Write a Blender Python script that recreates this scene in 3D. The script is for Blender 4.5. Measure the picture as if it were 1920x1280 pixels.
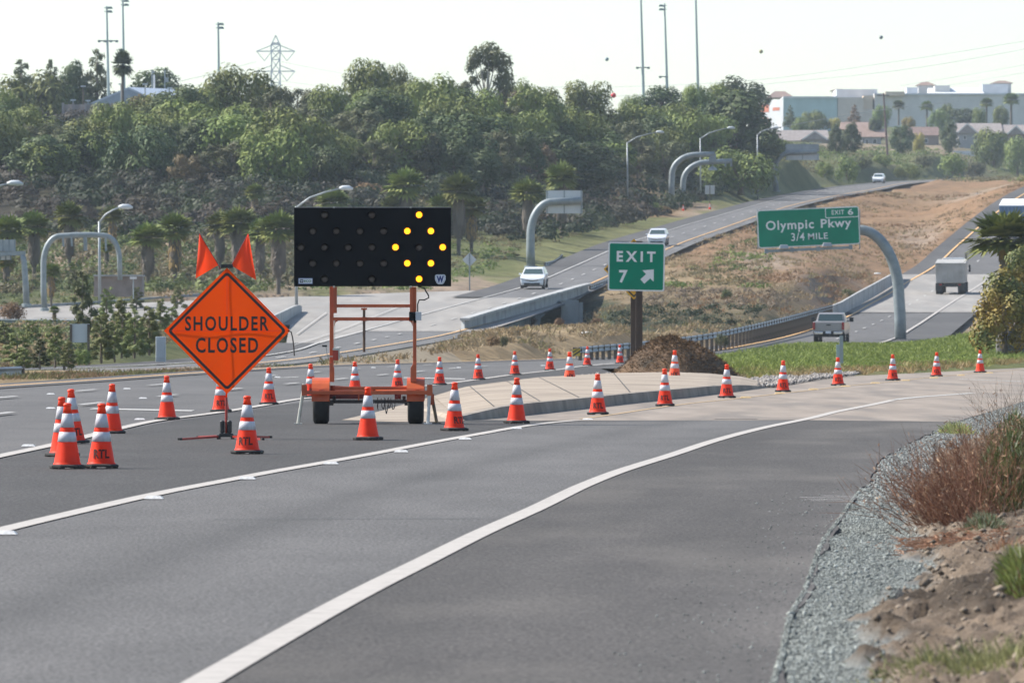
import bpy, math, random
import numpy as np
from mathutils import Vector, Matrix

random.seed(7)
RNG = np.random.default_rng(11)
S = bpy.context.scene
for _o in list(bpy.data.objects):
    bpy.data.objects.remove(_o, do_unlink=True)

# ------------------------------------------------------------------ camera, sky, sun, exposure
F, H, EYE = 13100.0, 604.0, 1.595          # focal length in photo pixels, horizon row, eye height (m)
cam = bpy.data.cameras.new("camera")
cam_ob = bpy.data.objects.new("camera", cam)
S.collection.objects.link(cam_ob)
cam_ob.location = (0, 0, EYE)
cam_ob.rotation_euler = (math.radians(90), 0, 0)
cam.sensor_width = 36.0
cam.lens = F / 1920 * 36.0
cam.shift_y = -(640 - H) / 1920
cam.clip_start, cam.clip_end = 1.0, 20000
cam.dof.use_dof = True
cam.dof.focus_distance = 100
cam.dof.aperture_fstop = 11
S.camera = cam_ob

SUN_EL, SUN_AZ = math.radians(43.5), math.radians(-74)       # azimuth from +Y towards +X
SUN_DIR = Vector((math.sin(SUN_AZ) * math.cos(SUN_EL), math.cos(SUN_AZ) * math.cos(SUN_EL), math.sin(SUN_EL)))
W = bpy.data.worlds.new("World")
S.world = W
W.use_nodes = True
wn = W.node_tree.nodes
wn.clear()
sky = wn.new("ShaderNodeTexSky")
sky.sky_type = 'NISHITA'
sky.sun_disc = False
sky.sun_elevation = SUN_EL
sky.sun_rotation = SUN_AZ % (2 * math.pi)
sky.altitude = 60
sky.air_density = 1.0
sky.dust_density = 0.6
sky.ozone_density = 1.0
bg = wn.new("ShaderNodeBackground")
bg.inputs[1].default_value = 0.105
wo = wn.new("ShaderNodeOutputWorld")
W.node_tree.links.new(sky.outputs[0], bg.inputs[0])
W.node_tree.links.new(bg.outputs[0], wo.inputs[0])

sun = bpy.data.lights.new("sun", 'SUN')
sun.energy = 4.4
sun.angle = math.radians(0.6)
sun.color = (1.0, 0.94, 0.85)
sun_ob = bpy.data.objects.new("sun", sun)
S.collection.objects.link(sun_ob)
sun_ob.rotation_euler = (-SUN_DIR).to_track_quat('-Z', 'Y').to_euler()

S.view_settings.view_transform = 'Standard'
S.view_settings.look = 'None'
S.view_settings.exposure = 0.90
S.view_settings.gamma = 1.0
S.view_settings.use_curve_mapping = False
S.render.engine = 'CYCLES'
S.cycles.use_denoising = True
S.cycles.max_bounces = 6
S.cycles.diffuse_bounces = 3
S.cycles.glossy_bounces = 2
S.cycles.transmission_bounces = 3
S.cycles.transparent_max_bounces = 8
S.cycles.volume_bounces = 1
S.cycles.caustics_reflective = False
S.cycles.caustics_refractive = False

# ------------------------------------------------------------------ helpers
def P(px, py, d):
    return Vector(((px - 960) * d / F, d, EYE + (H - py) * d / F))

def G(px, py, z=0.0):
    d = F * (EYE - z) / (py - H)
    return Vector(((px - 960) * d / F, d, z))

def hermite(xs, ys, x):
    xs = np.asarray(xs, float); ys = np.asarray(ys, float); x = np.asarray(x, float)
    h = np.diff(xs); dl = np.diff(ys) / h
    m = np.empty_like(ys)
    m[0], m[-1] = dl[0], dl[-1]
    for i in range(1, len(ys) - 1):
        m[i] = 0 if dl[i-1] * dl[i] < 0 else (dl[i-1] * h[i] + dl[i] * h[i-1]) / (h[i] + h[i-1])
    k = np.clip(np.searchsorted(xs, x) - 1, 0, len(xs) - 2)
    t = (x - xs[k]) / h[k]
    lin = (t < 0) | (t > 1)
    t2, t3 = t * t, t * t * t
    r = (2*t3-3*t2+1)*ys[k] + (t3-2*t2+t)*h[k]*m[k] + (-2*t3+3*t2)*ys[k+1] + (t3-t2)*h[k]*m[k+1]
    return np.where(lin, np.where(t < 0, ys[0] + (x-xs[0])*m[0], ys[-1] + (x-xs[-1])*m[-1]), r)

_tab = RNG.random((256, 256))
def vnoise(x, y):
    xi = np.floor(x).astype(int); yi = np.floor(y).astype(int)
    u = x - xi; v = y - yi
    u = u*u*(3-2*u); v = v*v*(3-2*v)
    a = _tab[xi & 255, yi & 255]; b = _tab[(xi+1) & 255, yi & 255]
    c = _tab[xi & 255, (yi+1) & 255]; d = _tab[(xi+1) & 255, (yi+1) & 255]
    return (a*(1-u)+b*u)*(1-v) + (c*(1-u)+d*u)*v

def fbm(x, y, o=4):
    s = 0; a = 0.5
    for i in range(o):
        s = s + a * vnoise(x * 2**i + 17.3*i, y * 2**i + 5.1*i); a *= 0.5
    return s

def inpoly(x, y, poly):
    x = np.asarray(x, float); y = np.asarray(y, float)
    r = np.zeros(x.shape, bool)
    n = len(poly)
    for i in range(n):
        x1, y1 = poly[i]; x2, y2 = poly[(i+1) % n]
        if y1 == y2: continue
        c = ((y1 > y) != (y2 > y)) & (x < (x2-x1)*(y-y1)/(y2-y1)+x1)
        r ^= c
    return r

def tag(o, label=None, cat=None, group=None, kind=None):
    if label: o['label'] = label
    if cat: o['category'] = cat
    if group: o['group'] = group
    if kind: o['kind'] = kind
    return o

def empty(name, loc=(0, 0, 0), rz=0.0, label=None, cat=None, group=None):
    o = bpy.data.objects.new(name, None)
    o.empty_display_size = 0.2
    S.collection.objects.link(o)
    o.location = loc
    o.rotation_euler = (0, 0, rz)
    return tag(o, label, cat, group)

def link_mesh(name, me, mats, parent=None, smooth=False, bevel=0, loc=None):
    o = bpy.data.objects.new(name, me)
    S.collection.objects.link(o)
    for m in (mats if isinstance(mats, (list, tuple)) else [mats]):
        me.materials.append(m)
    if smooth:
        me.polygons.foreach_set("use_smooth", [True] * len(me.polygons))
    if bevel:
        b = o.modifiers.new("bevel", 'BEVEL')
        b.width = bevel; b.segments = 2; b.limit_method = 'ANGLE'; b.angle_limit = math.radians(40)
    if parent: o.parent = parent
    if loc is not None: o.location = loc
    return o

def copy_tree(o, parent=None):
    c = o.copy()
    S.collection.objects.link(c)
    c.parent = parent
    for ch in list(o.children):
        copy_tree(ch, c)
    return c

class MB:
    def __init__(self):
        self.v = []; self.f = []; self.mi = []; self.cur = 0
    def add(self, vs, fs, M=None):
        b = len(self.v)
        if M is not None: vs = [M @ Vector(q) for q in vs]
        self.v += [tuple(q) for q in vs]
        for f in fs:
            self.f.append([b + i for i in f]); self.mi.append(self.cur)
        return self
    def box(self, cx, cy, cz, sx, sy, sz, M=None, taper=(1, 1)):
        x, y, z = sx/2, sy/2, sz/2
        tx, ty = taper
        vs = [(cx-x, cy-y, cz-z), (cx+x, cy-y, cz-z), (cx+x, cy+y, cz-z), (cx-x, cy+y, cz-z),
              (cx-x*tx, cy-y*ty, cz+z), (cx+x*tx, cy-y*ty, cz+z), (cx+x*tx, cy+y*ty, cz+z), (cx-x*tx, cy+y*ty, cz+z)]
        return self.add(vs, [(0, 3, 2, 1), (4, 5, 6, 7), (0, 1, 5, 4), (1, 2, 6, 5), (2, 3, 7, 6), (3, 0, 4, 7)], M)
    def beam(self, a, b, w, h):
        a = Vector(a); b = Vector(b); d = b - a
        z = d.normalized()
        up = Vector((0, 0, 1)) if abs(z.z) < 0.95 else Vector((0, 1, 0))
        x = z.cross(up).normalized(); y = x.cross(z)
        M = Matrix((x, y, z)).transposed().to_4x4(); M.translation = (a + b) / 2
        return self.box(0, 0, 0, w, h, d.length, M)
    def tube(self, pts, r, n=8, cap=True):
        pts = [Vector(p) for p in pts]
        rs = r if isinstance(r, (list, tuple)) else [r] * len(pts)
        vs = []; fs = []
        t0 = (pts[1] - pts[0]).normalized()
        ref = Vector((0, 0, 1)) if abs(t0.z) < 0.9 else Vector((1, 0, 0))
        nx = t0.cross(ref).normalized()
        for i, p in enumerate(pts):
            if i == 0: t = t0
            elif i == len(pts)-1: t = (pts[i]-pts[i-1]).normalized()
            else: t = ((pts[i+1]-pts[i]).normalized() + (pts[i]-pts[i-1]).normalized()).normalized()
            nx = (nx - t * nx.dot(t)).normalized()
            ny = t.cross(nx)
            for k in range(n):
                a = 2*math.pi*k/n
                vs.append(p + (nx*math.cos(a) + ny*math.sin(a)) * rs[i])
        for i in range(len(pts)-1):
            for k in range(n):
                fs.append((i*n+k, i*n+(k+1) % n, (i+1)*n+(k+1) % n, (i+1)*n+k))
        if cap:
            fs.append(tuple(range(n-1, -1, -1))); fs.append(tuple((len(pts)-1)*n+k for k in range(n)))
        return self.add(vs, fs)
    def lathe(self, prof, n=20, M=None, cap=True):
        vs = []; fs = []
        for r, z in prof:
            for k in range(n):
                a = 2*math.pi*k/n
                vs.append((r*math.cos(a), r*math.sin(a), z))
        for i in range(len(prof)-1):
            for k in range(n):
                fs.append((i*n+k, i*n+(k+1) % n, (i+1)*n+(k+1) % n, (i+1)*n+k))
        if cap:
            if prof[0][0] > 1e-4: fs.append(tuple(range(n-1, -1, -1)))
            if prof[-1][0] > 1e-4: fs.append(tuple((len(prof)-1)*n+k for k in range(n)))
        return self.add(vs, fs, M)
    def prism(self, poly, y0, y1, M=None):
        """poly in the x-z plane, extruded along y"""
        n = len(poly)
        vs = [(x, y0, z) for x, z in poly] + [(x, y1, z) for x, z in poly]
        fs = [tuple(range(n)), tuple(range(2*n-1, n-1, -1))]
        fs += [(i, n+i, n+(i+1) % n, (i+1) % n) for i in range(n)]
        return self.add(vs, fs, M)
    def prism_x(self, poly, xf):
        """side profile [(y,z)] extruded across x; half width xf(y,z)"""
        n = len(poly)
        vs = [(-xf(y, z), y, z) for y, z in poly] + [(xf(y, z), y, z) for y, z in poly]
        fs = [tuple(range(n)), tuple(range(2*n-1, n-1, -1))]
        fs += [(i, n+i, n+(i+1) % n, (i+1) % n) for i in range(n)]
        return self.add(vs, fs)
    def strip(self, left, right):
        """ribbon between two point lists"""
        n = len(left)
        vs = list(left) + list(right)
        return self.add(vs, [(i, n+i, n+i+1, i+1) for i in range(n-1)])
    def mesh(self, name):
        me = bpy.data.meshes.new(name)
        me.from_pydata(self.v, [], self.f)
        if any(self.mi): me.polygons.foreach_set("material_index", self.mi)
        me.update()
        return me
    def build(self, name, mats, parent=None, smooth=False, bevel=0, loc=None):
        return link_mesh(name, self.mesh(name), mats, parent, smooth, bevel, loc)

def np_mesh(name, verts, quads):
    """fast mesh of quads from numpy arrays"""
    me = bpy.data.meshes.new(name)
    verts = np.ascontiguousarray(verts, np.float32); quads = np.ascontiguousarray(quads, np.int32)
    k = quads.shape[1]
    me.vertices.add(len(verts)); me.vertices.foreach_set("co", verts.ravel())
    me.loops.add(quads.size); me.loops.foreach_set("vertex_index", quads.ravel())
    me.polygons.add(len(quads))
    me.polygons.foreach_set("loop_start", np.arange(0, quads.size, k, dtype=np.int32))
    me.polygons.foreach_set("loop_total", np.full(len(quads), k, np.int32))
    me.update(calc_edges=True)
    return me

# ------------------------------------------------------------------ materials
def mat(name, c1, c2=None, scale=4.0, rough=0.6, metal=0.0, bump=0.0, bscale=40.0, detail=5.0, spec=0.5,
        stretch=None, emit=None, estr=0.0, rnd=0.0, trans=0.0, contrast=(0.35, 0.65), c3=None, s3=0.5, coord='Object', coat=0.0):
    m = bpy.data.materials.new(name)
    m.use_nodes = True
    nt = m.node_tree; N = nt.nodes; L = nt.links
    b = N["Principled BSDF"]; out = N["Material Output"]
    b.inputs["Roughness"].default_value = rough
    b.inputs["Metallic"].default_value = metal
    b.inputs["Specular IOR Level"].default_value = spec
    if coat: b.inputs["Coat Weight"].default_value = coat
    tc = N.new("ShaderNodeTexCoord")
    src = tc.outputs[coord]
    if stretch:
        mp = N.new("ShaderNodeMapping"); mp.inputs["Scale"].default_value = stretch
        L.new(src, mp.inputs[0]); src = mp.outputs[0]
    col = None
    if c2 is not None:
        nz = N.new("ShaderNodeTexNoise"); nz.inputs["Scale"].default_value = scale; nz.inputs["Detail"].default_value = detail
        L.new(src, nz.inputs["Vector"])
        rp = N.new("ShaderNodeValToRGB")
        rp.color_ramp.elements[0].position, rp.color_ramp.elements[1].position = contrast
        rp.color_ramp.elements[0].color = (*c1, 1); rp.color_ramp.elements[1].color = (*c2, 1)
        L.new(nz.outputs[0], rp.inputs[0]); col = rp.outputs[0]
        if c3 is not None:
            n3 = N.new("ShaderNodeTexNoise"); n3.inputs["Scale"].default_value = s3; n3.inputs["Detail"].default_value = 3
            L.new(src, n3.inputs["Vector"])
            r3 = N.new("ShaderNodeValToRGB"); r3.color_ramp.elements[0].position = .48; r3.color_ramp.elements[1].position = .68
            L.new(n3.outputs[0], r3.inputs[0])
            mx = N.new("ShaderNodeMix"); mx.data_type = 'RGBA'
            L.new(r3.outputs[0], mx.inputs[0]); L.new(col, mx.inputs[6]); mx.inputs[7].default_value = (*c3, 1)
            col = mx.outputs[2]
    if rnd:
        oi = N.new("ShaderNodeObjectInfo")
        hs = N.new("ShaderNodeHueSaturation")
        mr = N.new("ShaderNodeMapRange"); mr.inputs[3].default_value = 1-rnd; mr.inputs[4].default_value = 1+rnd
        L.new(oi.outputs["Random"], mr.inputs[0]); L.new(mr.outputs[0], hs.inputs["Value"])
        mh = N.new("ShaderNodeMapRange"); mh.inputs[3].default_value = 0.5-rnd*0.09; mh.inputs[4].default_value = 0.5+rnd*0.06
        L.new(oi.outputs["Random"], mh.inputs[0]); L.new(mh.outputs[0], hs.inputs["Hue"])
        if col is not None: L.new(col, hs.inputs["Color"])
        else: hs.inputs["Color"].default_value = (*c1, 1)
        col = hs.outputs[0]
    if col is not None: L.new(col, b.inputs["Base Color"])
    else: b.inputs["Base Color"].default_value = (*c1, 1)
    if bump:
        n2 = N.new("ShaderNodeTexNoise"); n2.inputs["Scale"].default_value = bscale; n2.inputs["Detail"].default_value = 4
        L.new(tc.outputs[coord], n2.inputs["Vector"])
        bp = N.new("ShaderNodeBump"); bp.inputs["Strength"].default_value = bump; bp.inputs["Distance"].default_value = 0.02
        L.new(n2.outputs[0], bp.inputs["Height"]); L.new(bp.outputs[0], b.inputs["Normal"])
    if emit:
        b.inputs["Emission Color"].default_value = (*emit, 1); b.inputs["Emission Strength"].default_value = estr
    if trans:
        tr = N.new("ShaderNodeBsdfTranslucent")
        if col is not None: L.new(col, tr.inputs[0])
        else: tr.inputs[0].default_value = (*c1, 1)
        ms = N.new("ShaderNodeMixShader"); ms.inputs[0].default_value = trans
        L.new(b.outputs[0], ms.inputs[1]); L.new(tr.outputs[0], ms.inputs[2]); L.new(ms.outputs[0], out.inputs[0])
    return m

def asphalt(name, base, fleck=0.35, warm=1.0, streak=(0.25, 0.04, 1), dust=0.0, wear=False):
    """asphalt: aggregate speckle, mottling and long worn streaks along the lane"""
    m = bpy.data.materials.new(name); m.use_nodes = True
    nt = m.node_tree; N = nt.nodes; L = nt.links
    b = N["Principled BSDF"]; b.inputs["Roughness"].default_value = 0.85; b.inputs["Specular IOR Level"].default_value = 0.25
    tc = N.new("ShaderNodeTexCoord")
    def noise(scale, det, st=None):
        n = N.new("ShaderNodeTexNoise"); n.inputs["Scale"].default_value = scale; n.inputs["Detail"].default_value = det
        if st:
            mp = N.new("ShaderNodeMapping"); mp.inputs["Scale"].default_value = st
            L.new(tc.outputs["Object"], mp.inputs[0]); L.new(mp.outputs[0], n.inputs["Vector"])
        else: L.new(tc.outputs["Object"], n.inputs["Vector"])
        return n.outputs[0]
    def ramp(s, lo, hi, a, c):
        r = N.new("ShaderNodeMapRange"); r.inputs[1].default_value = lo; r.inputs[2].default_value = hi
        r.inputs[3].default_value = a; r.inputs[4].default_value = c; L.new(s, r.inputs[0]); return r.outputs[0]
    def mul(a, c):
        k = N.new("ShaderNodeMath"); k.operation = 'MULTIPLY'; L.new(a, k.inputs[0]); L.new(c, k.inputs[1]); return k.outputs[0]
    v = mul(ramp(noise(42, 4, (1, .5, 1)), .33, .67, 1-fleck*1.5, 1+fleck*1.5), ramp(noise(1, 4, streak), .3, .7, .86, 1.14))
    v = mul(v, ramp(noise(.9, 5, (1, .3, 1)), .3, .7, .90, 1.10))
    v = mul(v, ramp(noise(23, 1, (1, .35, 1)), .72, .78, 1.0, 1.7))
    if wear:
        vc = N.new("ShaderNodeVertexColor"); vc.layer_name = "tint"; sp = N.new("ShaderNodeSeparateColor"); L.new(vc.outputs[0], sp.inputs[0]); v = mul(v, sp.outputs[0])
    rgb = N.new("ShaderNodeCombineColor")
    for i, c in enumerate((base*(1+.035*warm), base, base*(1-.03*warm))):
        k = N.new("ShaderNodeMath"); k.operation = 'MULTIPLY'; k.inputs[1].default_value = c; L.new(v, k.inputs[0]); L.new(k.outputs[0], rgb.inputs[i])
    col = rgb.outputs[0]
    if dust:
        mx = N.new("ShaderNodeMix"); mx.data_type = 'RGBA'; mx.inputs[7].default_value = (.27, .245, .215, 1)
        L.new(ramp(noise(.55, 6, (1, .22, 1)), .5, .72, 0, dust), mx.inputs[0]); L.new(col, mx.inputs[6]); col = mx.outputs[2]
    L.new(col, b.inputs["Base Color"])
    bp = N.new("ShaderNodeBump"); bp.inputs["Strength"].default_value = .5; bp.inputs["Distance"].default_value = .006
    L.new(noise(140, 2), bp.inputs["Height"]); L.new(bp.outputs[0], b.inputs["Normal"])
    return m
# ------------------------------------------------------------------ terrain, freeway ribbons
# right-hand freeway (traffic leaving us): depth, x of the yellow left edge line, x of the white right edge line, height
RR = np.array([(18, -18.6, -8.6, 0), (60, -17.0, -6.9, 0), (83, -15.9, -6.1, 0), (103, -15.2, -5.75, 0), (143, -13.6, -3.95, 0), (167, -12.3, -2.6, 0),
               (186, -11.0, -1.5, 0), (212, -9.5, 0.1, 0), (251, -6.9, 2.55, -.02), (275, -5.0, 4.3, -.08), (310, -1.6, 8.3, -.2), (340, 3.0, 13.0, -.22), (385, 11.6, 19.0, .05),
               (403, 14.1, 21.2, .33), (470, 20.7, 27.1, 1.25), (510, 24.6, 30.6, 2.0), (550, 28.1, 34.3, 2.9), (585, 31.5, 37.9, 3.87), (622, 35.2, 42.0, 5.1), (660, 40.0, 47.0, 6.9), (700, 44.6, 51.8, 9.2),
               (800, 58.6, 66, 16.2), (900, 74, 82, 21), (1000, 92, 100, 25)])
def rr(d): return [hermite(RR[:, 0], RR[:, i], d) for i in (1, 2, 3)]
# left-hand freeway (traffic towards us): depth, photo column of far edge, of near edge, photo row
LR = np.array([(205, -420, -180, 706), (225, -80, 130, 699), (245, 120, 330, 694), (262, 300, 455, 686), (280, 440, 555, 676), (302, 540, 645, 662.5), (332, 598, 752, 645), (390, 690, 871, 620),
               (430, 797, 968, 590), (470, 888, 1035, 565), (510, 979, 1092, 540), (575, 1078, 1182, 500), (640, 1172, 1272, 459), (700, 1264, 1352, 430),
               (800, 1391, 1460, 393), (900, 1470, 1545, 372), (1000, 1550, 1630, 357), (1150, 1652, 1700, 344), (1300, 1775, 1815, 337), (1450, 1935, 1965, 333), (1650, 2200, 2230, 331)])
def lr(d):
    f, n, y = [hermite(LR[:, 0], LR[:, i], d) for i in (1, 2, 3)]
    return (f - 960) * d / F, (n - 960) * d / F, EYE + (H - y) * d / F

C = []      # terrain control points: px, py, depth, zone
def c(px, py, d, z): C.append((px, py, d, z))
for px in (-900, -300, 200, 700, 1200, 1700, 2300, 3000):
    for d in (30, 60, 110, 170):
        c(px, H + F*EYE/d, d, 'dry')
for px in (900, 1050, 1200, 1340, 1500): c(px, H + F*EYE/200, 200, 'dry')
for d in np.r_[186:300:22, 310:1000:38]:
    xl, xr, z = rr(d); s = F/d
    c(960 + (xl-2.2)*s, H + (EYE - z)*s, d, 'rust' if d > 520 else 'dry')
    if d > 380: c(960 + (xr+3.4)*s, H + (EYE - z)*s, d, 'dirt')
for d in np.r_[225:300:20, 310:1000:42, 1050, 1150, 1300, 1450]:
    xl, xr, z = lr(d); s = F/d
    if d > 480 or d < 300: c(960 + (xl-2.6)*s, H + (EYE - z)*s, d, 'verge')
    if not 392 < d < 490: c(960 + (xr+1.4)*s, H + (EYE - z)*s, d, 'rust' if d > 640 else 'dry')
D = """0 702 215 dry|150 693 232 dry|-300 708 200 dry|-300 690 240 scrub|0 690 235 scrub|60 670 270 scrub|0 640 320 scrub|150 650 300 scrub|150 625 350 scrub|0 612 398 scrub|300 660 285 scrub|300 630 340 scrub|440 645 318 scrub|420 615 395 scrub|500 606 408 green|540 590 430 green
-300 607 402 scrub|200 608 402 scrub|-300 580 444 dirt|0 581 444 dirt|375 561 476 dirt|560 554 487 dirt|700 550 495 dirt|880 544 505 dirt|-300 560 475 scrub|0 562 475 scrub|200 555 482 scrub
0 535 502 scrub|-300 520 520 scrub|200 528 508 scrub|0 500 545 green|0 480 570 scrub|250 500 535 scrub|300 480 562 scrub|150 476 575 dirt|320 474 580 dirt|0 455 610 scrub|-300 440 640 hill|0 420 635 hill|0 330 690 hill|0 280 740 hill|0 246 780 hill|0 236 805 hill|0 226 1000 hill|-600 226 1000 hill|-600 330 690 hill|-600 440 640 hill
200 450 610 scrub|200 330 690 hill|200 280 740 hill|200 246 785 hill|200 234 812 hill|200 225 1000 hill
400 535 508 scrub|400 480 565 scrub|400 440 600 hill|400 330 690 hill|400 270 740 hill|400 238 780 hill|400 224 812 hill|400 210 1000 hill
600 525 520 green|600 480 570 scrub|600 440 605 hill|600 330 700 hill|600 244 780 hill|600 224 815 hill|600 210 1000 hill
700 535 512 green|700 480 580 green|700 425 625 scrub|700 330 700 hill|700 245 785 hill|700 218 815 hill
900 530 525 dirt|860 515 545 green|900 510 560 green|900 470 602 green|900 430 645 green|900 405 675 hill|900 330 730 hill|900 250 805 hill|900 218 835 hill|900 200 1000 hill
820 545 505 dirt|1050 440 660 green|1050 405 720 green|1100 415 715 green|1100 390 760 scrub|1100 340 800 hill|1100 300 830 hill|1100 240 890 hill|1100 225 905 hill|1100 205 1050 hill
1200 412 745 green|1180 395 770 rust|1250 395 790 rust|1300 388 810 dirt|1300 370 850 green|1300 330 890 hill|1300 300 905 hill|1300 240 940 hill|1300 220 955 hill|1300 205 1100 hill
1420 366 900 green|1450 352 930 green|1480 340 955 green|1500 310 1000 green|1450 310 985 scrub|1450 290 1080 scrub|1450 280 1250 scrub|1450 268 1500 scrub|1450 245 1650 scrub
1600 342 1110 green|1600 325 1150 green|1600 300 1190 scrub|1600 290 1350 scrub|1600 280 1500 dirt|1600 255 1620 scrub|1600 232 1700 scrub
1750 330 1290 green|1750 310 1320 green|1750 294 1400 scrub|1750 283 1500 dirt|1750 255 1630 scrub|1750 232 1700 scrub
1920 326 1450 green|1920 312 1480 green|1920 294 1510 scrub|1920 283 1545 scrub|1920 250 1640 scrub|1920 230 1700 scrub|2300 320 1600 green|2300 280 1700 scrub|2300 226 1900 scrub
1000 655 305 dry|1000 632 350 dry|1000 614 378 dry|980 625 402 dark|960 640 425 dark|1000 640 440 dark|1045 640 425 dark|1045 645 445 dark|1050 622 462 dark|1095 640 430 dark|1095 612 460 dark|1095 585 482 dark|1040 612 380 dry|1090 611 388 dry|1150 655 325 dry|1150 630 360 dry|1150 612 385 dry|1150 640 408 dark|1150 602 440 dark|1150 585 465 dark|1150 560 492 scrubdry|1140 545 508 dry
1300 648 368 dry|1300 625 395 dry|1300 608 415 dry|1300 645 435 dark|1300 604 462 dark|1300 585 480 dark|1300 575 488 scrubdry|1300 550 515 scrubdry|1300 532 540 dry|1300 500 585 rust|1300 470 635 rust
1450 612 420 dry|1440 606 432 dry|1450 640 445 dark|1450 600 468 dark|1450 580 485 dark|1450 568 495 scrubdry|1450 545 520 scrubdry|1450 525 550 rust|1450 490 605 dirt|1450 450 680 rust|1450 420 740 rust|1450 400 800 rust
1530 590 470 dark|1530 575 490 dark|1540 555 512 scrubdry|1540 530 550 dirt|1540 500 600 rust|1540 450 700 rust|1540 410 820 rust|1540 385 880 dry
1640 510 600 dirt|1640 450 720 rust|1640 400 860 rust|1640 365 1020 dry|1740 450 740 dirt|1740 400 870 rust|1740 360 1080 rust|1850 365 950 dirt|1850 345 1150 rust|1920 350 1050 dry|1920 338 1280 rust
1500 672 275 green|1400 668 290 green|1350 676 265 green|1500 651 325 green|1600 650 330 green|1700 646 335 green|1780 636 342 green|1850 615 355 green|1920 604 365 green|2200 596 380 green|1700 672 280 green|1850 665 290 green|1920 662 295 green|2200 650 300 green|1600 684 245 green|1800 680 255 green|2000 672 270 green
1250 668 300 dry|1400 690 222 dry|1340 700 205 dry|1500 700 210 green|1700 690 230 green|1920 682 255 green
-3000 560 450 scrub|-3000 300 700 hill|4500 400 700 scrub|4500 604 300 green|-3000 190 1200 hill|4500 226 1900 scrub"""
for tok in D.replace("\n", "|").split("|"):
    a = tok.split()
    if len(a) == 4: c(float(a[0]), float(a[1]), float(a[2]), a[3])
CA = np.array([q[:3] for q in C])
KV = 12.0
def uv(px, d): return np.stack([np.asarray(px, float)/100, KV*np.log(np.asarray(d, float))], -1)
cu = uv(CA[:, 0], CA[:, 2])
_A = np.sqrt(((cu[:, None]-cu[None])**2).sum(-1) + 0.02)
_n = len(cu)
_Pm = np.c_[np.ones(_n), cu]
_K = np.block([[_A + 1e-3*np.eye(_n), _Pm], [_Pm.T, np.zeros((3, 3))]])
_w = np.linalg.solve(_K, np.r_[CA[:, 1], 0, 0, 0])
def ground_py(px, d):
    px = np.asarray(px, float); d = np.asarray(d, float)
    top = np.interp(px, [-3000, 600, 900, 1100, 1300, 1450, 1600, 1920, 2300], [820, 820, 850, 915, 965, 1660, 1700, 1700, 1850])
    y = _gpy(px, np.minimum(d, top))
    return np.where(d > top, H - (H-y)*top/d, y)
def _gpy(px, d):
    q = uv(px, d); sh = q.shape[:-1]; q = q.reshape(-1, 2); out = np.empty(len(q))
    for i in range(0, len(q), 20000):
        b = q[i:i+20000]
        r = np.sqrt(((b[:, None]-cu[None])**2).sum(-1) + 0.02)
        out[i:i+20000] = r @ _w[:_n] + _w[_n] + b @ _w[_n+1:]
    return out.reshape(sh)
def flat_w(px, d):
    """1 on the flat pavement plane near the camera, 0 beyond it"""
    lim = np.interp(px, [-3000, 0, 400, 900, 1340, 1600, 1920, 2300], [170, 180, 205, 240, 182, 200, 240, 300])
    return np.clip((lim + 12 - d) / 20, 0, 1)
def gz(px, d):
    px = np.asarray(px, float); d = np.asarray(d, float)
    z = EYE + (H - ground_py(px, d)) * d / F
    w = flat_w(px, d)
    return z * (1-w)
def gpos(px, d):
    return Vector(((px-960)*d/F, d, float(gz(np.array([px]), np.array([d]))[0])))
_ds = np.geomspace(180, 2200, 700)
def d_at(px, py, dmin=200, dmax=2200):
    """depth at which the ground in photo column px is seen at row py (going away from the camera)"""
    ds = _ds[(_ds >= dmin) & (_ds <= dmax)]
    y = ground_py(np.full(len(ds), float(px)), ds)
    k = np.where(y <= py)[0]
    return float(ds[k[0]]) if len(k) else float(ds[np.argmin(np.abs(y-py))])

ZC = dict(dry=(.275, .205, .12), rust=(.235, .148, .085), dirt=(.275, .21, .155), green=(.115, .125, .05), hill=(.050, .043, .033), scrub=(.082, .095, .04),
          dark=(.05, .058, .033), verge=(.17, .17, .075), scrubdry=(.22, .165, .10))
pxs = np.r_[-9000, -5000, -2600, -1500, -1000, -700, np.arange(-500, 2500, 10), 2600, 2900, 3400, 4500, 7000, 11000]
dsr = np.r_[6, np.arange(12, 198, 8), np.arange(198, 760, 2.5), np.arange(760, 1500, 7), np.arange(1500, 3300, 75), 4000, 6000]
PX, DD = np.meshgrid(pxs, dsr)
ZZ = gz(PX, DD)
XX = (PX-960)*DD/F
far = np.clip((DD-210)/60, 0, 1)
ZZ = ZZ + far * ((fbm(XX/9, DD/14)-.47)*np.interp(DD, [300, 600, 800], [.05, .25, 2.0])) * np.where(flat_w(PX, DD) > 0, 0, 1)
ZZ = ZZ - 0.06*flat_w(PX, DD)
def carve(lo, hi, z, m, base, drop):
    global ZZ
    out = np.maximum(np.maximum(lo-XX, XX-hi), 0)
    w = np.clip(out/m, 0, 1)
    ZZ = np.where(base & (w < 1), np.minimum(ZZ, (z-drop)*(1-w) + np.maximum(ZZ, z-drop)*w), ZZ)
a, b_, z_ = rr(DD)
carve(a-2.6, b_+3.2, z_, 3.0, (DD > 60) & (DD < 960), .30)
bridge = (DD > 398) & (DD < 478)
a, b_, z_ = lr(DD)
carve(a-2.8, b_+1.6, z_, 3.0, (DD > 228) & (DD < 1600), .30)
carve(a-4, b_+1.2, z_, .5, bridge, 2.4)
RAMP = [(-440, 400), (535, 400), (520, 318), (600, 330), (742, 408), (862, 458), (955, 500), (962, 508), (880, 508), (700, 499), (560, 492), (375, 480), (170, 464), (0, 448), (-440, 448)]
ZZ = np.where(inpoly(PX, DD, RAMP), np.minimum(ZZ, z_)-.5, ZZ)
nr, nc_ = PX.shape
idx = np.arange(nr*nc_).reshape(nr, nc_)
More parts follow.
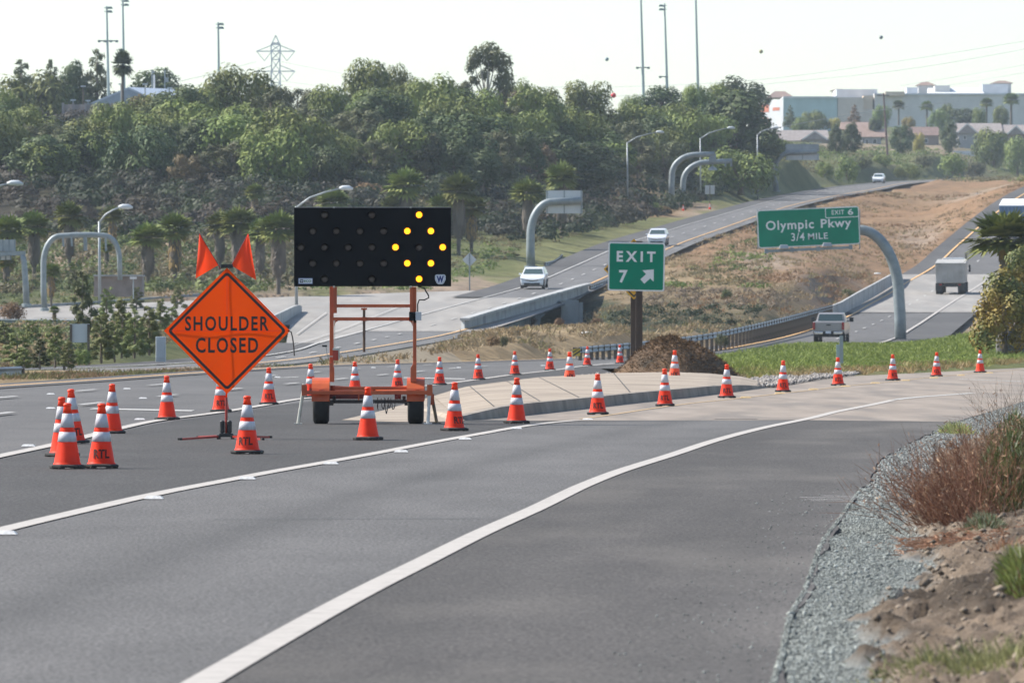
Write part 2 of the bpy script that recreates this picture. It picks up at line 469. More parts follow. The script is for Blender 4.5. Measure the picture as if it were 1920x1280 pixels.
quads = np.stack([idx[:-1, :-1], idx[:-1, 1:], idx[1:, 1:], idx[1:, :-1]], -1).reshape(-1, 4)
me = np_mesh("ground", np.stack([XX, DD, ZZ], -1).reshape(-1, 3), quads)
# zone colours of the soil and its dry cover: nearest control points, with a ragged border
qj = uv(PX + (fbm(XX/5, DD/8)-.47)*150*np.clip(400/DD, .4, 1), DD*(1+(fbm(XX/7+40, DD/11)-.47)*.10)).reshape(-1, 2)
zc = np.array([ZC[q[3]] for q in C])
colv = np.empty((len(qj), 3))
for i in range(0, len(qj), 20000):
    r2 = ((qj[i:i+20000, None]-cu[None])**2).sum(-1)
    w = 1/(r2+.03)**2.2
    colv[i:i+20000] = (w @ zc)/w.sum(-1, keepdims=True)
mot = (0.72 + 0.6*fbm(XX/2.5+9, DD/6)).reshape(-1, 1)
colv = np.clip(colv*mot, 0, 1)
at = me.color_attributes.new("soil", 'FLOAT_COLOR', 'POINT')
at.data.foreach_set("color", np.c_[colv, np.ones(len(colv))].astype(np.float32).ravel())
gm = bpy.data.materials.new("ground"); gm.use_nodes = True
N = gm.node_tree.nodes; L = gm.node_tree.links
b = N["Principled BSDF"]; b.inputs["Roughness"].default_value = .95; b.inputs["Specular IOR Level"].default_value = .1
va = N.new("ShaderNodeVertexColor"); va.layer_name = "soil"
tc = N.new("ShaderNodeTexCoord")
nz = N.new("ShaderNodeTexNoise"); nz.inputs["Scale"].default_value = .9; nz.inputs["Detail"].default_value = 9; nz.inputs["Roughness"].default_value = .7
L.new(tc.outputs["Object"], nz.inputs["Vector"])
mr = N.new("ShaderNodeMapRange"); mr.inputs[1].default_value = .3; mr.inputs[2].default_value = .7; mr.inputs[3].default_value = .55; mr.inputs[4].default_value = 1.4
L.new(nz.outputs[0], mr.inputs[0])
vm = N.new("ShaderNodeVectorMath"); vm.operation = 'SCALE'
L.new(va.outputs[0], vm.inputs[0]); L.new(mr.outputs[0], vm.inputs["Scale"]); L.new(vm.outputs[0], b.inputs["Base Color"])
bp = N.new("ShaderNodeBump"); bp.inputs["Strength"].default_value = .8; bp.inputs["Distance"].default_value = .5
L.new(nz.outputs[0], bp.inputs["Height"]); L.new(bp.outputs[0], b.inputs["Normal"])
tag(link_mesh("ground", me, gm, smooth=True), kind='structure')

# ---- pavement materials
A_LANE = asphalt("lane_asphalt", .103, .34, 1.1)
A_DARK = asphalt("gore_asphalt", .058, .35, 1.6)
A_SHOULDER = asphalt("shoulder_asphalt", .064, .35, 2.4, dust=.20, wear=True)
A_RAMP = asphalt("ramp_asphalt", .103, .34, 1.1, wear=True)
A_FAR = asphalt("far_asphalt", .125, .2, .8, (.5, .03, 1))
A_FARDARK = asphalt("far_shoulder_asphalt", .078, .2, 1.2)
CONC = mat("road_concrete", (.205, .17, .138), (.265, .222, .182), 1.5, .9, bump=.2, bscale=60, stretch=(1, .12, 1), c3=(.16, .138, .118), s3=.9)
CONC_FAR = mat("bridge_deck_concrete", (.215, .20, .182), (.285, .266, .242), .7, .9, stretch=(1, .1, 1), c3=(.215, .205, .19), s3=.4)
BARRIER = mat("barrier_concrete", (.33, .335, .33), (.43, .435, .425), 1.2, .85, bump=.15, bscale=20, c3=(.24, .24, .235), s3=.6)
PAINT_W = mat("white_road_paint", (.375, .348, .318), (.43, .402, .37), 24, .8, bump=.2, bscale=150, c3=(.335, .312, .285), s3=5)
PAINT_FAR = mat("worn_white_road_paint", (.38, .37, .35), (.46, .45, .43), 3, .8)
PAINT_Y = mat("yellow_road_paint", (.62, .36, .13), (.70, .44, .2), 4, .7)

def ribbon(name, fn, ds, tl, tr, mats, dz, segs=None, kind='structure', hw=0):
    """sheet along a freeway; tl/tr map (xl,xr) to the sheet's edges"""
    xl, xr, z = fn(ds)
    l = tl(xl, xr); r = tr(xl, xr)
    mb = MB()
    if segs is None: segs = [(ds[0], ds[-1])]
    for a, b in segs:
        k = np.where((ds >= a) & (ds <= b))[0]
        mb.strip([(l[i], ds[i], z[i]+dz) for i in k], [(r[i], ds[i], z[i]+dz) for i in k])
    o = mb.build(name, mats)
    return tag(o, kind=kind) if kind else o

dR = np.unique(np.r_[np.arange(18, 200, 6), np.arange(200, 1000, 4)]).astype(float)
ribbon("freeway_road", rr, dR, lambda a, b: a-1.6, lambda a, b: b+.0, A_LANE, .004)
ribbon("freeway_road_shoulder", rr, dR[(dR > 236)], lambda a, b: b-.3, lambda a, b: b+3.0, A_FARDARK, .014)
ribbon("freeway_median_shoulder", rr, dR, lambda a, b: a-1.9, lambda a, b: a-.05, A_FARDARK, .012)
ribbon("bridge_deck_road", rr, np.arange(524, 642, 3.0), lambda a, b: a-1.9, lambda a, b: b+3.0, CONC_FAR, .045)
ribbon("yellow_road_line", rr, dR, lambda a, b: a-.10, lambda a, b: a+.10, PAINT_Y, .075)
ribbon("white_road_edge_line", rr, np.arange(262, 1000, 4.0), lambda a, b: b-.10, lambda a, b: b+.12, PAINT_W, .075)
for t, n0, dmax in ((.31, .66, 300), (.625, 3.9, 380), (.5, 5.0, 900)):
    d0 = 385.0 if t == .5 else 40.0
    ds = np.unique(np.r_[np.arange(d0, dmax, 14.63), np.arange(d0, dmax, 14.63)+3.66]+n0)
    segs = [(x, x+3.66) for x in np.arange(d0, dmax, 14.63)+n0]
    xl, xr, z = rr(ds)
    mb = MB()
    for s0, s1 in segs:
        q = np.array([s0, s1]); xl, xr, z = rr(q); xx = xl + (xr-xl)*t
        mb.strip([(xx[i]-.07, q[i], z[i]+.05) for i in (0, 1)], [(xx[i]+.07, q[i], z[i]+.05) for i in (0, 1)])
    tag(mb.build("lane_road_markings", PAINT_FAR), kind='structure')
dL = np.unique(np.r_[np.arange(205, 700, 4), np.arange(700, 1650, 12)]).astype(float)
ribbon("oncoming_road", lr, dL, lambda a, b: a-.0, lambda a, b: b+1.3, A_FAR, .03)
EMB = mat("embankment_soil", (.24, .185, .115), (.34, .265, .165), 1.2, .95, bump=.6, bscale=6)
xl_, xr2_, zz_ = lr(dL)
k_ = np.where((dL > 240) & (dL < 396))[0]
mb = MB().strip([(xr2_[i]+1.25, dL[i], zz_[i]+.02) for i in k_], [(xr2_[i]+3.6, dL[i]-.5, zz_[i]-1.0) for i in k_]); tag(mb.build("embankment_ground", EMB), kind='structure')
ribbon("oncoming_road_shoulder", lr, dL[dL > 478], lambda a, b: a-2.5, lambda a, b: a+.05, A_FARDARK, .05)
ribbon("oncoming_road_verge", lr, dL[dL < 335], lambda a, b: a-2.5, lambda a, b: a+.05, A_FARDARK, .05)
ribbon("oncoming_bridge_deck_road", lr, np.arange(386, 482, 3.0), lambda a, b: a-.2, lambda a, b: b+1.3, CONC_FAR, .045)
ribbon("oncoming_white_road_line", lr, dL, lambda a, b: a-.08, lambda a, b: a+.08, PAINT_FAR, .08)
ribbon("oncoming_yellow_road_line", lr, dL, lambda a, b: b-.08, lambda a, b: b+.08, PAINT_Y, .08)
mb = MB()
for s0 in np.arange(240, 1100, 14.63):
    q = np.array([s0, s0+3.66]); xl, xr, z = lr(q); xx = xl+(xr-xl)*.5
    mb.strip([(xx[i]-.07, q[i], z[i]+.08) for i in (0, 1)], [(xx[i]+.07, q[i], z[i]+.08) for i in (0, 1)])
tag(mb.build("oncoming_lane_road_markings", PAINT_FAR), kind='structure')
# merging ramp of the oncoming side, in pale concrete
def loft(name, A, B, m, n=24, dz=0.0):
    def res(Q):
        t = np.linspace(0, 1, n+1); k = np.linspace(0, 1, len(Q))
        Q = np.array([tuple(P(*q)) for q in Q])
        return [tuple(np.interp(t_, k, Q[:, i]) for i in range(3)) for t_ in t]
    a, b = res(A), res(B)
    mb = MB()
    rows = 6
    L_ = [[tuple(np.array(p)*(1-j/rows)+np.array(q)*j/rows+np.array((0, 0, dz))) for p, q in zip(a, b)] for j in range(rows+1)]
    for j in range(rows): mb.strip(L_[j], L_[j+1])
    return tag(mb.build(name, m), kind='structure')
_ld = np.linspace(205, 600, 2000); _ly = hermite(LR[:, 0], LR[:, 3], _ld)
def d_lr(py): return float(np.interp(-py, -_ly, _ld))
def PL_(px, py, dz=0.0):
    d = d_lr(py); return Vector(((px-960)*d/F, d, EYE+(H-py)*d/F+dz))
def ramp_sheet(name, cols, m, dz):
    """pavement on the oncoming road's own plane: rows of (py, px_left, px_right)"""
    ys = np.array([q[0] for q in cols]); order = np.argsort(-ys)
    yy = np.linspace(ys.max(), ys.min(), 60)
    l = np.interp(-yy, -ys[order], np.array([cols[k][1] for k in order])); r = np.interp(-yy, -ys[order], np.array([cols[k][2] for k in order]))
    mb = MB().strip([PL_(a, y, dz) for a, y in zip(l, yy)], [PL_(b, y, dz) for b, y in zip(r, yy)])
    return tag(mb.build(name, m), kind='structure')
ramp_sheet("entrance_ramp_road", [(607, -420, 548), (580, -420, 572), (570, 170, 600), (561, 375, 640), (553.5, 566, 660)], CONC_FAR, -.06)
ramp_sheet("merge_road", [(654, 530, 560), (645, 536, 597), (620, 541, 695), (606, 544, 745), (590, 556, 802), (571, 566, 868), (556, 600, 922), (551, 660, 940), (546, 800, 958), (544, 880, 962)], CONC_FAR, -.03)
def px_line(name, pts, w, m, dz):
    ys = np.linspace(pts[0][1], pts[-1][1], 24); xs = hermite([-p[1] for p in pts], [p[0] for p in pts], -ys)
    q = [PL_(x, y, dz) for x, y in zip(xs, ys)]
    mb = MB().strip([(v.x-w/2, v.y, v.z) for v in q], [(v.x+w/2, v.y, v.z) for v in q])
    return tag(mb.build(name, m), kind='structure')
px_line("merge_road_line", [(551, 649), (640, 619), (690, 599), (751, 575)], .065, PAINT_FAR, .06)
px_line("ramp_road_line", [(556, 628), (590, 603), (612, 587)], .065, PAINT_FAR, .06)
# ------------------------------------------------------------------ near pavement, gore island, verge
LINE1 = [(-260, 1064), (0, 996), (150, 960), (300, 926), (440, 899), (500, 887.5), (604, 869), (708, 850), (812, 830), (896, 815), (1000, 797.5), (1062, 790.5), (1088, 788.7)]
LINE2 = [(300, 1330), (384, 1280), (520, 1201), (675, 1115), (792, 1056), (904, 1000), (1000, 957), (1100, 909), (1150, 889), (1262, 853), (1337, 828), (1431, 803), (1525, 783.5),
         (1562, 774), (1637, 759), (1678, 750)]
EDGE = [(1420, 1400), (1457, 1280), (1471, 1235), (1489, 1153), (1512, 1112), (1526, 1072), (1543, 1024), (1579, 972), (1607, 931), (1638, 895), (1654, 863), (1697, 836), (1743, 813),
        (1783, 794), (1824, 781.6), (1869, 768), (1919, 753), (2100, 718), (2400, 690)]
def world_fn(pts):
    q = sorted([(G(*p).y, G(*p).x) for p in pts])
    ys = [a for a, _ in q]; xs = [b for _, b in q]
    return lambda d: hermite(ys, xs, d)
f_l1, f_l2, f_edge = world_fn(LINE1), world_fn(LINE2), world_fn(EDGE)
f_kerb = world_fn([(872, 789), (944, 783), (1029, 774), (1102, 766), (1197, 755), (1282, 746.5), (1400, 732), (1454, 726)])

dn = np.arange(14, 114.6, 1.0)
def sheet(name, lo, hi, ds, m, z):
    mb = MB().strip([(x, y, z) for x, y in zip(lo, ds)], [(x, y, z) for x, y in zip(hi, ds)])
    return tag(mb.build(name, m), kind='structure')
xr_ = lambda d: rr(d)[1]
def worn_sheet(name, lo, hi, ds, m, z, wear, nc=28):
    t = np.linspace(0, 1, nc); X = lo[:, None]+(hi-lo)[:, None]*t; Y = np.repeat(ds[:, None], nc, 1)
    ix = np.arange(X.size).reshape(X.shape)
    me = np_mesh(name, np.stack([X, Y, np.full_like(X, z)], -1).reshape(-1, 3), np.stack([ix[:-1, :-1], ix[:-1, 1:], ix[1:, 1:], ix[1:, :-1]], -1).reshape(-1, 4))
    w = wear(t[None]+0*X, Y, X).reshape(-1, 1); set_tint(me, np.repeat(w, 3, 1))
    return tag(link_mesh(name, me, m), kind='structure')
def set_tint(me, cols):
    a = me.color_attributes.new("tint", 'FLOAT_COLOR', 'POINT')
    a.data.foreach_set("color", np.c_[cols, np.ones(len(cols))].astype(np.float32).ravel())
# wheel paths polished by traffic, oil drip line between them
worn_sheet("exit_ramp_road", f_l1(dn), f_l2(dn), dn, A_RAMP, .004, lambda t, y, x: 1 + .09*(np.exp(-((t-.30)/.085)**2)+np.exp(-((t-.70)/.085)**2)) - .16*np.exp(-((t-.5)/.06)**2)*(.5+fbm(x*2, y*.3)) - .05*np.exp(-((t-.97)/.05)**2))
# ragged outer edge of the shoulder asphalt
de = np.arange(14, 114.6, .08)
rag = f_edge(de) + (fbm(de*.45, de*0+3, 5)-.47)*.13
worn_sheet("ramp_road_shoulder", f_l2(de), rag, de, A_SHOULDER, .006, lambda t, y, x: .92 + .16*t + .55*np.clip(t-.78, 0, 1)*4*np.clip(fbm(y*.22, x*0+2)*3-1.25, 0, 1) + .10*np.exp(-((t-.45-.1*np.sin(y/9))/.10)**2))
mb = MB().strip([(x, y, .006) for x, y in zip(rag, de)], [(x+.05, y, -.05) for x, y in zip(rag, de)])
tag(mb.build("ramp_road_edge", A_SHOULDER), kind='structure')
dg = np.arange(14, 246, 2.0)
right = np.where(dg < 112.5, f_l1(np.minimum(dg, 113)), np.where(dg < 172, f_kerb(np.clip(dg, 112, 172))-.02, np.interp(dg, [172, 190, 215, 246], [5.0, 3.4, 3.2, 3.0])))
sheet("gore_road", xr_(dg), right, dg, A_DARK, .008)
poly = [(872, 789.6), (1090, 789), (1500, 787.8), (1788, 791), (1824, 781.6), (1869, 768), (1919, 753), (2100, 718), (2500, 690), (2500, 668), (1920, 686), (1700, 697), (1560, 706), (1460, 717), (1300, 732), (1100, 758)]
mb = MB(); mb.add([G(*p)+Vector((0, 0, .007)) for p in poly], [tuple(range(len(poly)))])
tag(mb.build("concrete_ramp_road", CONC), kind='structure')

def line(name, pts, w, m, z=.013):
    q = [G(*p) for p in pts]
    d = np.array([v.y for v in q]); x = np.array([v.x for v in q])
    if d[0] > d[-1]: d, x = d[::-1], x[::-1]
    dd = np.arange(d[0], d[-1], max(.5, (d[-1]-d[0])/200)); xx = hermite(d, x, dd)
    mb = MB().strip([(a-w/2, b, z) for a, b in zip(xx, dd)], [(a+w/2, b, z) for a, b in zip(xx, dd)])
    return tag(mb.build(name, m), kind='structure')
line("gore_white_road_line", LINE1, .185, PAINT_W)
line("ramp_white_road_line", LINE2, .175, PAINT_W)
line("ramp_white_road_line", [(1680, 749.6), (1693, 748), (1826, 737.3), (1990, 735)][:3], .2, PAINT_FAR)
line("freeway_white_road_line", [(-200, 906), (0, 857), (94, 837), (219, 806), (294, 790), (400, 776), (487, 762), (559, 749.5), (640, 741), (720, 732), (837, 720), (883, 714), (955, 704), (1040, 694.5), (1093, 687), (1150, 682)], .2, PAINT_W, .02)
line("ramp_yellow_road_line", [(1090, 786), (1155, 777), (1226, 766), (1290, 757.5), (1380, 748), (1450, 740), (1520, 732), (1591, 724), (1661, 717), (1745, 708), (1830, 700), (1920, 693)], .10, mat("faded_yellow_road_paint", (.36, .25, .135), (.42, .30, .17), 5, .85))
def flatmark(name, a, b, hw, z=.014):
    p, q = G(*a), G(*b)
    mb = MB(); mb.add([(p.x, p.y-hw, z), (q.x, q.y-hw, z), (q.x, q.y+hw, z), (p.x, p.y+hw, z)], [(0, 1, 2, 3)])
    return tag(mb.build(name, PAINT_FAR), kind='structure')
flatmark("road_marking", (172, 767), (362, 771), .75); flatmark("road_marking", (757, 708.5), (872, 711), 1.3)
flatmark("road_marking", (1800, 711.5), (1920, 716), .7); flatmark("road_marking", (520, 709), (560, 707), .9)
for i, (x0, x1, y) in enumerate(((1500, 1606, 934.5), (1512, 1604, 937.5), (1520, 1600, 940.5), (1540, 1603, 931.5))):
    flatmark("paint_scrape_road_marking", (x0, y), (x1, y+1), .035)
# tar seams and skid marks on the pavement
TAR = mat("tar_seam", (.03, .03, .03), rough=.7)
for a, b, hw in (((1340, 786.2), (1420, 786.6), .15), ((880, 790.2), (1270, 790.6), .10), ((390, 975), (1000, 973), .02), ((620, 868), (655, 867), .05)):
    p, q = G(*a), G(*b)
    mb = MB(); mb.add([(p.x, p.y-hw, .012), (q.x, q.y-hw, .012), (q.x, q.y+hw, .012), (p.x, p.y+hw, .012)], [(0, 1, 2, 3)])
    tag(mb.build("tar_seam_road_marking", TAR), kind='structure')

# ---- raised pavement markers
MK_W = mat("marker_ceramic", (.75, .74, .72), (.55, .54, .52), 40, .4)
MK_Y = mat("marker_amber", (.62, .45, .22), (.5, .36, .2), 40, .4)
mk = MB(); mk.box(0, 0, .009, .11, .11, .018, taper=(.7, .6)); mkm = mk.mesh("road_marker")
mky = mkm.copy(); mkm.materials.append(MK_W); mky.materials.append(MK_Y)
def marker(px, py, me, label, group, k=1.0):
    o = bpy.data.objects.new("road_marker", me); S.collection.objects.link(o)
    g = G(px, py); o.location = (g.x, g.y, .014); o.scale = (k*1.6, k*1.3, k*1.3)
    tag(o, label, "road marker", group)
for p in ((10, 1004), (288, 937), (463, 900), (620, 871.5), (752, 849), (872, 825), (968, 805), (1102, 788)):
    marker(*p, MK := mkm, "small white raised marker lying just below the white gore line", "white raised markers along the gore line")
for p in ((1398, 747), (1462, 739), (1525, 731.5), (1585, 725.7), (1641, 719.5), (1698, 714.5), (1751, 709.7), (1802, 705), (1855, 700.4)):
    marker(*p, mky, "small amber raised marker beside the yellow line of the concrete ramp", "amber raised markers along the ramp", 1.4)
for p in ((53, 838), (95, 740), (238, 730), (268, 748), (95, 767), (262, 788), (430, 718), (520, 708), (700, 690), (860, 690), (1018, 686)):
    marker(*p, mkm, "small white raised marker between the freeway lanes", "white raised markers between freeway lanes", 1.0)

# ---- gore island: sloped concrete nose with a kerb
ISL = mat("island_concrete", (.275, .225, .172), (.345, .288, .228), 1.1, .95, bump=.5, bscale=35, c3=(.22, .18, .142), s3=.5)
KERB = mat("kerb_concrete", (.215, .185, .152), (.275, .24, .20), 2, .9, bump=.3, bscale=40, c3=(.16, .14, .118), s3=.8)
kb = [(872, 789), (905, 787), (944, 783), (985, 779), (1029, 774), (1102, 766), (1197, 755), (1282, 746.5), (1340, 739.5), (1400, 732), (1454, 726)]
kz = [.08, .13, .18, .2, .2, .2, .2, .2, .19, .13, .008]
fr = [(812, 744), (850, 735), (880, 730), (915, 727), (950, 724), (1010, 718), (1150, 710), (1262, 708), (1330, 710), (1392, 713), (1452, 723)]
fz = [.02, .05, .08, .1, .12, .14, .15, .15, .14, .1, .008]
B = [G(*p)+Vector((0, 0, -.02)) for p in kb]
T = [Vector((b.x-.04, b.y+.08, z)) for b, z in zip([G(*p) for p in kb], kz)]
T2 = [Vector((b.x-.16, b.y+.30, z+.004)) for b, z in zip([G(*p) for p in kb], kz)]
FR = [G(p[0], p[1], z)+Vector((0, 0, z)) for p, z in zip(fr, fz)]
mb = MB().strip(B, T).strip(T, T2)
tag(mb.build("kerb", KERB, smooth=False), kind='structure')
mb = MB()
rows = [[t.lerp(f, k/4) for t, f in zip(T2, FR)] for k in range(5)]
for k in range(4): mb.strip(rows[k], rows[k+1])
mb.strip(FR, [Vector((f.x-.05, f.y+.3, -.02)) for f in FR])
nose = [G(640, 788.5), G(720, 770), G(760, 758), G(812, 744), G(872, 789), G(850, 791), G(760, 792.5)]
mb.add([v+Vector((0, 0, .013)) for v in nose[:4]] + [T2[0], B[0]+Vector((0, 0, .035))] + [v+Vector((0, 0, .013)) for v in nose[5:]], [(0, 1, 7), (1, 6, 7), (1, 2, 6), (2, 3, 4, 6), (4, 5, 6)])
tag(mb.build("island_pavement", ISL), kind='structure')
# joints across the island slab
mb = MB()
for k in (2, 4, 5, 6):
    a, b2 = T2[k], FR[k]
    mb.add([a+Vector((-.012, 0, .006)), a+Vector((.012, 0, .006)), b2+Vector((.012, 0, .006)), b2+Vector((-.012, 0, .006))], [(0, 1, 2, 3)])
tag(mb.build("island_pavement_joint", TAR), kind='structure')

# ---- tinted scatter materials and builders
def tint_mat(name, rough=.8, trans=.0, spec=.2):
    m = bpy.data.materials.new(name); m.use_nodes = True
    N = m.node_tree.nodes; L = m.node_tree.links
    b = N["Principled BSDF"]; b.inputs["Roughness"].default_value = rough; b.inputs["Specular IOR Level"].default_value = spec
    v = N.new("ShaderNodeVertexColor"); v.layer_name = "tint"
    L.new(v.outputs[0], b.inputs["Base Color"])
    if trans:
        t = N.new("ShaderNodeBsdfTranslucent"); L.new(v.outputs[0], t.inputs[0])
        x = N.new("ShaderNodeMixShader"); x.inputs[0].default_value = trans
        L.new(b.outputs[0], x.inputs[1]); L.new(t.outputs[0], x.inputs[2]); L.new(x.outputs[0], N["Material Output"].inputs[0])
    return m
STONE = tint_mat("stone", .85)
LEAF = tint_mat("leaf", .65, .32, .3)
STRAW = tint_mat("straw", .85, .2)
def set_tint(me, cols):
    a = me.color_attributes.new("tint", 'FLOAT_COLOR', 'POINT')
    a.data.foreach_set("color", np.c_[cols, np.ones(len(cols))].astype(np.float32).ravel())
def stones(name, x, y, z, r, cols, m=STONE):
    n = len(x)
    t = np.array([(1, 0, 0), (0, 1, 0), (-1, 0, 0), (0, -1, 0), (0, 0, .8), (0, 0, -.8)], float)
    f = np.array([(0, 1, 4), (1, 2, 4), (2, 3, 4), (3, 0, 4), (1, 0, 5), (2, 1, 5), (3, 2, 5), (0, 3, 5)])
    k = t[None]*(1+RNG.uniform(-.35, .35, (n, 6, 1)))*np.asarray(r)[:, None, None]*RNG.uniform(.6, 1.15, (n, 1, 3))
    a = RNG.uniform(0, 6.28, n); ca, sa = np.cos(a)[:, None], np.sin(a)[:, None]
    v = np.stack([k[..., 0]*ca-k[..., 1]*sa, k[..., 0]*sa+k[..., 1]*ca, k[..., 2]], -1) + np.stack([x, y, z], -1)[:, None]
    me = np_mesh(name, v.reshape(-1, 3), (f[None]+6*np.arange(n)[:, None, None]).reshape(-1, 3))
    set_tint(me, np.repeat(cols, 6, 0))
    return link_mesh(name, me, m)
def blades(name, base, tip, w, cols, m, bend=.0, parent=None, loc=None):
    """flat tapering blades from base to tip, two segments each, sagging by bend"""
    n = len(base); d = tip-base; L_ = np.linalg.norm(d, axis=1, keepdims=True)
    rv = RNG.normal(size=(n, 3)); rv[:, 2] *= .3
    s = np.cross(d, rv); s /= np.linalg.norm(s, axis=1, keepdims=True)+1e-9
    w = np.asarray(w).reshape(-1, 1)/2
    mid = base+d*.55+np.array([0, 0, 1])*L_*bend
    v = np.stack([base-s*w, base+s*w, mid+s*w*.9, mid-s*w*.9, tip+s*w*.15, tip-s*w*.15], 1)
    q = np.array([(0, 1, 2, 3), (3, 2, 4, 5)])
    me = np_mesh(name, v.reshape(-1, 3), (q[None]+6*np.arange(n)[:, None, None]).reshape(-1, 4))
    set_tint(me, np.repeat(cols, 6, 0))
    return link_mesh(name, me, m, parent, loc=loc)
def vary(c1, c2, n, j=.18):
    t = RNG.random((n, 1)); return np.clip((np.array(c1)*(1-t)+np.array(c2)*t)*(1+RNG.uniform(-j, j, (n, 1))), 0, 1)

# ---- right verge: gravel strip, torn soil
f_soil = world_fn([(1600, 1400), (1634, 1280), (1622, 1198), (1660, 1140), (1712, 1118), (1738, 1085), (1722, 1049), (1708, 1017), (1716, 926), (1728, 881), (1835, 822), (1903, 786), (2000, 765), (2200, 735), (2500, 705)])
rows_d = np.r_[np.arange(22, 60, .10), np.arange(60, 110, .5), np.arange(110, 175, 2.5)]
tt = np.r_[np.linspace(0, .55, 110), np.linspace(.56, 1, 25)]
TT, DV = np.meshgrid(tt, rows_d)
e0 = f_edge(DV)
XV = e0 - .25 + TT*4.5*(1+DV/80)
soil = np.clip((XV - f_soil(DV) + (fbm(XV*5, DV*2.2)-.47)*.55)/.10, 0, 1)
def verge_z(x, d, soil):
    z = -.004 - .02*np.exp(-((x-f_edge(d)-.06)/.08)**2)*np.clip(fbm(d*.35, d*0+9)*4-1.8, 0, 1) + np.clip((x-f_edge(d))*.02, -.02, .06) + (fbm(x*9, d*6)-.47)*.03
    bank = np.clip((x-f_soil(d))/1.2, 0, 1)
    return z + soil*((fbm(x*4.5+7, d*2.6, 5)-.40)*.20 + (fbm(x*14, d*9)-.47)*.10 + (fbm(x*34, d*22)-.47)*.035) + bank*.16 + _clods(x, d)
MOUNDS = [(1672, 1138, .13, .10), (1655, 1205, .12, .09), (1735, 1160, .16, .08), (1850, 1190, .26, .19), (1815, 1150, .14, .10), (1900, 1140, .2, .12), (1700, 1180, .08, .05), (1650, 1250, .1, .07), (1780, 1070, .1, .05), (1860, 1085, .14, .05)]
def _clods(x, d):
    z = 0
    for px, py, r, h in MOUNDS:
        g = G(px, py)
        z = z + h*np.exp(-(((x-g.x)/r)**2+((d-g.y)/(r*2.6))**2)) * (.7+.6*fbm(x*22, d*12))
    return z
ZV = verge_z(XV, DV, soil)
ZV[:, 0] = -.15
nr, nc_ = XV.shape
idx = np.arange(nr*nc_).reshape(nr, nc_)
me = np_mesh("verge_ground", np.stack([XV, DV, ZV], -1).reshape(-1, 3), np.stack([idx[:-1, :-1], idx[:-1, 1:], idx[1:, 1:], idx[1:, :-1]], -1).reshape(-1, 4))
gcol = np.array([.205, .215, .205])*(.75+.5*RNG.random(XV.shape)[..., None])
wet = np.clip((fbm(XV*3+3, DV*1.7)-.44)*5, 0, 1)[..., None]
clod = np.clip(_clods(XV, DV)*14, 0, 1)[..., None]
scol = (np.array([.215, .165, .120])*(1-wet) + np.array([.125, .096, .070])*wet)*(1-clod)+np.array([.065, .050, .037])*clod
scol = scol*(.8+.4*fbm(XV*30, DV*20)[..., None])
set_tint(me, (gcol*(1-soil[..., None])+scol*soil[..., None]).reshape(-1, 3))
SOILM = tint_mat("verge_soil", .95)
N = SOILM.node_tree.nodes; L = SOILM.node_tree.links
nz = N.new("ShaderNodeTexNoise"); nz.inputs["Scale"].default_value = 38; nz.inputs["Detail"].default_value = 8; nz.inputs["Roughness"].default_value = .7
tc = N.new("ShaderNodeTexCoord"); L.new(tc.outputs["Object"], nz.inputs["Vector"])
mr = N.new("ShaderNodeMapRange"); mr.inputs[1].default_value = .3; mr.inputs[2].default_value = .7; mr.inputs[3].default_value = .6; mr.inputs[4].default_value = 1.4; L.new(nz.outputs[0], mr.inputs[0])
vm = N.new("ShaderNodeVectorMath"); vm.operation = 'SCALE'; L.new([q for q in N if q.type == 'VERTEX_COLOR'][0].outputs[0], vm.inputs[0]); L.new(mr.outputs[0], vm.inputs["Scale"]); L.new(vm.outputs[0], N["Principled BSDF"].inputs["Base Color"])
bp = N.new("ShaderNodeBump"); bp.inputs["Strength"].default_value = .9; bp.inputs["Distance"].default_value = .03; L.new(nz.outputs[0], bp.inputs["Height"]); L.new(bp.outputs[0], N["Principled BSDF"].inputs["Normal"])
tag(link_mesh("verge_ground", me, SOILM, smooth=True), kind='structure')
# loose crushed stone: dense on the strip, scattered over the soil
n = 80000
d = 27 + (RNG.random(n)**1.15)*40; u = RNG.random(n)
x = f_edge(d) - .03 + u*(f_soil(d)-f_edge(d)+.10) - (RNG.random(n) < .02)*RNG.random(n)**2*.9
sl = np.clip((x-f_soil(d))/.1, 0, 1)
r = RNG.uniform(.0035, .0095, n)*(1+(RNG.random(n) > .96)*.9)
z = np.maximum(verge_z(x, d, sl*0), np.where(x < f_edge(d), .006, -9))+r*.25
tone = RNG.random((n, 1))**1.6
stones("gravel", x, d, z, r, np.array([.085, .095, .09])*(1-tone)+np.array([.40, .425, .395])*tone)
bpy.data.objects["gravel"]['kind'] = 'stuff'
n = 22000
d = 62 + RNG.random(n)*100; x = f_edge(d) + RNG.random(n)*(f_soil(d)-f_edge(d)+.3); r = RNG.uniform(.008, .02, n)
tone = RNG.random((n, 1))**1.5
tag(stones("gravel", x, d, verge_z(x, d, 0)+r*.2, r, np.array([.12, .13, .125])*(1-tone)+np.array([.40, .42, .395])*tone), kind='stuff')
n = 22000
d = 27+RNG.random(n)*28; x = f_soil(d)+RNG.random(n)**1.5*2.0; r = RNG.uniform(.003, .008, n)*(1+2.2*(RNG.random(n) > .95))
sl = np.clip((x-f_soil(d)+(fbm(x*5, d*2.2)-.47)*.55)/.10, 0, 1)
tag(stones("soil_rubble", x, d, verge_z(x, d, sl)+r*.2, r, vary((.16, .125, .092), (.34, .28, .22), n)), kind='stuff')
n = 900
d = 28+RNG.random(n)*24; x = f_soil(d)+RNG.random(n)*1.6; r = RNG.uniform(.010, .034, n)
tag(stones("soil_rubble", x, d, verge_z(x, d, np.ones(n))+r*.15, r, vary((.10, .078, .058), (.26, .21, .16), n)), kind='stuff')
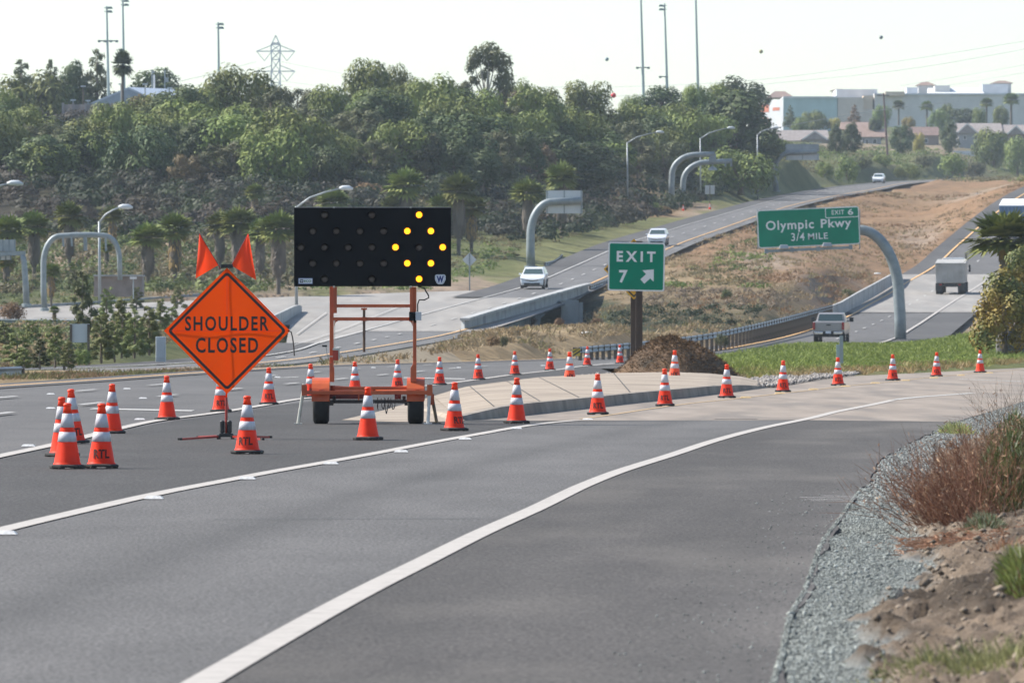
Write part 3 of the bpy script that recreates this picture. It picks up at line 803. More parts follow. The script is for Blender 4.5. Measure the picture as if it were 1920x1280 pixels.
def vza(x, d): return verge_z(x, d, (x > f_soil(d)).astype(float))
def vz(x, d): return float(verge_z(np.array([x]), np.array([d]), np.array([1.0 if x > f_soil(d) else 0.0]))[0])

# ---- gravel and mulch behind the island, green strip
GBASE = mat("dark_gravel_bed", (.16, .15, .14), (.30, .28, .26), 9, .95, bump=.8, bscale=30)
for pts in ([(950, 724), (1010, 716), (1120, 705), (1200, 703), (1330, 705), (1400, 713), (1330, 711.5), (1262, 711), (1150, 713), (1010, 721)],
            [(1398, 716), (1440, 708), (1530, 704), (1640, 699), (1600, 705), (1540, 712), (1456, 727), (1420, 728)]):
    q = [G(*p) for p in pts]
    mb = MB(); mb.add([v+Vector((0, 0, .02)) for v in q], [tuple(range(len(q)))])
    tag(mb.build("gravel_bed_ground", GBASE), kind='structure')
    n = 2600
    lo = (min(v.x for v in q), min(v.y for v in q)); hi = (max(v.x for v in q), max(v.y for v in q))
    x = RNG.uniform(lo[0], hi[0], n*4); y = RNG.uniform(lo[1], hi[1], n*4)
    k = inpoly(x, y, [(v.x, v.y) for v in q]); x, y = x[k][:n], y[k][:n]; r = RNG.uniform(.03, .075, len(x))
    tag(stones("gravel", x, y, .03+r*.4, r, vary((.10, .09, .085), (.40, .37, .34), len(x))), kind='stuff')

MX, MY = (1268-960)*189/F, 190.0
a = np.linspace(0, 2*np.pi, 97)[:-1]; rad = np.linspace(0, 1, 40)
AA, RR_ = np.meshgrid(a, rad)
mx = RR_*np.cos(AA)*1.74*(1+.10*np.sin(AA*2+1)) ; my = RR_*np.sin(AA)*1.7
hgt = 1.24*np.clip(1-RR_**1.5, 0, 1)**1.05*(1+.12*np.cos(AA+.6)*RR_) + (fbm(mx*2.2+5, my*2.2, 5)-.47)*.42*np.clip(1.15-RR_, 0, 1)
hgt = np.maximum(hgt, 0)
vs = np.stack([mx-.12*hgt, my, hgt], -1).reshape(-1, 3)
idx = np.arange(vs.shape[0]).reshape(len(rad), len(a)); nx_ = np.roll(idx, -1, 1)
me = np_mesh("mulch_mound", vs, np.stack([idx[:-1], nx_[:-1], nx_[1:], idx[1:]], -1).reshape(-1, 4))
MULCH = mat("mulch", (.07, .042, .023), (.19, .115, .062), 3.2, .95, bump=1.0, bscale=16, detail=9, c3=(.055, .04, .026), s3=1.6)
mound = link_mesh("mulch_mound", me, MULCH, smooth=True, loc=(MX, MY, .0))
tag(mound, "heap of dark brown shredded mulch behind the wooden posts of the green gore sign", "mulch heap")
n = 9000
ii = RNG.integers(0, len(vs), n); bs = vs[ii]+RNG.normal(0, .02, (n, 3)); dr = RNG.normal(size=(n, 3)); dr[:, 2] = np.abs(dr[:, 2])*.5
tp = bs + dr/np.linalg.norm(dr, axis=1, keepdims=True)*RNG.uniform(.04, .13, (n, 1))
o = blades("mulch_shreds", bs, tp, np.full(n, .018), vary((.045, .028, .016), (.20, .125, .068), n), STRAW, parent=mound)
o['kind'] = 'stuff'

def scatter_px(n, px0, px1, d0, d1, pw=1.0):
    px = RNG.uniform(px0, px1, n); d = d0+RNG.random(n)**pw*(d1-d0)
    return px, d, (px-960)*d/F, gz(px, d)
# green strip between the ramp and the freeway
n = 120000
px, d, x, z = scatter_px(n, 1330, 2350, 186, 352)
edge_d = np.interp(px, [1330, 1400, 1460, 1600, 1760, 1920, 2350], [187, 196, 200, 215, 232, 258, 300])
keep = (d > edge_d - 3 + (fbm(px/25, d/9)-.47)*26) & (d < np.interp(px, [1330, 1420, 1500, 2300], [285, 318, 352, 352])) & (fbm(x*.8, d*.25) > .36)
px, d, x, z = px[keep], d[keep], x[keep], z[keep]; n = len(x)
edge_d = edge_d[keep]
h = RNG.uniform(.08, .26, n)*(.5+.9*fbm(x*.5+3, d*.2))
b0 = np.stack([x, d, z-.03], -1); t0 = b0+np.stack([RNG.normal(0, .12, n), RNG.normal(0, .12, n), h], -1)
dry = np.clip((edge_d+16-d)/18+(fbm(x*.6, d*.3)-.5)*2.6, 0, .92)[:, None]
cols = vary((.105, .15, .03), (.27, .315, .08), n)*(.7+.7*fbm(x*.9, d*.35))[:, None]*(1-dry)+vary((.26, .165, .08), (.36, .26, .13), n)*dry
tag(blades("grass", b0, t0, RNG.uniform(.018, .05, n), cols, LEAF, .06), kind='stuff')
# dry bunch grass over the median and banks
px, d, x, z = scatter_px(40000, -100, 2050, 215, 1000, 1.4)
xl, xr, _ = rr(d); la, lb, _ = lr(d)
xl = xl-.6; lb = lb+.4
inmed = ((x < xl-1.6) & (x > lb+1.0))
keep = ~((px < 600) & (d < 300)) & inmed & (fbm(x*.35+2, d*.1) > .33)
px, d, x, z = px[keep], d[keep], x[keep], z[keep]; n = len(x)
rep = 9
bx = np.repeat(x, rep)+RNG.normal(0, .18, n*rep); bd = np.repeat(d, rep)+RNG.normal(0, .3, n*rep); bz = np.repeat(z, rep)
hh = RNG.uniform(.10, .34, n*rep)*(.5+fbm(bx*.3, bd*.08))
b0 = np.stack([bx, bd, bz-.05], -1); t0 = b0+np.stack([RNG.normal(0, .16, n*rep), RNG.normal(0, .16, n*rep), hh], -1)
cl = np.where((fbm(bx*.12+50, bd*.04) > .5)[:, None] & (bd > 480)[:, None], vary((.19, .11, .06), (.28, .18, .10), n*rep), vary((.235, .17, .095), (.34, .265, .16), n*rep))
gr = (RNG.random(n) < .12).repeat(rep)[:, None]
cl = np.where(gr, vary((.19, .175, .075), (.27, .235, .12), n*rep), cl)
tag(blades("dry_grass", b0, t0, RNG.uniform(.03, .08, n*rep), cl, STRAW, .05), kind='stuff')
# ------------------------------------------------------------------ vegetation
def leafmat(name, c1, c2, rnd=.24, trans=.07, scale=.9):
    return mat(name, c1, c2, scale=scale, rough=.62, spec=.25, trans=trans, rnd=rnd, contrast=(.35, .62))
L_PEPPER = leafmat("pepper_tree_leaves", (.080, .118, .026), (.215, .245, .06))
L_DARK = leafmat("dark_tree_leaves", (.038, .066, .024), (.10, .13, .042))
L_ACACIA = leafmat("acacia_leaves", (.065, .080, .034), (.135, .135, .058))
L_BROWN = leafmat("dry_leaves", (.16, .10, .05), (.26, .17, .085))
L_EUC = leafmat("eucalyptus_leaves", (.075, .095, .038), (.15, .155, .065))
L_YEL = leafmat("yellow_leaves", (.26, .22, .05), (.36, .29, .07))
L_PALM = leafmat("palm_leaves", (.12, .155, .042), (.32, .32, .10), scale=1.5)
L_SAP = leafmat("young_tree_leaves", (.095, .125, .038), (.25, .265, .09))
L_PINE = leafmat("pine_needles", (.065, .098, .034), (.15, .165, .06))
BARK = mat("bark", (.13, .10, .075), (.22, .175, .135), 6, .9, bump=.6, bscale=14)
BARK_PALE = mat("pale_bark", (.34, .30, .25), (.46, .42, .36), 5, .85, bump=.3, bscale=12)
SKIRT = mat("dead_frond_skirt", (.105, .088, .072), (.205, .172, .138), 6, .95, bump=1, bscale=12, stretch=(1, 1, .25), c3=(.09, .075, .06), s3=2)
TIPDRY = mat("dry_fronds", (.33, .22, .085), (.42, .30, .14), 3, .8, trans=.2)

def cards(cent, rad, n, size, droop=0.0, flat=.75, shell=.72, asp=1.0, rng=RNG, lean=None):
    """leaf cards spread through a crown made of ellipsoid clumps; returns quads' corner array"""
    cent = np.asarray(cent, float); rad = np.asarray(rad, float)
    if rad.ndim == 1: rad = np.stack([rad, rad, rad*flat], -1)
    w = (rad[:, 0]*rad[:, 2]); k = rng.choice(len(cent), n, p=w/w.sum())
    v = rng.normal(size=(n, 3)); v /= np.linalg.norm(v, axis=1, keepdims=True)
    rr_ = shell + (1-shell)*rng.random((n, 1))**.6 + rng.normal(0, .07, (n, 1))
    inner = rng.random((n, 1)) < .16
    rr_ = np.where(inner, rng.random((n, 1))*shell, rr_)
    p = cent[k] + v*rad[k]*rr_
    nrm = v*1.0 + rng.normal(0, .30, (n, 3)) + np.array([0, 0, .25]); nrm /= np.linalg.norm(nrm, axis=1, keepdims=True)
    up = np.tile(np.array([0, 0, -1.0]), (n, 1))*droop + rng.normal(0, 1, (n, 3))*(1-droop)
    a = up - nrm*(up*nrm).sum(1, keepdims=True); a /= np.linalg.norm(a, axis=1, keepdims=True)+1e-9
    b = np.cross(nrm, a)
    s = size*rng.uniform(.55, 1.4, (n, 1))
    a = a*s*asp; b = b*s/asp*.8
    return np.stack([p-a*.5-b*.25, p-b*.5+a*.1, p+a*.6, p+b*.5+a*.05], 1)
def card_mesh(name, c4):
    n = len(c4); return np_mesh(name, c4.reshape(-1, 3), np.arange(n*4).reshape(-1, 4))

def trunk_mesh(name, limbs, n=7):
    mb = MB()
    for pts, rs in limbs: mb.tube(pts, rs, n)
    return mb.mesh(name)

def clumps(k, w, h, z0, r0, r1, rng, top=.0):
    """clump centres filling an egg of width w and height h above z0"""
    out = []; rd = []
    for i in range(k):
        t = (i+.5)/k
        zz = z0 + h*(.12+.80*t)
        rr_ = w*.5*math.sqrt(max(.05, 1-((t-.42)/.62)**2))
        an = i*2.4+rng.uniform(-.5, .5); q = rr_*math.sqrt(rng.uniform(.15, 1))*.78
        r = rng.uniform(r0, r1)*w
        out.append((q*math.cos(an), q*math.sin(an), zz)); rd.append(r)
    return np.array(out), np.array(rd)

def proto_tree(kind, seed):
    """unit tree: height 1 m, crown about `asp` wide, copied and scaled; returns crown and trunk meshes"""
    rng = np.random.default_rng(seed); rnd = random.Random(seed)
    if kind == 'pepper':      # weeping, lumpy dome
        ce, ra = clumps(15, 1.15, .84, .12, .15, .24, rng)
        cr = np.concatenate([cards(ce, ra, 4200, .048, .75, 1.05, .74, 1.25, rng), cards(ce-np.array([0, 0, .07]), ra*1.0, 1200, .05, .95, 1.2, .8, 1.7, rng)])
        limbs = [([(0, 0, 0), (.02, 0, .2), (0, .02, .42)], [.05, .04, .028])] + [([(0, 0, .3), tuple(ce[i]*.6+np.array([0, 0, .12])), tuple(ce[i])], [.026, .016, .006]) for i in range(0, 15, 2)]
    elif kind == 'dark':      # dense upright evergreen
        ce, ra = clumps(13, .85, .92, .06, .15, .23, rng)
        cr = cards(ce, ra, 4600, .042, .2, 1.1, .7, 1.0, rng)
        limbs = [([(0, 0, 0), (0, .01, .4), (.01, 0, .8)], [.04, .03, .01])]
    elif kind == 'acacia':    # feathery, thin, irregular
        ce, ra = clumps(17, 1.0, .88, .08, .10, .19, rng)
        cr = cards(ce, ra, 3600, .040, .1, .9, .45, 1.5, rng)
        limbs = [([(0, 0, 0), (.03, 0, .3), (-.02, .02, .7)], [.035, .025, .01])] + [([(0, 0, .25), tuple(ce[i])], [.018, .005]) for i in range(0, 17, 2)]
    elif kind == 'pine':      # tapering conifer, whorls
        ce = []; ra = []
        for i in range(16):
            t = i/15; an = i*2.3; q = .20*(1-t)+.03
            ce.append((q*math.cos(an), q*math.sin(an), .16+.8*t)); ra.append(.15*(1-t)+.05)
        cr = cards(ce, ra, 3000, .040, .1, .7, .35, 1.6, rng)
        limbs = [([(0, 0, 0), (0, 0, .5), (0, 0, .97)], [.03, .02, .004])]
    elif kind == 'eucalyptus':  # tall open crown, bare pale limbs, flat-topped clumps
        ce = np.array([(-.34, 0, .46), (-.25, .1, .52), (-.12, -.08, .60), (.02, .1, .66), (-.05, 0, .88), (.1, .05, .93), (.2, -.05, .86), (.3, .08, .8), (.34, 0, .66), (.38, -.05, .54),
                       (.28, .1, .45), (.12, .1, .78), (-.14, 0, .80), (-.2, -.1, .72), (.24, 0, .58)])
        ra = np.array([.10, .10, .09, .09, .15, .16, .15, .15, .14, .13, .12, .13, .11, .08, .11])
        cr = cards(ce, ra, 3600, .036, .45, .75, .55, 1.4, rng)
        limbs = [([(0, 0, 0), (.03, 0, .3), (.05, 0, .45)], [.036, .03, .024])] + [([(.05, 0, .38), tuple((ce[i]+np.array([.05, 0, .3]))*.5), tuple(ce[i])], [.017, .011, .004]) for i in range(15)]
    elif kind == 'bush':      # low rounded shrub
        ce, ra = clumps(10, 1.35, .80, .0, .18, .28, rng)
        cr = cards(ce, ra, 2200, .07, .1, .9, .6, 1.1, rng)
        limbs = [([(0, 0, 0), (0, 0, .4)], [.04, .015])] + [([(0, 0, .05), tuple(ce[i])], [.02, .006]) for i in range(0, 10, 3)]
    elif kind == 'sapling':   # young pine, open, visible stem
        ce = []; ra = []
        for i in range(20):
            t = i/19; an = i*2.4+rng.uniform(-.4, .4); q = .21*(1-t*.6)*rng.uniform(.5, 1.2)
            ce.append((q*math.cos(an), q*math.sin(an), .12+.84*t)); ra.append(rng.uniform(.055, .105)*(1.15-.5*t))
        cr = cards(ce, ra, 1900, .05, .0, .8, .2, 1.9, rng)
        limbs = [([(0, 0, 0), (.01, 0, .5), (0, 0, .96)], [.022, .014, .004])] + [([(0, 0, ce[i][2]-.04), ce[i]], [.008, .003]) for i in range(0, 20, 2)]
    return card_mesh(kind+"_crown", cr), trunk_mesh(kind+"_trunk", limbs)

def proto_palm(seed, skirt=True):
    """unit fan palm, 1 m tall"""
    rng = np.random.default_rng(seed)
    tris = []
    hub = np.array([0, 0, .80])
    for i in range(38):
        t = i/37
        el = math.radians(88-135*t+rng.uniform(-9, 9)); az = i*2.399+rng.uniform(-.2, .2)
        dr = np.array([math.cos(el)*math.cos(az), math.cos(el)*math.sin(az), math.sin(el)])
        side = np.array([-math.sin(az), math.cos(az), 0]); nr_ = np.cross(dr, side)
        Lp = rng.uniform(.065, .10); q = hub+dr*Lp
        tris.append([hub-side*.004, hub+side*.004, q+side*.003, q-side*.003])
        R = rng.uniform(.145, .20)
        for j in range(11):
            an = math.radians(-95+190*j/10)+rng.uniform(-.05, .05)
            d2 = dr*math.cos(an)+side*math.sin(an)
            tip = q+d2*R*(1-.25*abs(j-5)/5) - np.array([0, 0, 1])*R*rng.uniform(.0, .18) + nr_*.01*(j % 2)
            pw = np.cross(d2, nr_); pw /= np.linalg.norm(pw)
            mid = q+d2*R*.55
            tris.append([q, mid+pw*.015, tip, mid-pw*.015])
    cr = card_mesh("palm_crown", np.array(tris))
    mb = MB(); n = 14; vs = []; fs = []
    prof = [(.020, 0), (.020, .10), (.024, .20), (.05, .27), (.066, .42), (.062, .58), (.05, .70), (.03, .80)] if skirt else [(.03, 0), (.028, .3), (.026, .6), (.03, .8)]
    for i, (r, z) in enumerate(prof):
        for k in range(n):
            a = 2*math.pi*k/n; q = r*(1+rng.uniform(-.16, .16)*(1 if 2 < i < 7 and skirt else .2))
            vs.append((q*math.cos(a), q*math.sin(a), z+(rng.uniform(-.02, .02) if i in (3, 4, 5) else 0)))
    for i in range(len(prof)-1):
        for k in range(n): fs.append((i*n+k, i*n+(k+1) % n, (i+1)*n+(k+1) % n, (i+1)*n+k))
    mb.add(vs, fs)
    tr = mb.mesh("palm_trunk")
    bl = []
    for i in range(230 if skirt else 60):
        z = rng.uniform(.30, .80) if skirt else rng.uniform(.70, .80); a = rng.uniform(0, 6.28); r = float(np.interp(z, [p[1] for p in prof], [p[0] for p in prof]))
        p = np.array([r*math.cos(a), r*math.sin(a), z]); s = np.array([-math.sin(a), math.cos(a), 0])
        tip = p*np.array([1.15, 1.15, 1])+np.array([0, 0, -rng.uniform(.06, .13)]); w = rng.uniform(.006, .014)
        if rng.random() < .12: tip = p*np.array([2.4, 2.4, 1])+np.array([0, 0, -.05])
        bl.append([p-s*w*.4, p+s*w*.4, (p+tip)/2+s*w, tip])
    dead = card_mesh("dead_fronds", np.array(bl))
    return cr, tr, dead

LMAT = dict(pepper=L_PEPPER, dark=L_DARK, acacia=L_ACACIA, pine=L_PINE, eucalyptus=L_EUC, bush=L_ACACIA, sapling=L_PINE)
PROTO = {}
for k, cnt in (('pepper', 4), ('dark', 3), ('acacia', 3), ('pine', 2), ('eucalyptus', 1), ('bush', 3), ('sapling', 4)):
    for i in range(cnt):
        cr, tr = proto_tree(k, 100*len(PROTO)+i+3)
        PROTO[(k, i)] = (cr, tr)
PALMS = [proto_palm(41+i) for i in range(4)] + [proto_palm(77, False)]
_mcache = {}
def with_mat(me, m):
    key = (me.name, m.name)
    if key not in _mcache:
        q = me.copy(); q.materials.clear(); q.materials.append(m); _mcache[key] = q
    return _mcache[key]
def raw(name, me, parent):
    o = bpy.data.objects.new(name, me); S.collection.objects.link(o); o.parent = parent; return o
_ti = 0
def place_tree(name, kind, px, top, bot, w, label, cat="tree", group=None, leaf=None, bark=None, d=None, dmin=420, width_asp=None, sink=0.0):
    """a tree seen in photo column px, crown between rows top and bot, w photo pixels wide, rooted where the ground is seen"""
    global _ti
    _ti += 1
    if d is None: d = d_at(px, bot, dmin)
    g = gpos(px, d); s = F/d
    zt = EYE+(H-top)/s
    hgt = max(zt-g.z, .5)
    vs = [k for k in PROTO if k[0] == kind]
    cr, tr = PROTO[vs[_ti % len(vs)]]
    e = empty(name, (g.x, g.y, g.z-sink), _ti*1.9 if kind != 'eucalyptus' else 0, label, cat, group)
    base = dict(pepper=1.15, dark=.85, acacia=1.0, pine=.62, eucalyptus=.98, bush=1.4, sapling=.42)[kind]
    e.scale = (w/s/base, w/s/base, hgt)
    raw("crown", with_mat(cr, leaf or LMAT[kind]), e)
    raw("trunk", with_mat(tr, bark or BARK), e)
    return e
def place_palm(px, top, bot, label, d=None, v=None, group="fan palms at the foot of the hill", dmin=400, wide=1.38, name="fan_palm", leaf=None):
    global _ti
    _ti += 1
    if d is None: d = d_at(px, bot, dmin)
    g = gpos(px, d); s = F/d
    hgt = EYE+(H-top)/s-g.z
    cr, tr, dead = PALMS[_ti % 4 if v is None else v]
    e = empty(name, (g.x, g.y, g.z), _ti*1.3, label, "palm tree", group)
    if group and 'foot' in group: wide *= .80+.34*((_ti*0.618) % 1)
    e.scale = (hgt*wide, hgt*wide, hgt)
    raw("crown", with_mat(cr, leaf or L_PALM), e)
    raw("trunk", with_mat(tr, SKIRT), e)
    raw("dead_fronds", with_mat(dead, SKIRT if _ti % 3 else TIPDRY), e)
    return e

# landmark phrases along the picture, used to tell neighbouring trees apart
def where(px, py):
    for lo, hi, s in ((-99, 40, "at the far left edge of the hill"), (40, 85, "left of the gabled metal roof, near the picture's edge"), (85, 118, "left of the concrete block wall under the gabled roof"),
                      (118, 150, "above the concrete block wall"), (150, 200, "under the left slope of the gabled metal roof"), (200, 245, "below the gabled metal roof's ridge"),
                      (245, 285, "below the right slope of the gabled metal roof"), (285, 335, "just right of the gabled metal roof"), (335, 385, "above the left orange flag"), (385, 425, "under the single sports light pole"),
                      (425, 478, "above the right orange flag"), (478, 525, "at the foot of the lattice pylon"), (525, 572, "just right of the lattice pylon, above the arrow board's left corner"),
                      (572, 612, "left of the fenced court, above the arrow board"), (612, 660, "below the fenced court"), (660, 715, "right of the fenced court"),
                      (715, 750, "above the middle of the arrow board"), (750, 775, "above the lit lamps of the arrow board"), (775, 822, "between the arrow board's lit arrow and the tall eucalyptus"),
                      (822, 865, "at the left foot of the tall eucalyptus"), (865, 915, "directly below the tall eucalyptus"), (915, 950, "at the right foot of the tall eucalyptus"), (950, 1000, "just right of the tall eucalyptus"),
                      (1000, 1060, "between the eucalyptus and the red marker ball"), (1060, 1130, "below the grey-blue marker ball"), (1130, 1170, "below the red marker ball"),
                      (1170, 1222, "at the foot of the leftmost of the three tall sports poles"), (1222, 1270, "at the foot of the middle of the three tall sports poles"),
                      (1270, 1335, "at the foot of the rightmost of the three tall sports poles"), (1335, 1400, "below the yellowish marker ball"), (1400, 1460, "left of the teal store front")):
        if lo <= px < hi: return s
    return "on the hill"
HILL = """pepper 12 170 242 60 broad olive|pepper 62 141 236 112 large mid green|pine 40 110 160 60 dark|pine 95 110 172 48 dark|dark 135 116 190 58 dark|pine 182 90 200 58 tall grey-green|pepper 125 150 202 58 light green|dark 290 130 190 92 dark
pepper 362 168 245 90 light green|pepper 440 132 240 118 large light green|pepper 158 230 300 84 light green|pepper 214 198 296 95 rounded green|pepper 268 245 335 95 dark green|acacia 268 176 245 58 brownish|acacia 312 178 250 66 grey-green|pepper 430 226 312 112 broad green|pepper 8 236 292 66 olive
dark 490 155 235 56 dark|acacia 556 166 232 66 drooping grey-green|acacia 592 166 232 56 olive|pepper 545 213 332 112 large green|pepper 505 248 342 104 pale green|pepper 598 278 344 78 dark green|pepper 690 122 222 90 tall dome shaped|pepper 742 129 212 48 narrow|pepper 762 156 238 72 mid green|pepper 695 178 256 80 light green|pepper 762 190 262 66 round green
eucalyptus 905 84 250 122 tall open|pepper 808 162 226 66 small green|acacia 842 193 272 84 olive|pepper 892 176 258 108 broad green|acacia 790 248 332 96 feathery dark|dark 872 238 332 94 dark|acacia 938 243 338 76 grey-green|acacia 640 216 262 70 low dark|acacia 965 168 242 54 brown tinged
pepper 978 158 242 66 green|pepper 1022 170 232 66 green|pepper 1100 160 232 86 domed green|acacia 1036 200 270 66 grey-green|pepper 1086 218 304 86 bright green|acacia 1152 232 288 56 olive|pepper 1192 203 264 90 pale green|pepper 1184 184 228 36 small pale|dark 1240 166 226 80 dark|pepper 1247 210 262 42 small light green|pepper 1202 260 312 48 small green|pepper 1242 246 312 66 rounded green|pepper 1302 233 294 56 light green|pepper 1302 163 212 50 green|dark 1376 176 286 122 very large dark|pepper 1388 288 342 52 pale green|dark 1424 243 318 66 dark
dark 850 270 345 70 shadowy dark|acacia 700 262 330 70 dark olive|dark 905 285 350 60 shadowy dark|dark 985 250 320 60 dark|acacia 1010 268 330 60 brownish|dark 1130 262 318 60 dark|acacia 60 236 282 50 dark|dark 330 235 300 60 dark|dark 380 232 310 70 dark|acacia 350 290 340 60 brownish|dark 640 248 300 56 dark|dark 815 215 290 66 dark|acacia 1160 290 345 52 dark olive|dark 1060 235 300 46 dark|acacia 1330 255 312 60 olive|dark 1265 268 322 46 dark|dark 455 262 330 70 dark|dark 480 225 270 50 dark|dark 935 195 262 60 dark|acacia 1290 212 246 44 brown tinged"""
seen = {}
WORDS = dict(pepper="weeping pepper tree", dark="dense evergreen tree", acacia="feathery acacia tree", pine="conifer", eucalyptus="eucalyptus tree")
NAMES = dict(pepper="pepper_tree", dark="evergreen_tree", acacia="acacia_tree", pine="conifer_tree", eucalyptus="eucalyptus_tree")
TR = []
for tok in HILL.replace("\n", "|").split("|"):
    a = tok.split(); TR.append((a[0], float(a[1]), float(a[2]), float(a[3]), float(a[4]), " ".join(a[5:])))
def band(t, b):
    return "on the skyline" if t < 180 else ("on the upper slope" if t < 232 else "on the lower slope")
def short(lab, kd, adj, px, t):
    if len(lab.split()) > 15: lab = f"{adj} {WORDS[kd]} {where(px, t)}"
    if len(lab.split()) > 15: lab = lab.replace(", near the picture's edge", "").replace("weeping ", "").replace(" of the three", "")
    return lab
for kd, px, t, b_, w, adj in TR:
    lab = f"{adj} {WORDS[kd]} {band(t, b_)}, {where(px, t)}"
    if kd == 'eucalyptus': lab = "tall open eucalyptus with bare pale limbs standing alone above the hill's tree line"
    lab = short(lab, kd, adj, px, t)
    while len(lab.split()) > 16: lab = lab.replace(" the ", " ", 1)
    if lab in seen: lab = lab.replace(adj, adj + " smaller", 1)
    if lab in seen: lab = lab.replace(adj, adj + " shadowed", 1)
    seen[lab] = 1
    lf = None
    if 'brown' in adj: lf = leafmat("brownish_leaves", (.12, .085, .045), (.19, .135, .07)) if "brownish_leaves" not in bpy.data.materials else bpy.data.materials["brownish_leaves"]
    if kd == 'pepper' and 'dark' in adj: lf = L_DARK
    if kd != 'eucalyptus' and not (px < 345 and t <= 150): k_ = 1.12 if px < 235 and t < 210 else (1.6 if kd == 'pepper' and t > 190 else 1.4); w *= k_; t -= 3 if k_ > 1.2 else 0; b_ += 12
    if px < 345 and t <= 150: w *= 1.55
    place_tree(NAMES[kd], kd, px, t, b_, w, lab, d=905 if px < 345 and t <= 150 else None, leaf=lf, bark=BARK_PALE if kd == 'eucalyptus' else None, dmin=600)

# further trees that close the belt on the slope; nothing tells them apart from one another
_fr = random.Random(5)
for k in range(58):
    px = -30+1440*((k*0.618034) % 1)+_fr.uniform(-10, 10); fl = 346 if px < 520 else (358 if px < 950 else 374)
    b_ = _fr.uniform(258 if px < 345 else 248, fl); hh = _fr.uniform(70, 115); w = _fr.uniform(95, 170)
    kd = _fr.choice(['pepper', 'pepper', 'dark', 'acacia', 'pepper'])
    place_tree("hillside_tree", kd, px, b_-hh, b_, w, "rounded green tree merging into the dense belt on the hillside", dmin=600, group="trees closing the belt on the hillside")

RIGHT = """pine 1482 197 238 28 narrow dark green|pepper 1527 209 250 60 wide green|pepper 1566 222 250 34 yellow|dark 1568 235 292 34 dark|dark 1596 230 294 42 taller dark|pine 1602 195 245 30 reddish grey|pepper 1652 198 242 40 olive|dark 1690 235 292 50 round dark|pepper 1703 220 248 28 yellowish|pepper 1760 205 245 40 olive|dark 1806 203 238 58 rounded dark|pepper 1723 251 288 27 yellow|dark 1780 226 290 40 dark|pepper 1862 243 316 82 big pale green|pepper 1908 257 330 60 pale green|bush 1786 283 326 62 round light green|bush 1588 290 338 46 bright green|bush 1732 287 315 44 dark|bush 1652 288 312 44 low olive|bush 1703 303 333 50 low green|bush 1462 258 300 40 olive|bush 1620 292 318 36 dark|bush 1545 300 332 40 pale|pepper 1836 205 250 36 green|pepper 1875 200 245 36 light green|bush 1830 300 328 50 dark|dark 1640 222 270 30 dark|pepper 1500 222 262 36 olive|pepper 1775 196 236 30 grey-green|bush 1690 310 332 30 olive"""
W2 = [(1440, 1475, "at the foot of the teal store"), (1475, 1512, "in front of the teal store's side wall"), (1512, 1548, "in front of the teal and beige stores' corner"), (1548, 1580, "above the leftmost house roof"),
      (1580, 1612, "right of the gable with white trim"), (1612, 1645, "left of the brown utility pole"), (1645, 1672, "at the brown utility pole"), (1672, 1698, "just right of the brown utility pole"), (1698, 1715, "in front of the grey mall wall"),
      (1715, 1745, "before the small reddish roofed house"), (1745, 1770, "left of the wide grey house roof"), (1770, 1796, "at the wide grey house roof's left end"), (1796, 1822, "below the mall's grey wall"),
      (1822, 1845, "left of the tall paired palms"), (1845, 1885, "beyond the road's bend, below the mall"), (1885, 1999, "at the picture's right edge beyond the bend")]
for tok in RIGHT.split("|"):
    a = tok.split(); kd = a[0]; px, t, b_, w = map(float, a[1:5]); adj = " ".join(a[5:])
    pl = [s for lo, hi, s in W2 if lo <= px < hi][0]
    word = {"pepper": "leafy tree", "dark": "dense tree", "pine": "conifer", "bush": "roadside shrub"}[kd]
    lab = f"{adj} {word} {pl}"
    if lab in seen: lab = lab.replace(adj, adj+" small", 1)
    seen[lab] = 1
    lf = L_YEL if 'yellow' in adj else (L_BROWN if 'reddish' in adj else (L_PEPPER if kd == 'bush' and 'dark' not in adj else None))
    place_tree({"pepper": "leafy_tree", "dark": "dense_tree", "pine": "conifer_tree", "bush": "shrub"}[kd], kd, px, t, b_, w, lab, "shrub" if kd == 'bush' else "tree", leaf=lf, dmin=950, group="trees and shrubs by the mall and houses")
for px, t, b_, lab in ((1738, 190, 240, "small fan palm in front of the grey mall wall"), (1685, 188, 236, "fan palm beside the brown utility pole, before the mall"), (1850, 184, 228, "fan palm before the mall, left of the tallest one"),
                       (1896, 175, 236, "tallest fan palm before the mall, near the picture's right edge"), (230, 95, 200, "feathery palm on the skyline beside the paired sports light poles")):
    place_palm(px, t, b_, lab, group="palms on the skyline", dmin=700, v=4, wide=1.35 if px > 1000 else .72, leaf=L_DARK if px < 1000 else None)
PL = """14 405 540 leftmost fan palm, at the picture's edge behind the sign's back|64 398 528 fan palm with full brown skirt left of the grey sign arch|130 378 515 fan palm standing inside the grey sign arch|211 388 470 fan palm behind the bent street lamp, right of the arch|200 455 505 small fan palm under the right leg of the sign arch|277 420 545 fan palm with a leafy crown right of the brown hut|328 400 540 fan palm with broad skirt, left of the left orange flag|412 396 520 fan palm between the two orange flags|447 390 528 fan palm seen just left of the right orange flag|478 346 420 sparse palm with dying fronds high above the right flag|488 410 535 fan palm between the right flag and the arrow board|522 398 552 large fan palm touching the arrow board's left edge|96 494 574 squat fan palm in front of the grey arch's left leg|625 357 470 palm top showing above the arrow board, right of the lamp arm|760 317 470 palm with yellowing crown above the arrow board's lit lamps|735 368 470 palm crown just above the middle of the arrow board|828 366 470 leafy palm crown above the arrow board's right corner|860 328 478 tall dark skirted palm at the arrow board's right edge|884 368 476 shorter palm right of the tall skirted one|990 336 462 palm left of the white sign back|1053 305 448 palm growing behind the white sign back|102 574 612 young palm in the scrub above the white fence line|12 478 545 stub of palm under the left sign back"""
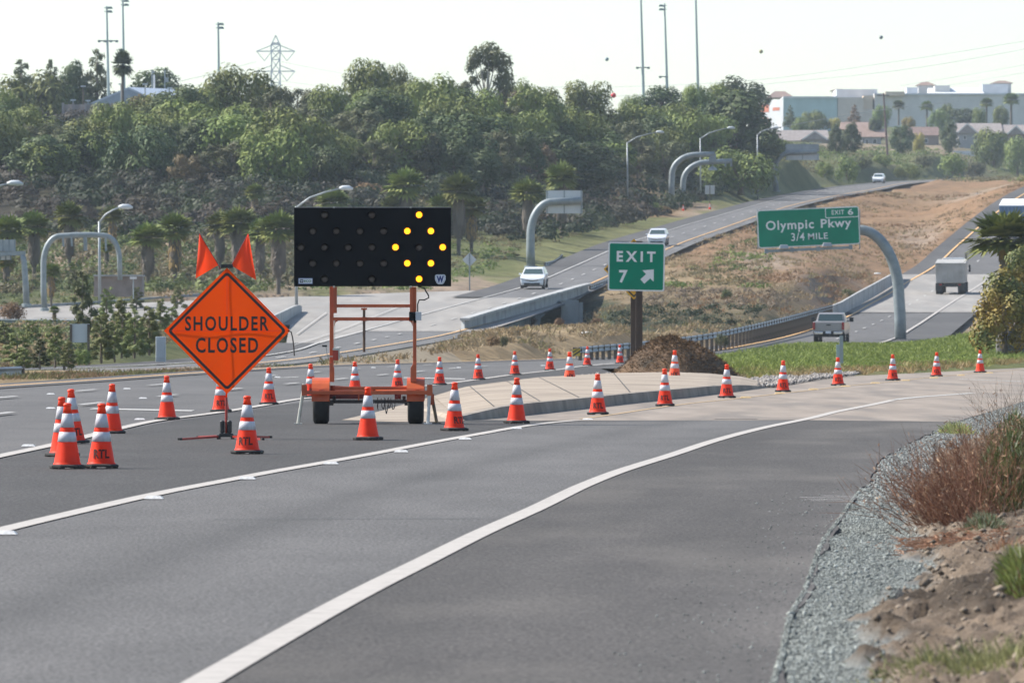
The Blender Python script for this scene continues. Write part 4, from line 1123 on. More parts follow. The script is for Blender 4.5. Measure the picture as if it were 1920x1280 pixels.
for tok in PL.split("|"):
    a = tok.split(None, 3)
    place_palm(float(a[0]), float(a[1]), float(a[2]), a[3], wide=1.5 if float(a[2])-float(a[1]) < 90 else 1.36, dmin=400)
SAP = """200 538 612 38 dark green young pine beside the white ramp|228 558 672 44 tallest young pine in the scrub|155 508 644 46 thin yellowish young tree above the small white sign back|190 588 682 52 bushy young pine right of the small white sign back|252 578 672 50 full young pine left of the grey cabinet|280 574 667 46 young pine next to the grey cabinet|302 560 626 32 dark young pine just left of the orange diamond|322 574 622 36 low young pine touching the orange diamond's left corner|103 606 690 42 slim young tree left of the small white sign back|75 634 692 36 brownish sapling in the scrub|32 622 688 54 spreading sapling near the left edge|8 602 662 44 sapling at the picture's left edge|140 505 552 28 small yellow green tree in front of the sign arch|256 538 582 28 small tree in front of the brown hut|332 534 580 26 small tree beside the pale ramp barrier|60 600 650 34 grey green sapling in the middle of the scrub|215 600 680 40 dark young pine behind the tallest one|128 640 692 34 low sapling under the small white sign back|45 655 694 30 short sapling above the guardrail's end"""
for tok in SAP.split("|"):
    a = tok.split(None, 4)
    place_tree("young_tree", 'sapling', float(a[0]), float(a[1]), float(a[2]), float(a[3]), a[4], "young tree", "young trees in the scrub left of the freeway", dmin=232,
               leaf=L_EUC if 'yellow' in a[4] or 'brown' in a[4] else L_SAP)
for px, t, b_, w, lab, lf in ((155, 652, 684, 34, "round light green shrub under the small white sign back", L_PEPPER), (20, 562, 600, 60, "brown shrub behind the ramp barrier at the left", L_BROWN), (1588, 540, 556, 30, "grey-green shrub on the bank beyond the median", L_EUC),
                               (992, 592, 612, 30, "rust coloured tumbleweed under the bridge", L_BROWN), (1048, 594, 612, 22, "small rust tumbleweed beside the bridge abutment", L_BROWN), (1120, 594, 610, 26, "rust tumbleweed right of the bridge abutment", L_BROWN),
                               (925, 632, 648, 34, "low brown bush in the dry median", L_BROWN), (945, 636, 648, 18, "low green bush in the dry median", L_ACACIA), (1353, 624, 646, 30, "pale green bush against the guardrail", L_EUC),
                               (1362, 540, 562, 26, "round sage bush on the far bank", L_EUC), (1190, 385, 400, 40, "pinkish dry shrub on the green slope left of the two bent arms", L_BROWN), (1168, 390, 402, 30, "small pinkish shrub on the green slope", L_BROWN),
                               (1240, 385, 398, 40, "low reddish shrub at the foot of the bent arms", L_BROWN), (1228, 378, 400, 30, "low green shrub on the slope below the street lamp", L_PEPPER), (625, 258, 294, 64, "rust brown shrub on the slope above the arrow board", L_BROWN),
                               (60, 293, 328, 44, "olive shrub on the hillside at the left", L_ACACIA), (690, 340, 368, 70, "brown grassy shrub above the arrow board", L_BROWN), (600, 345, 370, 60, "dull brown shrub behind the lamp arm", L_BROWN),
                               (900, 320, 350, 60, "dark shrub low on the hill above the skirted palm", L_DARK), (1110, 380, 402, 44, "dark green shrub behind the white sign back", L_DARK), (1330, 330, 356, 44, "green shrub under the hanging sign lamp", L_PEPPER)):
    place_tree("shrub", 'bush', px, t, b_, w, lab, "shrub", leaf=lf, dmin=240, group="shrubs on the slopes and in the median")

# ---- hillside undergrowth: low chaparral that reads as one cover
def undergrowth(name, n, px0, px1, py0, py1, dmin, cfun, s0, s1, per=26, hf=.7, avoid=True):
    pts = []
    px = RNG.uniform(px0, px1, n*2); d = np.exp(RNG.uniform(math.log(dmin), math.log(1500), n*2)); y = ground_py(px, d)
    k = (y > py0) & (y < py1)
    x = (px-960)*d/F
    a, b, _ = rr(d); k &= (x < a-4) | (x > b+5)
    a, b, _ = lr(d); k &= (x < a-6) | (x > b+5)
    k &= ~inpoly(px, d, RAMP)
    px, d, x = px[k][:n], d[k][:n], x[k][:n]; z = gz(px, d); m = len(px)
    r = RNG.uniform(s0, s1, m)
    ce = np.repeat(np.stack([x, d, z+r*hf*.3], -1), per, 0); rad = np.repeat(np.stack([r, r, r*hf], -1), per, 0)
    v = RNG.normal(size=(m*per, 3)); v /= np.linalg.norm(v, axis=1, keepdims=True); v[:, 2] = np.abs(v[:, 2])
    p = ce+v*rad*RNG.uniform(.6, 1.05, (m*per, 1))
    v2 = v+RNG.normal(0, .3, (m*per, 3)); a = np.cross(v2, RNG.normal(size=(m*per, 3))); a /= np.linalg.norm(a, axis=1, keepdims=True)+1e-9; b = np.cross(a, v2); b /= np.linalg.norm(b, axis=1, keepdims=True)+1e-9
    s = np.clip(np.repeat(r, per)[:, None]*RNG.uniform(.10, .24, (m*per, 1)), .06, .26)
    c4 = np.stack([p-a*s, p-b*s*.6, p+a*s, p+b*s*.6], 1)
    me = card_mesh(name, c4)
    col = np.repeat(cfun(px, d, x, m), per, 0)*RNG.uniform(.8, 1.2, (m*per, 1))
    set_tint(me, np.repeat(col, 4, 0))
    return tag(link_mesh(name, me, LEAF), kind='stuff')
def hillcol(px, d, x, m):
    t = (fbm(x/18, d/30) > .55)[:, None]; u = RNG.random((m, 1))
    return np.where(t, vary((.045, .039, .030), (.078, .062, .046), m), np.where(u < .62, vary((.026, .040, .020), (.052, .068, .031), m), vary((.036, .037, .026), (.062, .058, .038), m)))
undergrowth("undergrowth", 4200, -250, 1460, 228, 455, 560, hillcol, .7, 2.0, 110, .8)
undergrowth("slope_vegetation", 2600, 560, 1440, 350, 545, 480, lambda px, d, x, m: np.where((fbm(x/9, d/20) > .42)[:, None], vary((.10, .145, .04), (.20, .245, .07), m), vary((.13, .12, .06), (.22, .18, .09), m)), .3, .8, 24, .5)
undergrowth("scrub_vegetation", 2600, -250, 470, 430, 692, 228, lambda px, d, x, m: np.where((fbm(x/5, d/14) > .47)[:, None], vary((.085, .11, .04), (.17, .19, .07), m), vary((.20, .15, .085), (.34, .25, .14), m)), .2, .6, 28, .7)
undergrowth("palm_grove_vegetation", 1900, -200, 560, 428, 556, 470, lambda px, d, x, m: np.where((fbm(x/7, d/16) > .5)[:, None], vary((.07, .10, .035), (.15, .175, .06), m), vary((.11, .10, .055), (.19, .16, .09), m)), .45, 1.2, 34, .75)
undergrowth("far_roadside_vegetation", 1600, 1430, 2100, 265, 345, 900, lambda px, d, x, m: np.where((fbm(x/12, d/40) > .47)[:, None], vary((.10, .14, .04), (.19, .23, .07), m), vary((.12, .12, .06), (.22, .19, .10), m)), .5, 1.5, 18, .6)
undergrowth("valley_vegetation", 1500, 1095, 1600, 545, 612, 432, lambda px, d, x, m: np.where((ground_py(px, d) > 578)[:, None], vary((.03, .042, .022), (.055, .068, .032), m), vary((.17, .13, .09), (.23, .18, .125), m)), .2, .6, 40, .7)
# verge of dry grass left of the freeway
px, d, x, z = scatter_px(16000, -150, 560, 200, 262)
a_, b_, _ = rr(d); l1, l2, _ = lr(d)
k = (x < a_-1.9) & ((x < l1-2.6) | (x > l2+1.2)); px, d, x, z = px[k], d[k], x[k], z[k]; n = len(x)
b0 = np.stack([x, d, z-.04], -1); t0 = b0+np.stack([RNG.normal(0, .1, n), RNG.normal(0, .1, n), RNG.uniform(.04, .20, n)*(.4+1.1*fbm(x*.4, d*.15))], -1)
tag(blades("dry_grass", b0, t0, RNG.uniform(.015, .035, n), np.where((fbm(x*.25+8, d*.1) > .52)[:, None], vary((.09, .10, .04), (.19, .18, .08), n), vary((.13, .085, .05), (.27, .19, .11), n)), STRAW, .05), kind='stuff')

# ---- plants in the right foreground
def tuft(name, px, py, wx, wd, n, h0, h1, c1, c2, w0, w1, lean, label, cat, m=LEAF, spread=.25, zb=None, seeds=0):
    g = G(px, py); z = vz(g.x, g.y)
    e = empty(name, (g.x, g.y, z), 0, label, cat)
    bx = RNG.normal(0, wx, n); by = RNG.normal(0, wd, n)
    bz = vza(g.x+bx, g.y+by)-z-.01
    L_ = RNG.uniform(h0, h1, n)*np.exp(-(bx/(wx*2.2))**2)
    dx = bx/wx*spread*.8+lean+RNG.normal(0, spread, n); dy = by/wd*spread*.5+RNG.normal(0, spread, n)
    dr = np.stack([dx, dy, np.ones(n)], -1); dr /= np.linalg.norm(dr, axis=1, keepdims=True)
    b0 = np.stack([bx, by, bz], -1); t0 = b0+dr*L_[:, None]
    blades("stems" if 'bush' in name else "leaves", b0, t0, RNG.uniform(w0, w1, n), vary(c1, c2, n, .3), m, .05, parent=e)
    if seeds:
        k = RNG.integers(0, n, seeds); f = RNG.uniform(.35, 1.0, (seeds, 1)); p = b0[k]+(t0[k]-b0[k])*f+np.array([0, 0, .02])
        q = p+RNG.normal(0, .022, (seeds, 3))
        blades("dry_leaves", p, q, RNG.uniform(.006, .014, seeds), vary((.20, .10, .06), (.52, .36, .24), seeds, .3), STRAW, parent=e)
    return e
def dome_plant(name, px, py, rx, ry, h, n, l0, l1, w0, w1, c1, c2, label, cat, pale=.12, lean=0.0):
    """ground-cover mound of short finger leaves on a lumpy dome"""
    g = G(px, py); z = vz(g.x, g.y); e = empty(name, (g.x, g.y, z), 0, label, cat)
    r = np.sqrt(RNG.random(n)); a = RNG.uniform(0, 6.28, n); x, y = r*np.cos(a)*rx, r*np.sin(a)*ry
    top = h*np.clip(1-r**2.2, 0, 1)*(.55+.9*fbm(x*9+px, y*4, 3))
    zz = vza(g.x+x, g.y+y)-z + top*(1-RNG.random(n)**2*.55)
    b0 = np.stack([x, y, zz-.02], -1); dr = np.stack([x/rx*.45+lean+RNG.normal(0, .38, n), y/ry*.3+RNG.normal(0, .38, n), np.ones(n)], -1); dr /= np.linalg.norm(dr, axis=1, keepdims=True)
    col = vary(c1, c2, n, .3); k = RNG.random(n) < pale; col[k] = vary((.26, .29, .19), (.42, .42, .30), int(k.sum()))  # pale share of leaves stands for highlights, painted into their colour
    k = RNG.random(n) < .10; col[k] = vary((.16, .075, .04), (.34, .20, .12), int(k.sum()))
    blades("leaves", b0, b0+dr*RNG.uniform(l0, l1, (n, 1)), RNG.uniform(w0, w1, n), col, LEAF, .05, parent=e)
    m = n//9; k = RNG.integers(0, n, m); t0 = b0[k]+np.array([0, 0, -.1]); t1 = b0[k]+RNG.normal(0, .05, (m, 3))+np.array([0, 0, .08])
    blades("stems", t0, t1, RNG.uniform(.003, .006, m), vary((.09, .055, .035), (.24, .16, .10), m), STRAW, parent=e)
    return e
def twig_bush(name, px, py, wx, wd, n, h0, h1, lean, c1, c2, label, forks=5, seeds=900):
    """open bush of crooked, forking stems"""
    g = G(px, py); z = vz(g.x, g.y); e = empty(name, (g.x, g.y, z), 0, label, "bush")
    B = []; T = []; Wd = []
    bx = RNG.normal(0, wx, n); by = RNG.normal(0, wd, n); bz = vza(g.x+bx, g.y+by)-z-.01
    d0 = np.stack([lean+bx/wx*.16+RNG.normal(0, .42, n), RNG.normal(0, .42, n), np.ones(n)*RNG.uniform(.55, 1.1, n)], -1); d0 /= np.linalg.norm(d0, axis=1, keepdims=True)
    L_ = RNG.uniform(h0, h1, n)[:, None]; p0 = np.stack([bx, by, bz], -1)
    nodes = [(p0, d0, L_*.36, .0055)]
    for lev in range(3):
        new = []
        for p, d, l, w in nodes:
            q = p+d*l; B.append(p); T.append(q); Wd.append(np.full(len(p), w))
            if lev < 2:
                for f in range(2):
                    d2 = d+RNG.normal(0, .30, d.shape)+np.array([0, 0, .12]); d2 /= np.linalg.norm(d2, axis=1, keepdims=True)
                    keep = RNG.random(len(p)) < (.92 if f == 0 else .62)
                    new.append((q[keep], d2[keep], (l*RNG.uniform(.75, 1.1, l.shape))[keep], w*.72))
        nodes = new
    b0, t0, wv = np.concatenate(B), np.concatenate(T), np.concatenate(Wd)
    blades("twig_stems", b0, t0, wv*RNG.uniform(.7, 1.3, len(wv)), vary(c1, c2, len(wv), .35), STRAW, .01, parent=e)  # the bare forked stems of the dry bush
    k = RNG.integers(0, len(b0), seeds); p = b0[k]+(t0[k]-b0[k])*RNG.random((seeds, 1)); q = p+RNG.normal(0, .018, (seeds, 3))
    blades("dry_leaves", p, q, RNG.uniform(.006, .013, seeds), vary((.20, .10, .06), (.50, .34, .22), seeds, .3), STRAW, parent=e)
    return e
twig_bush("dry_bush", 1806, 1000, .15, .55, 620, .40, .80, -.42, (.10, .045, .03), (.29, .15, .095), "reddish brown leafless bush with thin stems leaning over the gravel")
twig_bush("dry_bush", 1868, 930, .17, .9, 400, .32, .66, -.20, (.10, .06, .04), (.26, .17, .11), "brown dry bush behind the reddish one, mixed with green leaves", seeds=1500)
twig_bush("dry_bush", 1915, 850, .22, 1.4, 120, .45, .95, -.14, (.09, .07, .05), (.22, .17, .125), "tall wispy dry bush at the right edge above the gravel", seeds=260)
DG1, DG2 = (.042, .068, .022), (.15, .175, .062)
dome_plant("leafy_plant", 1888, 990, .30, 1.1, .52, 9000, .035, .09, .006, .012, DG1, DG2, "dense green ground plant with upright finger leaves beside the brown bush", "plant")
dome_plant("leafy_plant", 1845, 1024, .15, .5, .10, 1600, .03, .07, .005, .010, (.07, .095, .045), (.20, .23, .13), "low pale green plant at the foot of the brown bush", "plant", .25)
dome_plant("leafy_plant", 1905, 910, .36, 1.8, .46, 9000, .04, .10, .007, .013, DG1, DG2, "green plant mass at the right edge behind the brown bush", "plant", .14)
dome_plant("leafy_plant", 1926, 1195, .13, .35, .24, 1100, .04, .11, .006, .012, (.12, .16, .045), (.30, .33, .11), "bright green leafy plant at the right edge beside the dark soil clods", "plant", .05, -.3)
tuft("leafy_plant", 1855, 1288, .26, .6, 1700, .03, .13, (.13, .14, .055), (.32, .31, .14), .004, .009, 0, "short green weeds at the lower right corner", "weeds", LEAF, .6)
tuft("leafy_plant", 1880, 1062, .10, .3, 200, .04, .13, (.24, .12, .07), (.4, .22, .13), .003, .006, -.1, "few dry reddish sprigs on the bare soil", "sprigs", STRAW, .6)
tuft("leafy_plant", 1793, 812, .09, .9, 500, .05, .22, (.24, .27, .09), (.42, .42, .17), .012, .02, 0, "small yellow green weed growing in the gravel", "weed", LEAF, .5)
n = 1500   # fallen reddish litter under the bush
g = G(1790, 1035); bx = RNG.normal(0, .20, n)+g.x; by = RNG.normal(0, .55, n)+g.y
b0 = np.stack([bx, by, verge_z(bx, by, np.ones(n))+.012], -1); t0 = b0+RNG.normal(0, .05, (n, 3))*np.array([1, 1, .25])
tag(blades("dry_litter", b0, t0, RNG.uniform(.004, .009, n), vary((.22, .11, .065), (.42, .25, .165), n, .3), STRAW), kind='stuff')
# fan palm and yellowing shrub at the right, beyond the green strip
place_palm(1884, 398, 672, "green fan palm standing in the green strip at the right edge", d=318, v=4, group=None, wide=1.5)
YL = leafmat("yellowing_leaves", (.11, .13, .035), (.42, .27, .06), .02, scale=1.6)
e = place_tree("yellowing_shrub", 'dark', 1884, 512, 664, 132, "yellowing leafy shrub wrapped round the palm at the right edge, lower part", "shrub", leaf=YL, d=285, bark=BARK)
e = place_tree("yellowing_shrub", 'dark', 1910, 462, 660, 118, "taller green and orange shrub crowding the palm at the picture's edge", "shrub", leaf=YL, d=306, bark=BARK)
STUMP = mat("grey_palm_stump", (.06, .058, .055), (.125, .12, .112), 3, .95, bump=1, bscale=9, stretch=(1, 1, .3), c3=(.13, .12, .11), s3=1.2)
g = gpos(1896, 291); mb = MB()
mb.lathe([(.66, -.4), (.64, .2), (.60, .7), (.56, 1.1), (.45, 1.25), (.2, 1.3), (0.0, 1.31)], 22)
o = mb.build("palm_stump", STUMP, smooth=True, loc=(g.x, g.y, g.z))
for v in o.data.vertices:
    k = 1+.10*math.sin(v.co.z*9+math.atan2(v.co.y, v.co.x)*7)*(1 if v.co.z < 1.4 else .3); v.co.x *= k; v.co.y *= k
tag(o, "wide grey fibrous palm base under the yellowing shrub", "palm base")
# ------------------------------------------------------------------ lettering
def text_mesh(txt, w, h, bold=0.0, ext=.002, spacing=1.0):
    """flat lettering in the x-z plane facing -y, centred, stretched to w by h"""
    cu_ = bpy.data.curves.new("lettering", 'FONT'); cu_.body = txt; cu_.offset = bold; cu_.extrude = 0.0
    cu_.space_character = spacing; cu_.resolution_u = 3; cu_.fill_mode = 'FRONT'
    ob = bpy.data.objects.new("lettering", cu_); S.collection.objects.link(ob)
    bpy.context.view_layer.update()
    me = bpy.data.meshes.new_from_object(ob)
    bpy.data.objects.remove(ob, do_unlink=True)
    v = np.empty(len(me.vertices)*3, np.float32); me.vertices.foreach_get("co", v); v = v.reshape(-1, 3)
    lo, hi = v.min(0), v.max(0)
    x = (v[:, 0]-(lo[0]+hi[0])/2)/(hi[0]-lo[0])*w
    z = (v[:, 1]-(lo[1]+hi[1])/2)/(hi[1]-lo[1])*h
    fs = [list(p.vertices) for p in me.polygons]
    bpy.data.meshes.remove(me)
    return np.stack([x, np.zeros_like(x), z], -1), fs
def put_text(mb, txt, cx, cy, cz, w, h, bold=.0, spacing=1.0):
    v, f = text_mesh(txt, w, h, bold, spacing=spacing)
    mb.add([(a+cx, cy, c_+cz) for a, _, c_ in v], f)

# ------------------------------------------------------------------ traffic cones
ORANGE = mat("cone_orange", (.98, .058, .015), (.93, .048, .013), 7, .5, spec=.25, trans=.25, bump=.05, bscale=30, c3=(.82, .042, .014), s3=2.5)
ORANGE_CAP = mat("cone_cap_orange", (1.0, .07, .010), (.96, .06, .009), 9, .45, trans=.2)
ORANGE_NEON = mat("neon_orange", (1.0, .095, .02), (.98, .085, .018), 7, .5, trans=.15)
COLLAR = mat("reflective_collar", (.58, .57, .60), (.50, .49, .53), 14, .4, spec=.4, c3=(.38, .355, .375), s3=9, stretch=(1, 1, .35), contrast=(.3, .75))
RUBBER = mat("black_rubber", (.018, .018, .018), (.035, .033, .03), 12, .75)
STENCIL = mat("stencil_paint", (.05, .012, .01), (.16, .03, .02), 30, .8, contrast=(.5, .72))
def cone_r(z): return float(np.interp(z, [.045, .07, .66, .69], [.158, .142, .037, .034]))
def cone_parts(word, base_mat, body_mat):
    base = MB()
    q = .185
    oct_ = [(-q, -q*.55), (-q*.55, -q), (q*.55, -q), (q, -q*.55), (q, q*.55), (q*.55, q), (-q*.55, q), (-q, q*.55)]
    vs = [(x*1.0, y*1.0, .012) for x, y in oct_]+[(x, y, .034) for x, y in oct_]+[(x*.86, y*.86, .045) for x, y in oct_]
    fs = [tuple(range(7, -1, -1))]+[(i, (i+1) % 8, 8+(i+1) % 8, 8+i) for i in range(8)]+[(8+i, 8+(i+1) % 8, 16+(i+1) % 8, 16+i) for i in range(8)]+[tuple(range(16, 24))]
    base.add(vs, fs)
    for x, y in oct_: base.box(x*.8, y*.8, .007, .06, .06, .014)
    body = MB(); body.lathe([(.158, .043), (.150, .052), (.142, .07), (cone_r(.28), .28), (cone_r(.46), .46), (cone_r(.625), .625)], 28)
    cap = MB(); cap.lathe([(cone_r(.595)+.003, .595), (.040, .66), (.041, .675), (.046, .678), (.046, .692), (.038, .702), (.030, .708), (.022, .706), (.02, .68)], 24)
    cols = []
    for z0, z1 in ((.445, .594), (.290, .394)):
        k = MB(); k.lathe([(cone_r(z0)+.0005, z0-.001), (cone_r(z0)+.004, z0), (cone_r(z1)+.004, z1), (cone_r(z1)+.0005, z1+.001)], 28, cap=False); cols.append(k.mesh("collar"))
    letters = None
    if word:
        v, f = text_mesh(word, .185, .098, .03)
        zc = .155
        out = []
        for x, _, z in v:
            r = cone_r(z+zc)+.0045; a = -math.pi/2 + x/r
            out.append((r*math.cos(a), r*math.sin(a), z+zc+.02*abs(x)))
        k = MB(); k.add(out, f); letters = k.mesh("stencil")
    return [("base", base.mesh("base"), base_mat, False), ("body", body.mesh("body"), body_mat, True), ("cap", cap.mesh("cap"), ORANGE_CAP, True),
            ("collar", cols[0], COLLAR, True), ("collar", cols[1], COLLAR, True)] + ([("lettering", letters, STENCIL, False)] if word else [])
def smooth_me(me): me.polygons.foreach_set("use_smooth", [True]*len(me.polygons))
KITS = {}
for key, word, bm_, om in (("rtl", "RTL", RUBBER, ORANGE), ("plain", None, RUBBER, ORANGE), ("hx", "HX", ORANGE_NEON, ORANGE_NEON)):
    kit = cone_parts(word, bm_, om)
    for nme, me, m, sm in kit:
        me.materials.append(m)
        if sm: smooth_me(me)
    KITS[key] = kit
def cone(px, py, kit, turn, label, z=0.0, tilt=0.0, group="orange traffic cones closing the shoulder", k=1.0):
    g = G(px, py, z)
    e = empty("traffic_cone", (g.x, g.y, z+.012), 0, label, "traffic cone", group)
    w_ = random.Random(int(px)); e.rotation_euler = (w_.uniform(-.012, .012), tilt+w_.uniform(-.014, .014), math.radians(turn)); e.scale = (k*w_.uniform(.985, 1.015), k, k*w_.uniform(.985, 1.012))
    for nme, me, m, sm in KITS[kit]: raw(nme, me, e)
    return e
cone(126, 880, 'plain', 12, "bare cone without stencil at the front left of the left cone cluster")
cone(190, 879, 'rtl', 3, "cone with a clear black RTL stencil, front right of the left cluster")
cone(117, 857, 'rtl', 40, "cone mostly hidden behind the bare front cone, leftmost tip of the cluster")
cone(139, 833.5, 'rtl', 20, "leaning cone peeping out behind the bare front cone of the left cluster", tilt=-.065)
cone(210, 813.5, 'plain', 100, "slightly leaning cone just behind the cone with the clear RTL stencil", tilt=-.06)
cone(313.5, 788, 'plain', 160, "cone on the white line left of the orange diamond sign's mast")
cone(414, 773, 'rtl', 8, "cone half hidden behind the lower tip of the orange diamond sign")
cone(504, 759, 'rtl', 4, "cone on the white line between the diamond sign and the arrow board trailer")
cone(583, 746, 'rtl', 30, "cone partly hidden behind the trailer's left fender")
cone(666, 738.5, 'rtl', 180, "cone seen over the trailer's crossbar, left of the middle")
cone(745.5, 732, 'rtl', 12, "cone seen over the trailer's crossbar near its right fender")
cone(824, 722, 'rtl', 5, "cone on the white line just right of the trailer's right fender")
cone(897, 712.5, 'rtl', 10, "cone in the far row, second to the right of the trailer")
cone(965.5, 703.5, 'rtl', 15, "cone in the far row, third to the right of the trailer")
cone(1031, 694.5, 'rtl', 5, "cone in the far row left of the orange based cone on the island")
cone(1101, 686, 'rtl', 5, "cone in the far row beside the striped object marker at the guardrail end")
cone(1162.5, 681.5, 'rtl', 10, "last cone of the far row, beside the brown wooden sign posts")
cone(1068.5, 718.5, 'hx', 5, "all orange cone with orange base and HX stencil on the island's left end", .12, group="orange based cones on the island", k=1.06)
cone(1265, 714.5, 'hx', -5, "all orange cone with orange base and HX stencil in front of the mulch heap", .13, group="orange based cones on the island", k=1.06)
cone(463.5, 852, 'rtl', -8, "cone with worn RTL stencil standing in front of the diamond sign's stand")
cone(690, 826, 'plain', 160, "cone with blank orange body in front of the middle of the trailer")
cone(852, 808.5, 'rtl', 38, "cone beside the trailer's right jack, stencil turned to its right")
cone(968.5, 794.5, 'plain', 130, "blank cone at the left end of the concrete kerb")
cone(1121, 778, 'rtl', 2, "cone with faded stencil before the middle of the kerb")
cone(1247, 762, 'rtl', -2, "cone before the kerb under the mulch heap's left half")
cone(1362.5, 746.5, 'rtl', 3, "cone beside the tapering right end of the kerb")
cone(1468, 735.3, 'rtl', 0, "cone just right of the kerb's end, on the ramp's amber line")
cone(1571.5, 723.3, 'rtl', 0, "cone in front of the thin metal post in the grass")
cone(1674, 713.5, 'rtl', 25, "cone below the base of the thick curved sign pole")
cone(1756, 706, 'rtl', -5, "second cone from the right along the green strip")
cone(1838, 698.7, 'plain', 60, "rightmost cone, near the palm at the picture's edge")

# ------------------------------------------------------------------ roll-up sign "SHOULDER CLOSED"
ROLLUP = mat("orange_sign_vinyl", (1.0, .095, .004), (.98, .088, .004), 2.5, .6, spec=.1, trans=.45, bump=.1, bscale=6, c3=(.95, .08, .004), s3=1.1)
SIGN_BLACK = mat("sign_black", (.022, .014, .012), (.03, .02, .018), 9, .55)
STEEL_DARK = mat("black_steel", (.02, .02, .022), (.04, .04, .042), 14, .45, .3)
RED_TUBE = mat("red_painted_tube", (.36, .03, .02), (.28, .025, .018), 12, .45)
FLAG = mat("orange_flag_cloth", (1.0, .075, .012), (.96, .065, .012), 5, .6, trans=.5)
g = G(424, 824); s1 = F/g.y
sg = empty("work_zone_sign", (g.x, g.y, 0), 0, "orange diamond roll-up sign reading SHOULDER CLOSED with two flags on a folding stand", "work sign")
def sx(px): return (px-424)/s1
def sz(py): return (824-py)/s1
hc = 118.3/s1; cz_ = sz(620.2); cx_ = sx(425.6)
def diamond(r, rc=.035, n=4):
    out = []
    for k in range(4):
        a0 = math.pi/2*k
        cxk, czk = (r-rc*1.414)*math.cos(a0), (r-rc*1.414)*math.sin(a0)
        for j in range(n+1):
            a = a0-math.pi/4+math.pi/2*j/n
            out.append((cx_+cxk+rc*math.cos(a), cz_+czk+rc*math.sin(a)))
    return out
# fabric with slight sag between its crossed ribs
N_ = 28; vs = []; fs = []
for i in range(N_+1):
    for j in range(N_+1):
        u, v = i/N_*2-1, j/N_*2-1
        x = (u-v)*.5*hc; z = (u+v)*.5*hc
        y = .018*math.sin(x*6+z*2)*.4 + .006*min(abs(x), abs(z)) - .010*math.sin(z*9)*(1-abs(u))*.3
        vs.append((cx_+x, y, cz_+z))
for i in range(N_):
    for j in range(N_):
        k = i*(N_+1)+j; fs.append((k, k+N_+1, k+N_+2, k+1))
def surf_y(x, z):
    x, z = x-cx_, z-cz_
    u, v = (x+z)/hc, (z-x)/hc
    return .018*math.sin(x*6+z*2)*.4 + .006*min(abs(x), abs(z)) - .010*math.sin(z*9)*(1-abs(u))*.3
mb = MB(); mb.add(vs, fs); panel = mb.build("sign_panel", ROLLUP, sg, smooth=True)
o_, i_ = diamond(hc*.945, .05), diamond(hc*.885, .03)
def subdiv(p, m=10):
    out = []
    for a, b in zip(p, p[1:]+p[:1]):
        k = m if math.dist(a, b) > .3 else 1
        for t in range(k): out.append((a[0]+(b[0]-a[0])*t/k, a[1]+(b[1]-a[1])*t/k))
    return out
o_, i_ = subdiv(o_), subdiv(i_)
mb = MB(); n = len(o_)
mb.add([(x, surf_y(x, z)-.004, z) for x, z in o_]+[(x, surf_y(x, z)-.004, z) for x, z in i_], [(k, (k+1) % n, n+(k+1) % n, n+k) for k in range(n)])
mb.build("border", SIGN_BLACK, panel)
for txt, cx, cy, w, h in (("SHOULDER", 425.3, 606.4, 157, 27.5), ("CLOSED", 425.6, 647, 117, 29)):
    v, f = text_mesh(txt, w/s1, h/s1, .024, spacing=1.22)
    mb = MB(); mb.add([(a+sx(cx), surf_y(a+sx(cx), b+sz(cy))-.007, b+sz(cy)) for a, _, b in v], f)
    mb.build("lettering", SIGN_BLACK, panel)
mb = MB()
CREASE = mat("vinyl_crease", (.66, .075, .014), rough=.5)
for a, b in (((425.6, 506), (425.6, 590)), ((312, 619.5), (540, 619.5)), ((370, 565), (424, 512)), ((395, 690), (470, 600)), ((360, 600), (400, 560)), ((455, 535), (520, 600))):
    p = [(sx(a[0]+(b[0]-a[0])*t), sz(a[1]+(b[1]-a[1])*t)) for t in np.linspace(0, 1, 9)]
    mb.strip([(x-.003, surf_y(x, z)-.003, z-.003) for x, z in p], [(x+.003, surf_y(x, z)-.003, z+.003) for x, z in p])
mb.build("fold_line", CREASE, panel)
mb = MB(); mb.tube([(sx(424), .05, sz(812)), (sx(424), .05, sz(745))], .018, 8); mb.build("mast", RED_TUBE, sg)
mb = MB(); mb.beam((sx(312), .022, cz_), (sx(539), .022, cz_), .004, .022); mb.build("cross_rib", ROLLUP, sg)
mb = MB(); mb.beam((sx(424.5), .022, sz(745)), (sx(425), .022, sz(503)), .022, .004); mb.build("upright_rib", ROLLUP, sg)
mb = MB(); mb.box(sx(425.5), .03, sz(499), .16, .06, .05); mb.build("flag_bracket", STEEL_DARK, sg)
for s_, base_, tip, corner in ((-1, (409, 497), (373.5, 438), (367, 522)), (1, (434, 498), (465.5, 438), (480.7, 525))):
    a, b = Vector((sx(base_[0]), .02, sz(base_[1]))), Vector((sx(tip[0]), .02, sz(tip[1])))
    mb = MB(); mb.tube([a-(b-a)*.12, b], .008, 6); pole = mb.build("flag_pole", RED_TUBE, sg)
    cn = Vector((sx(corner[0]), .0, sz(corner[1])))
    vs = []; fs = []; K = 12
    for i in range(K+1):
        for j in range(K+1):
            t = i/K; q = a.lerp(b, t); e_ = cn.lerp(b, t) if True else cn
            p = q.lerp(cn, j/K*(1)) if False else q.lerp(cn.lerp(b, t), j/K)
            p = Vector((p.x, p.y+.035*math.sin(j/K*5+t*3)*j/K-.008, p.z)); vs.append(p)
    for i in range(K):
        for j in range(K):
            k = i*(K+1)+j; fs.append((k, k+1, k+K+2, k+K+1))
    mb = MB(); mb.add(vs, fs); mb.build("flag", FLAG, pole, smooth=True)
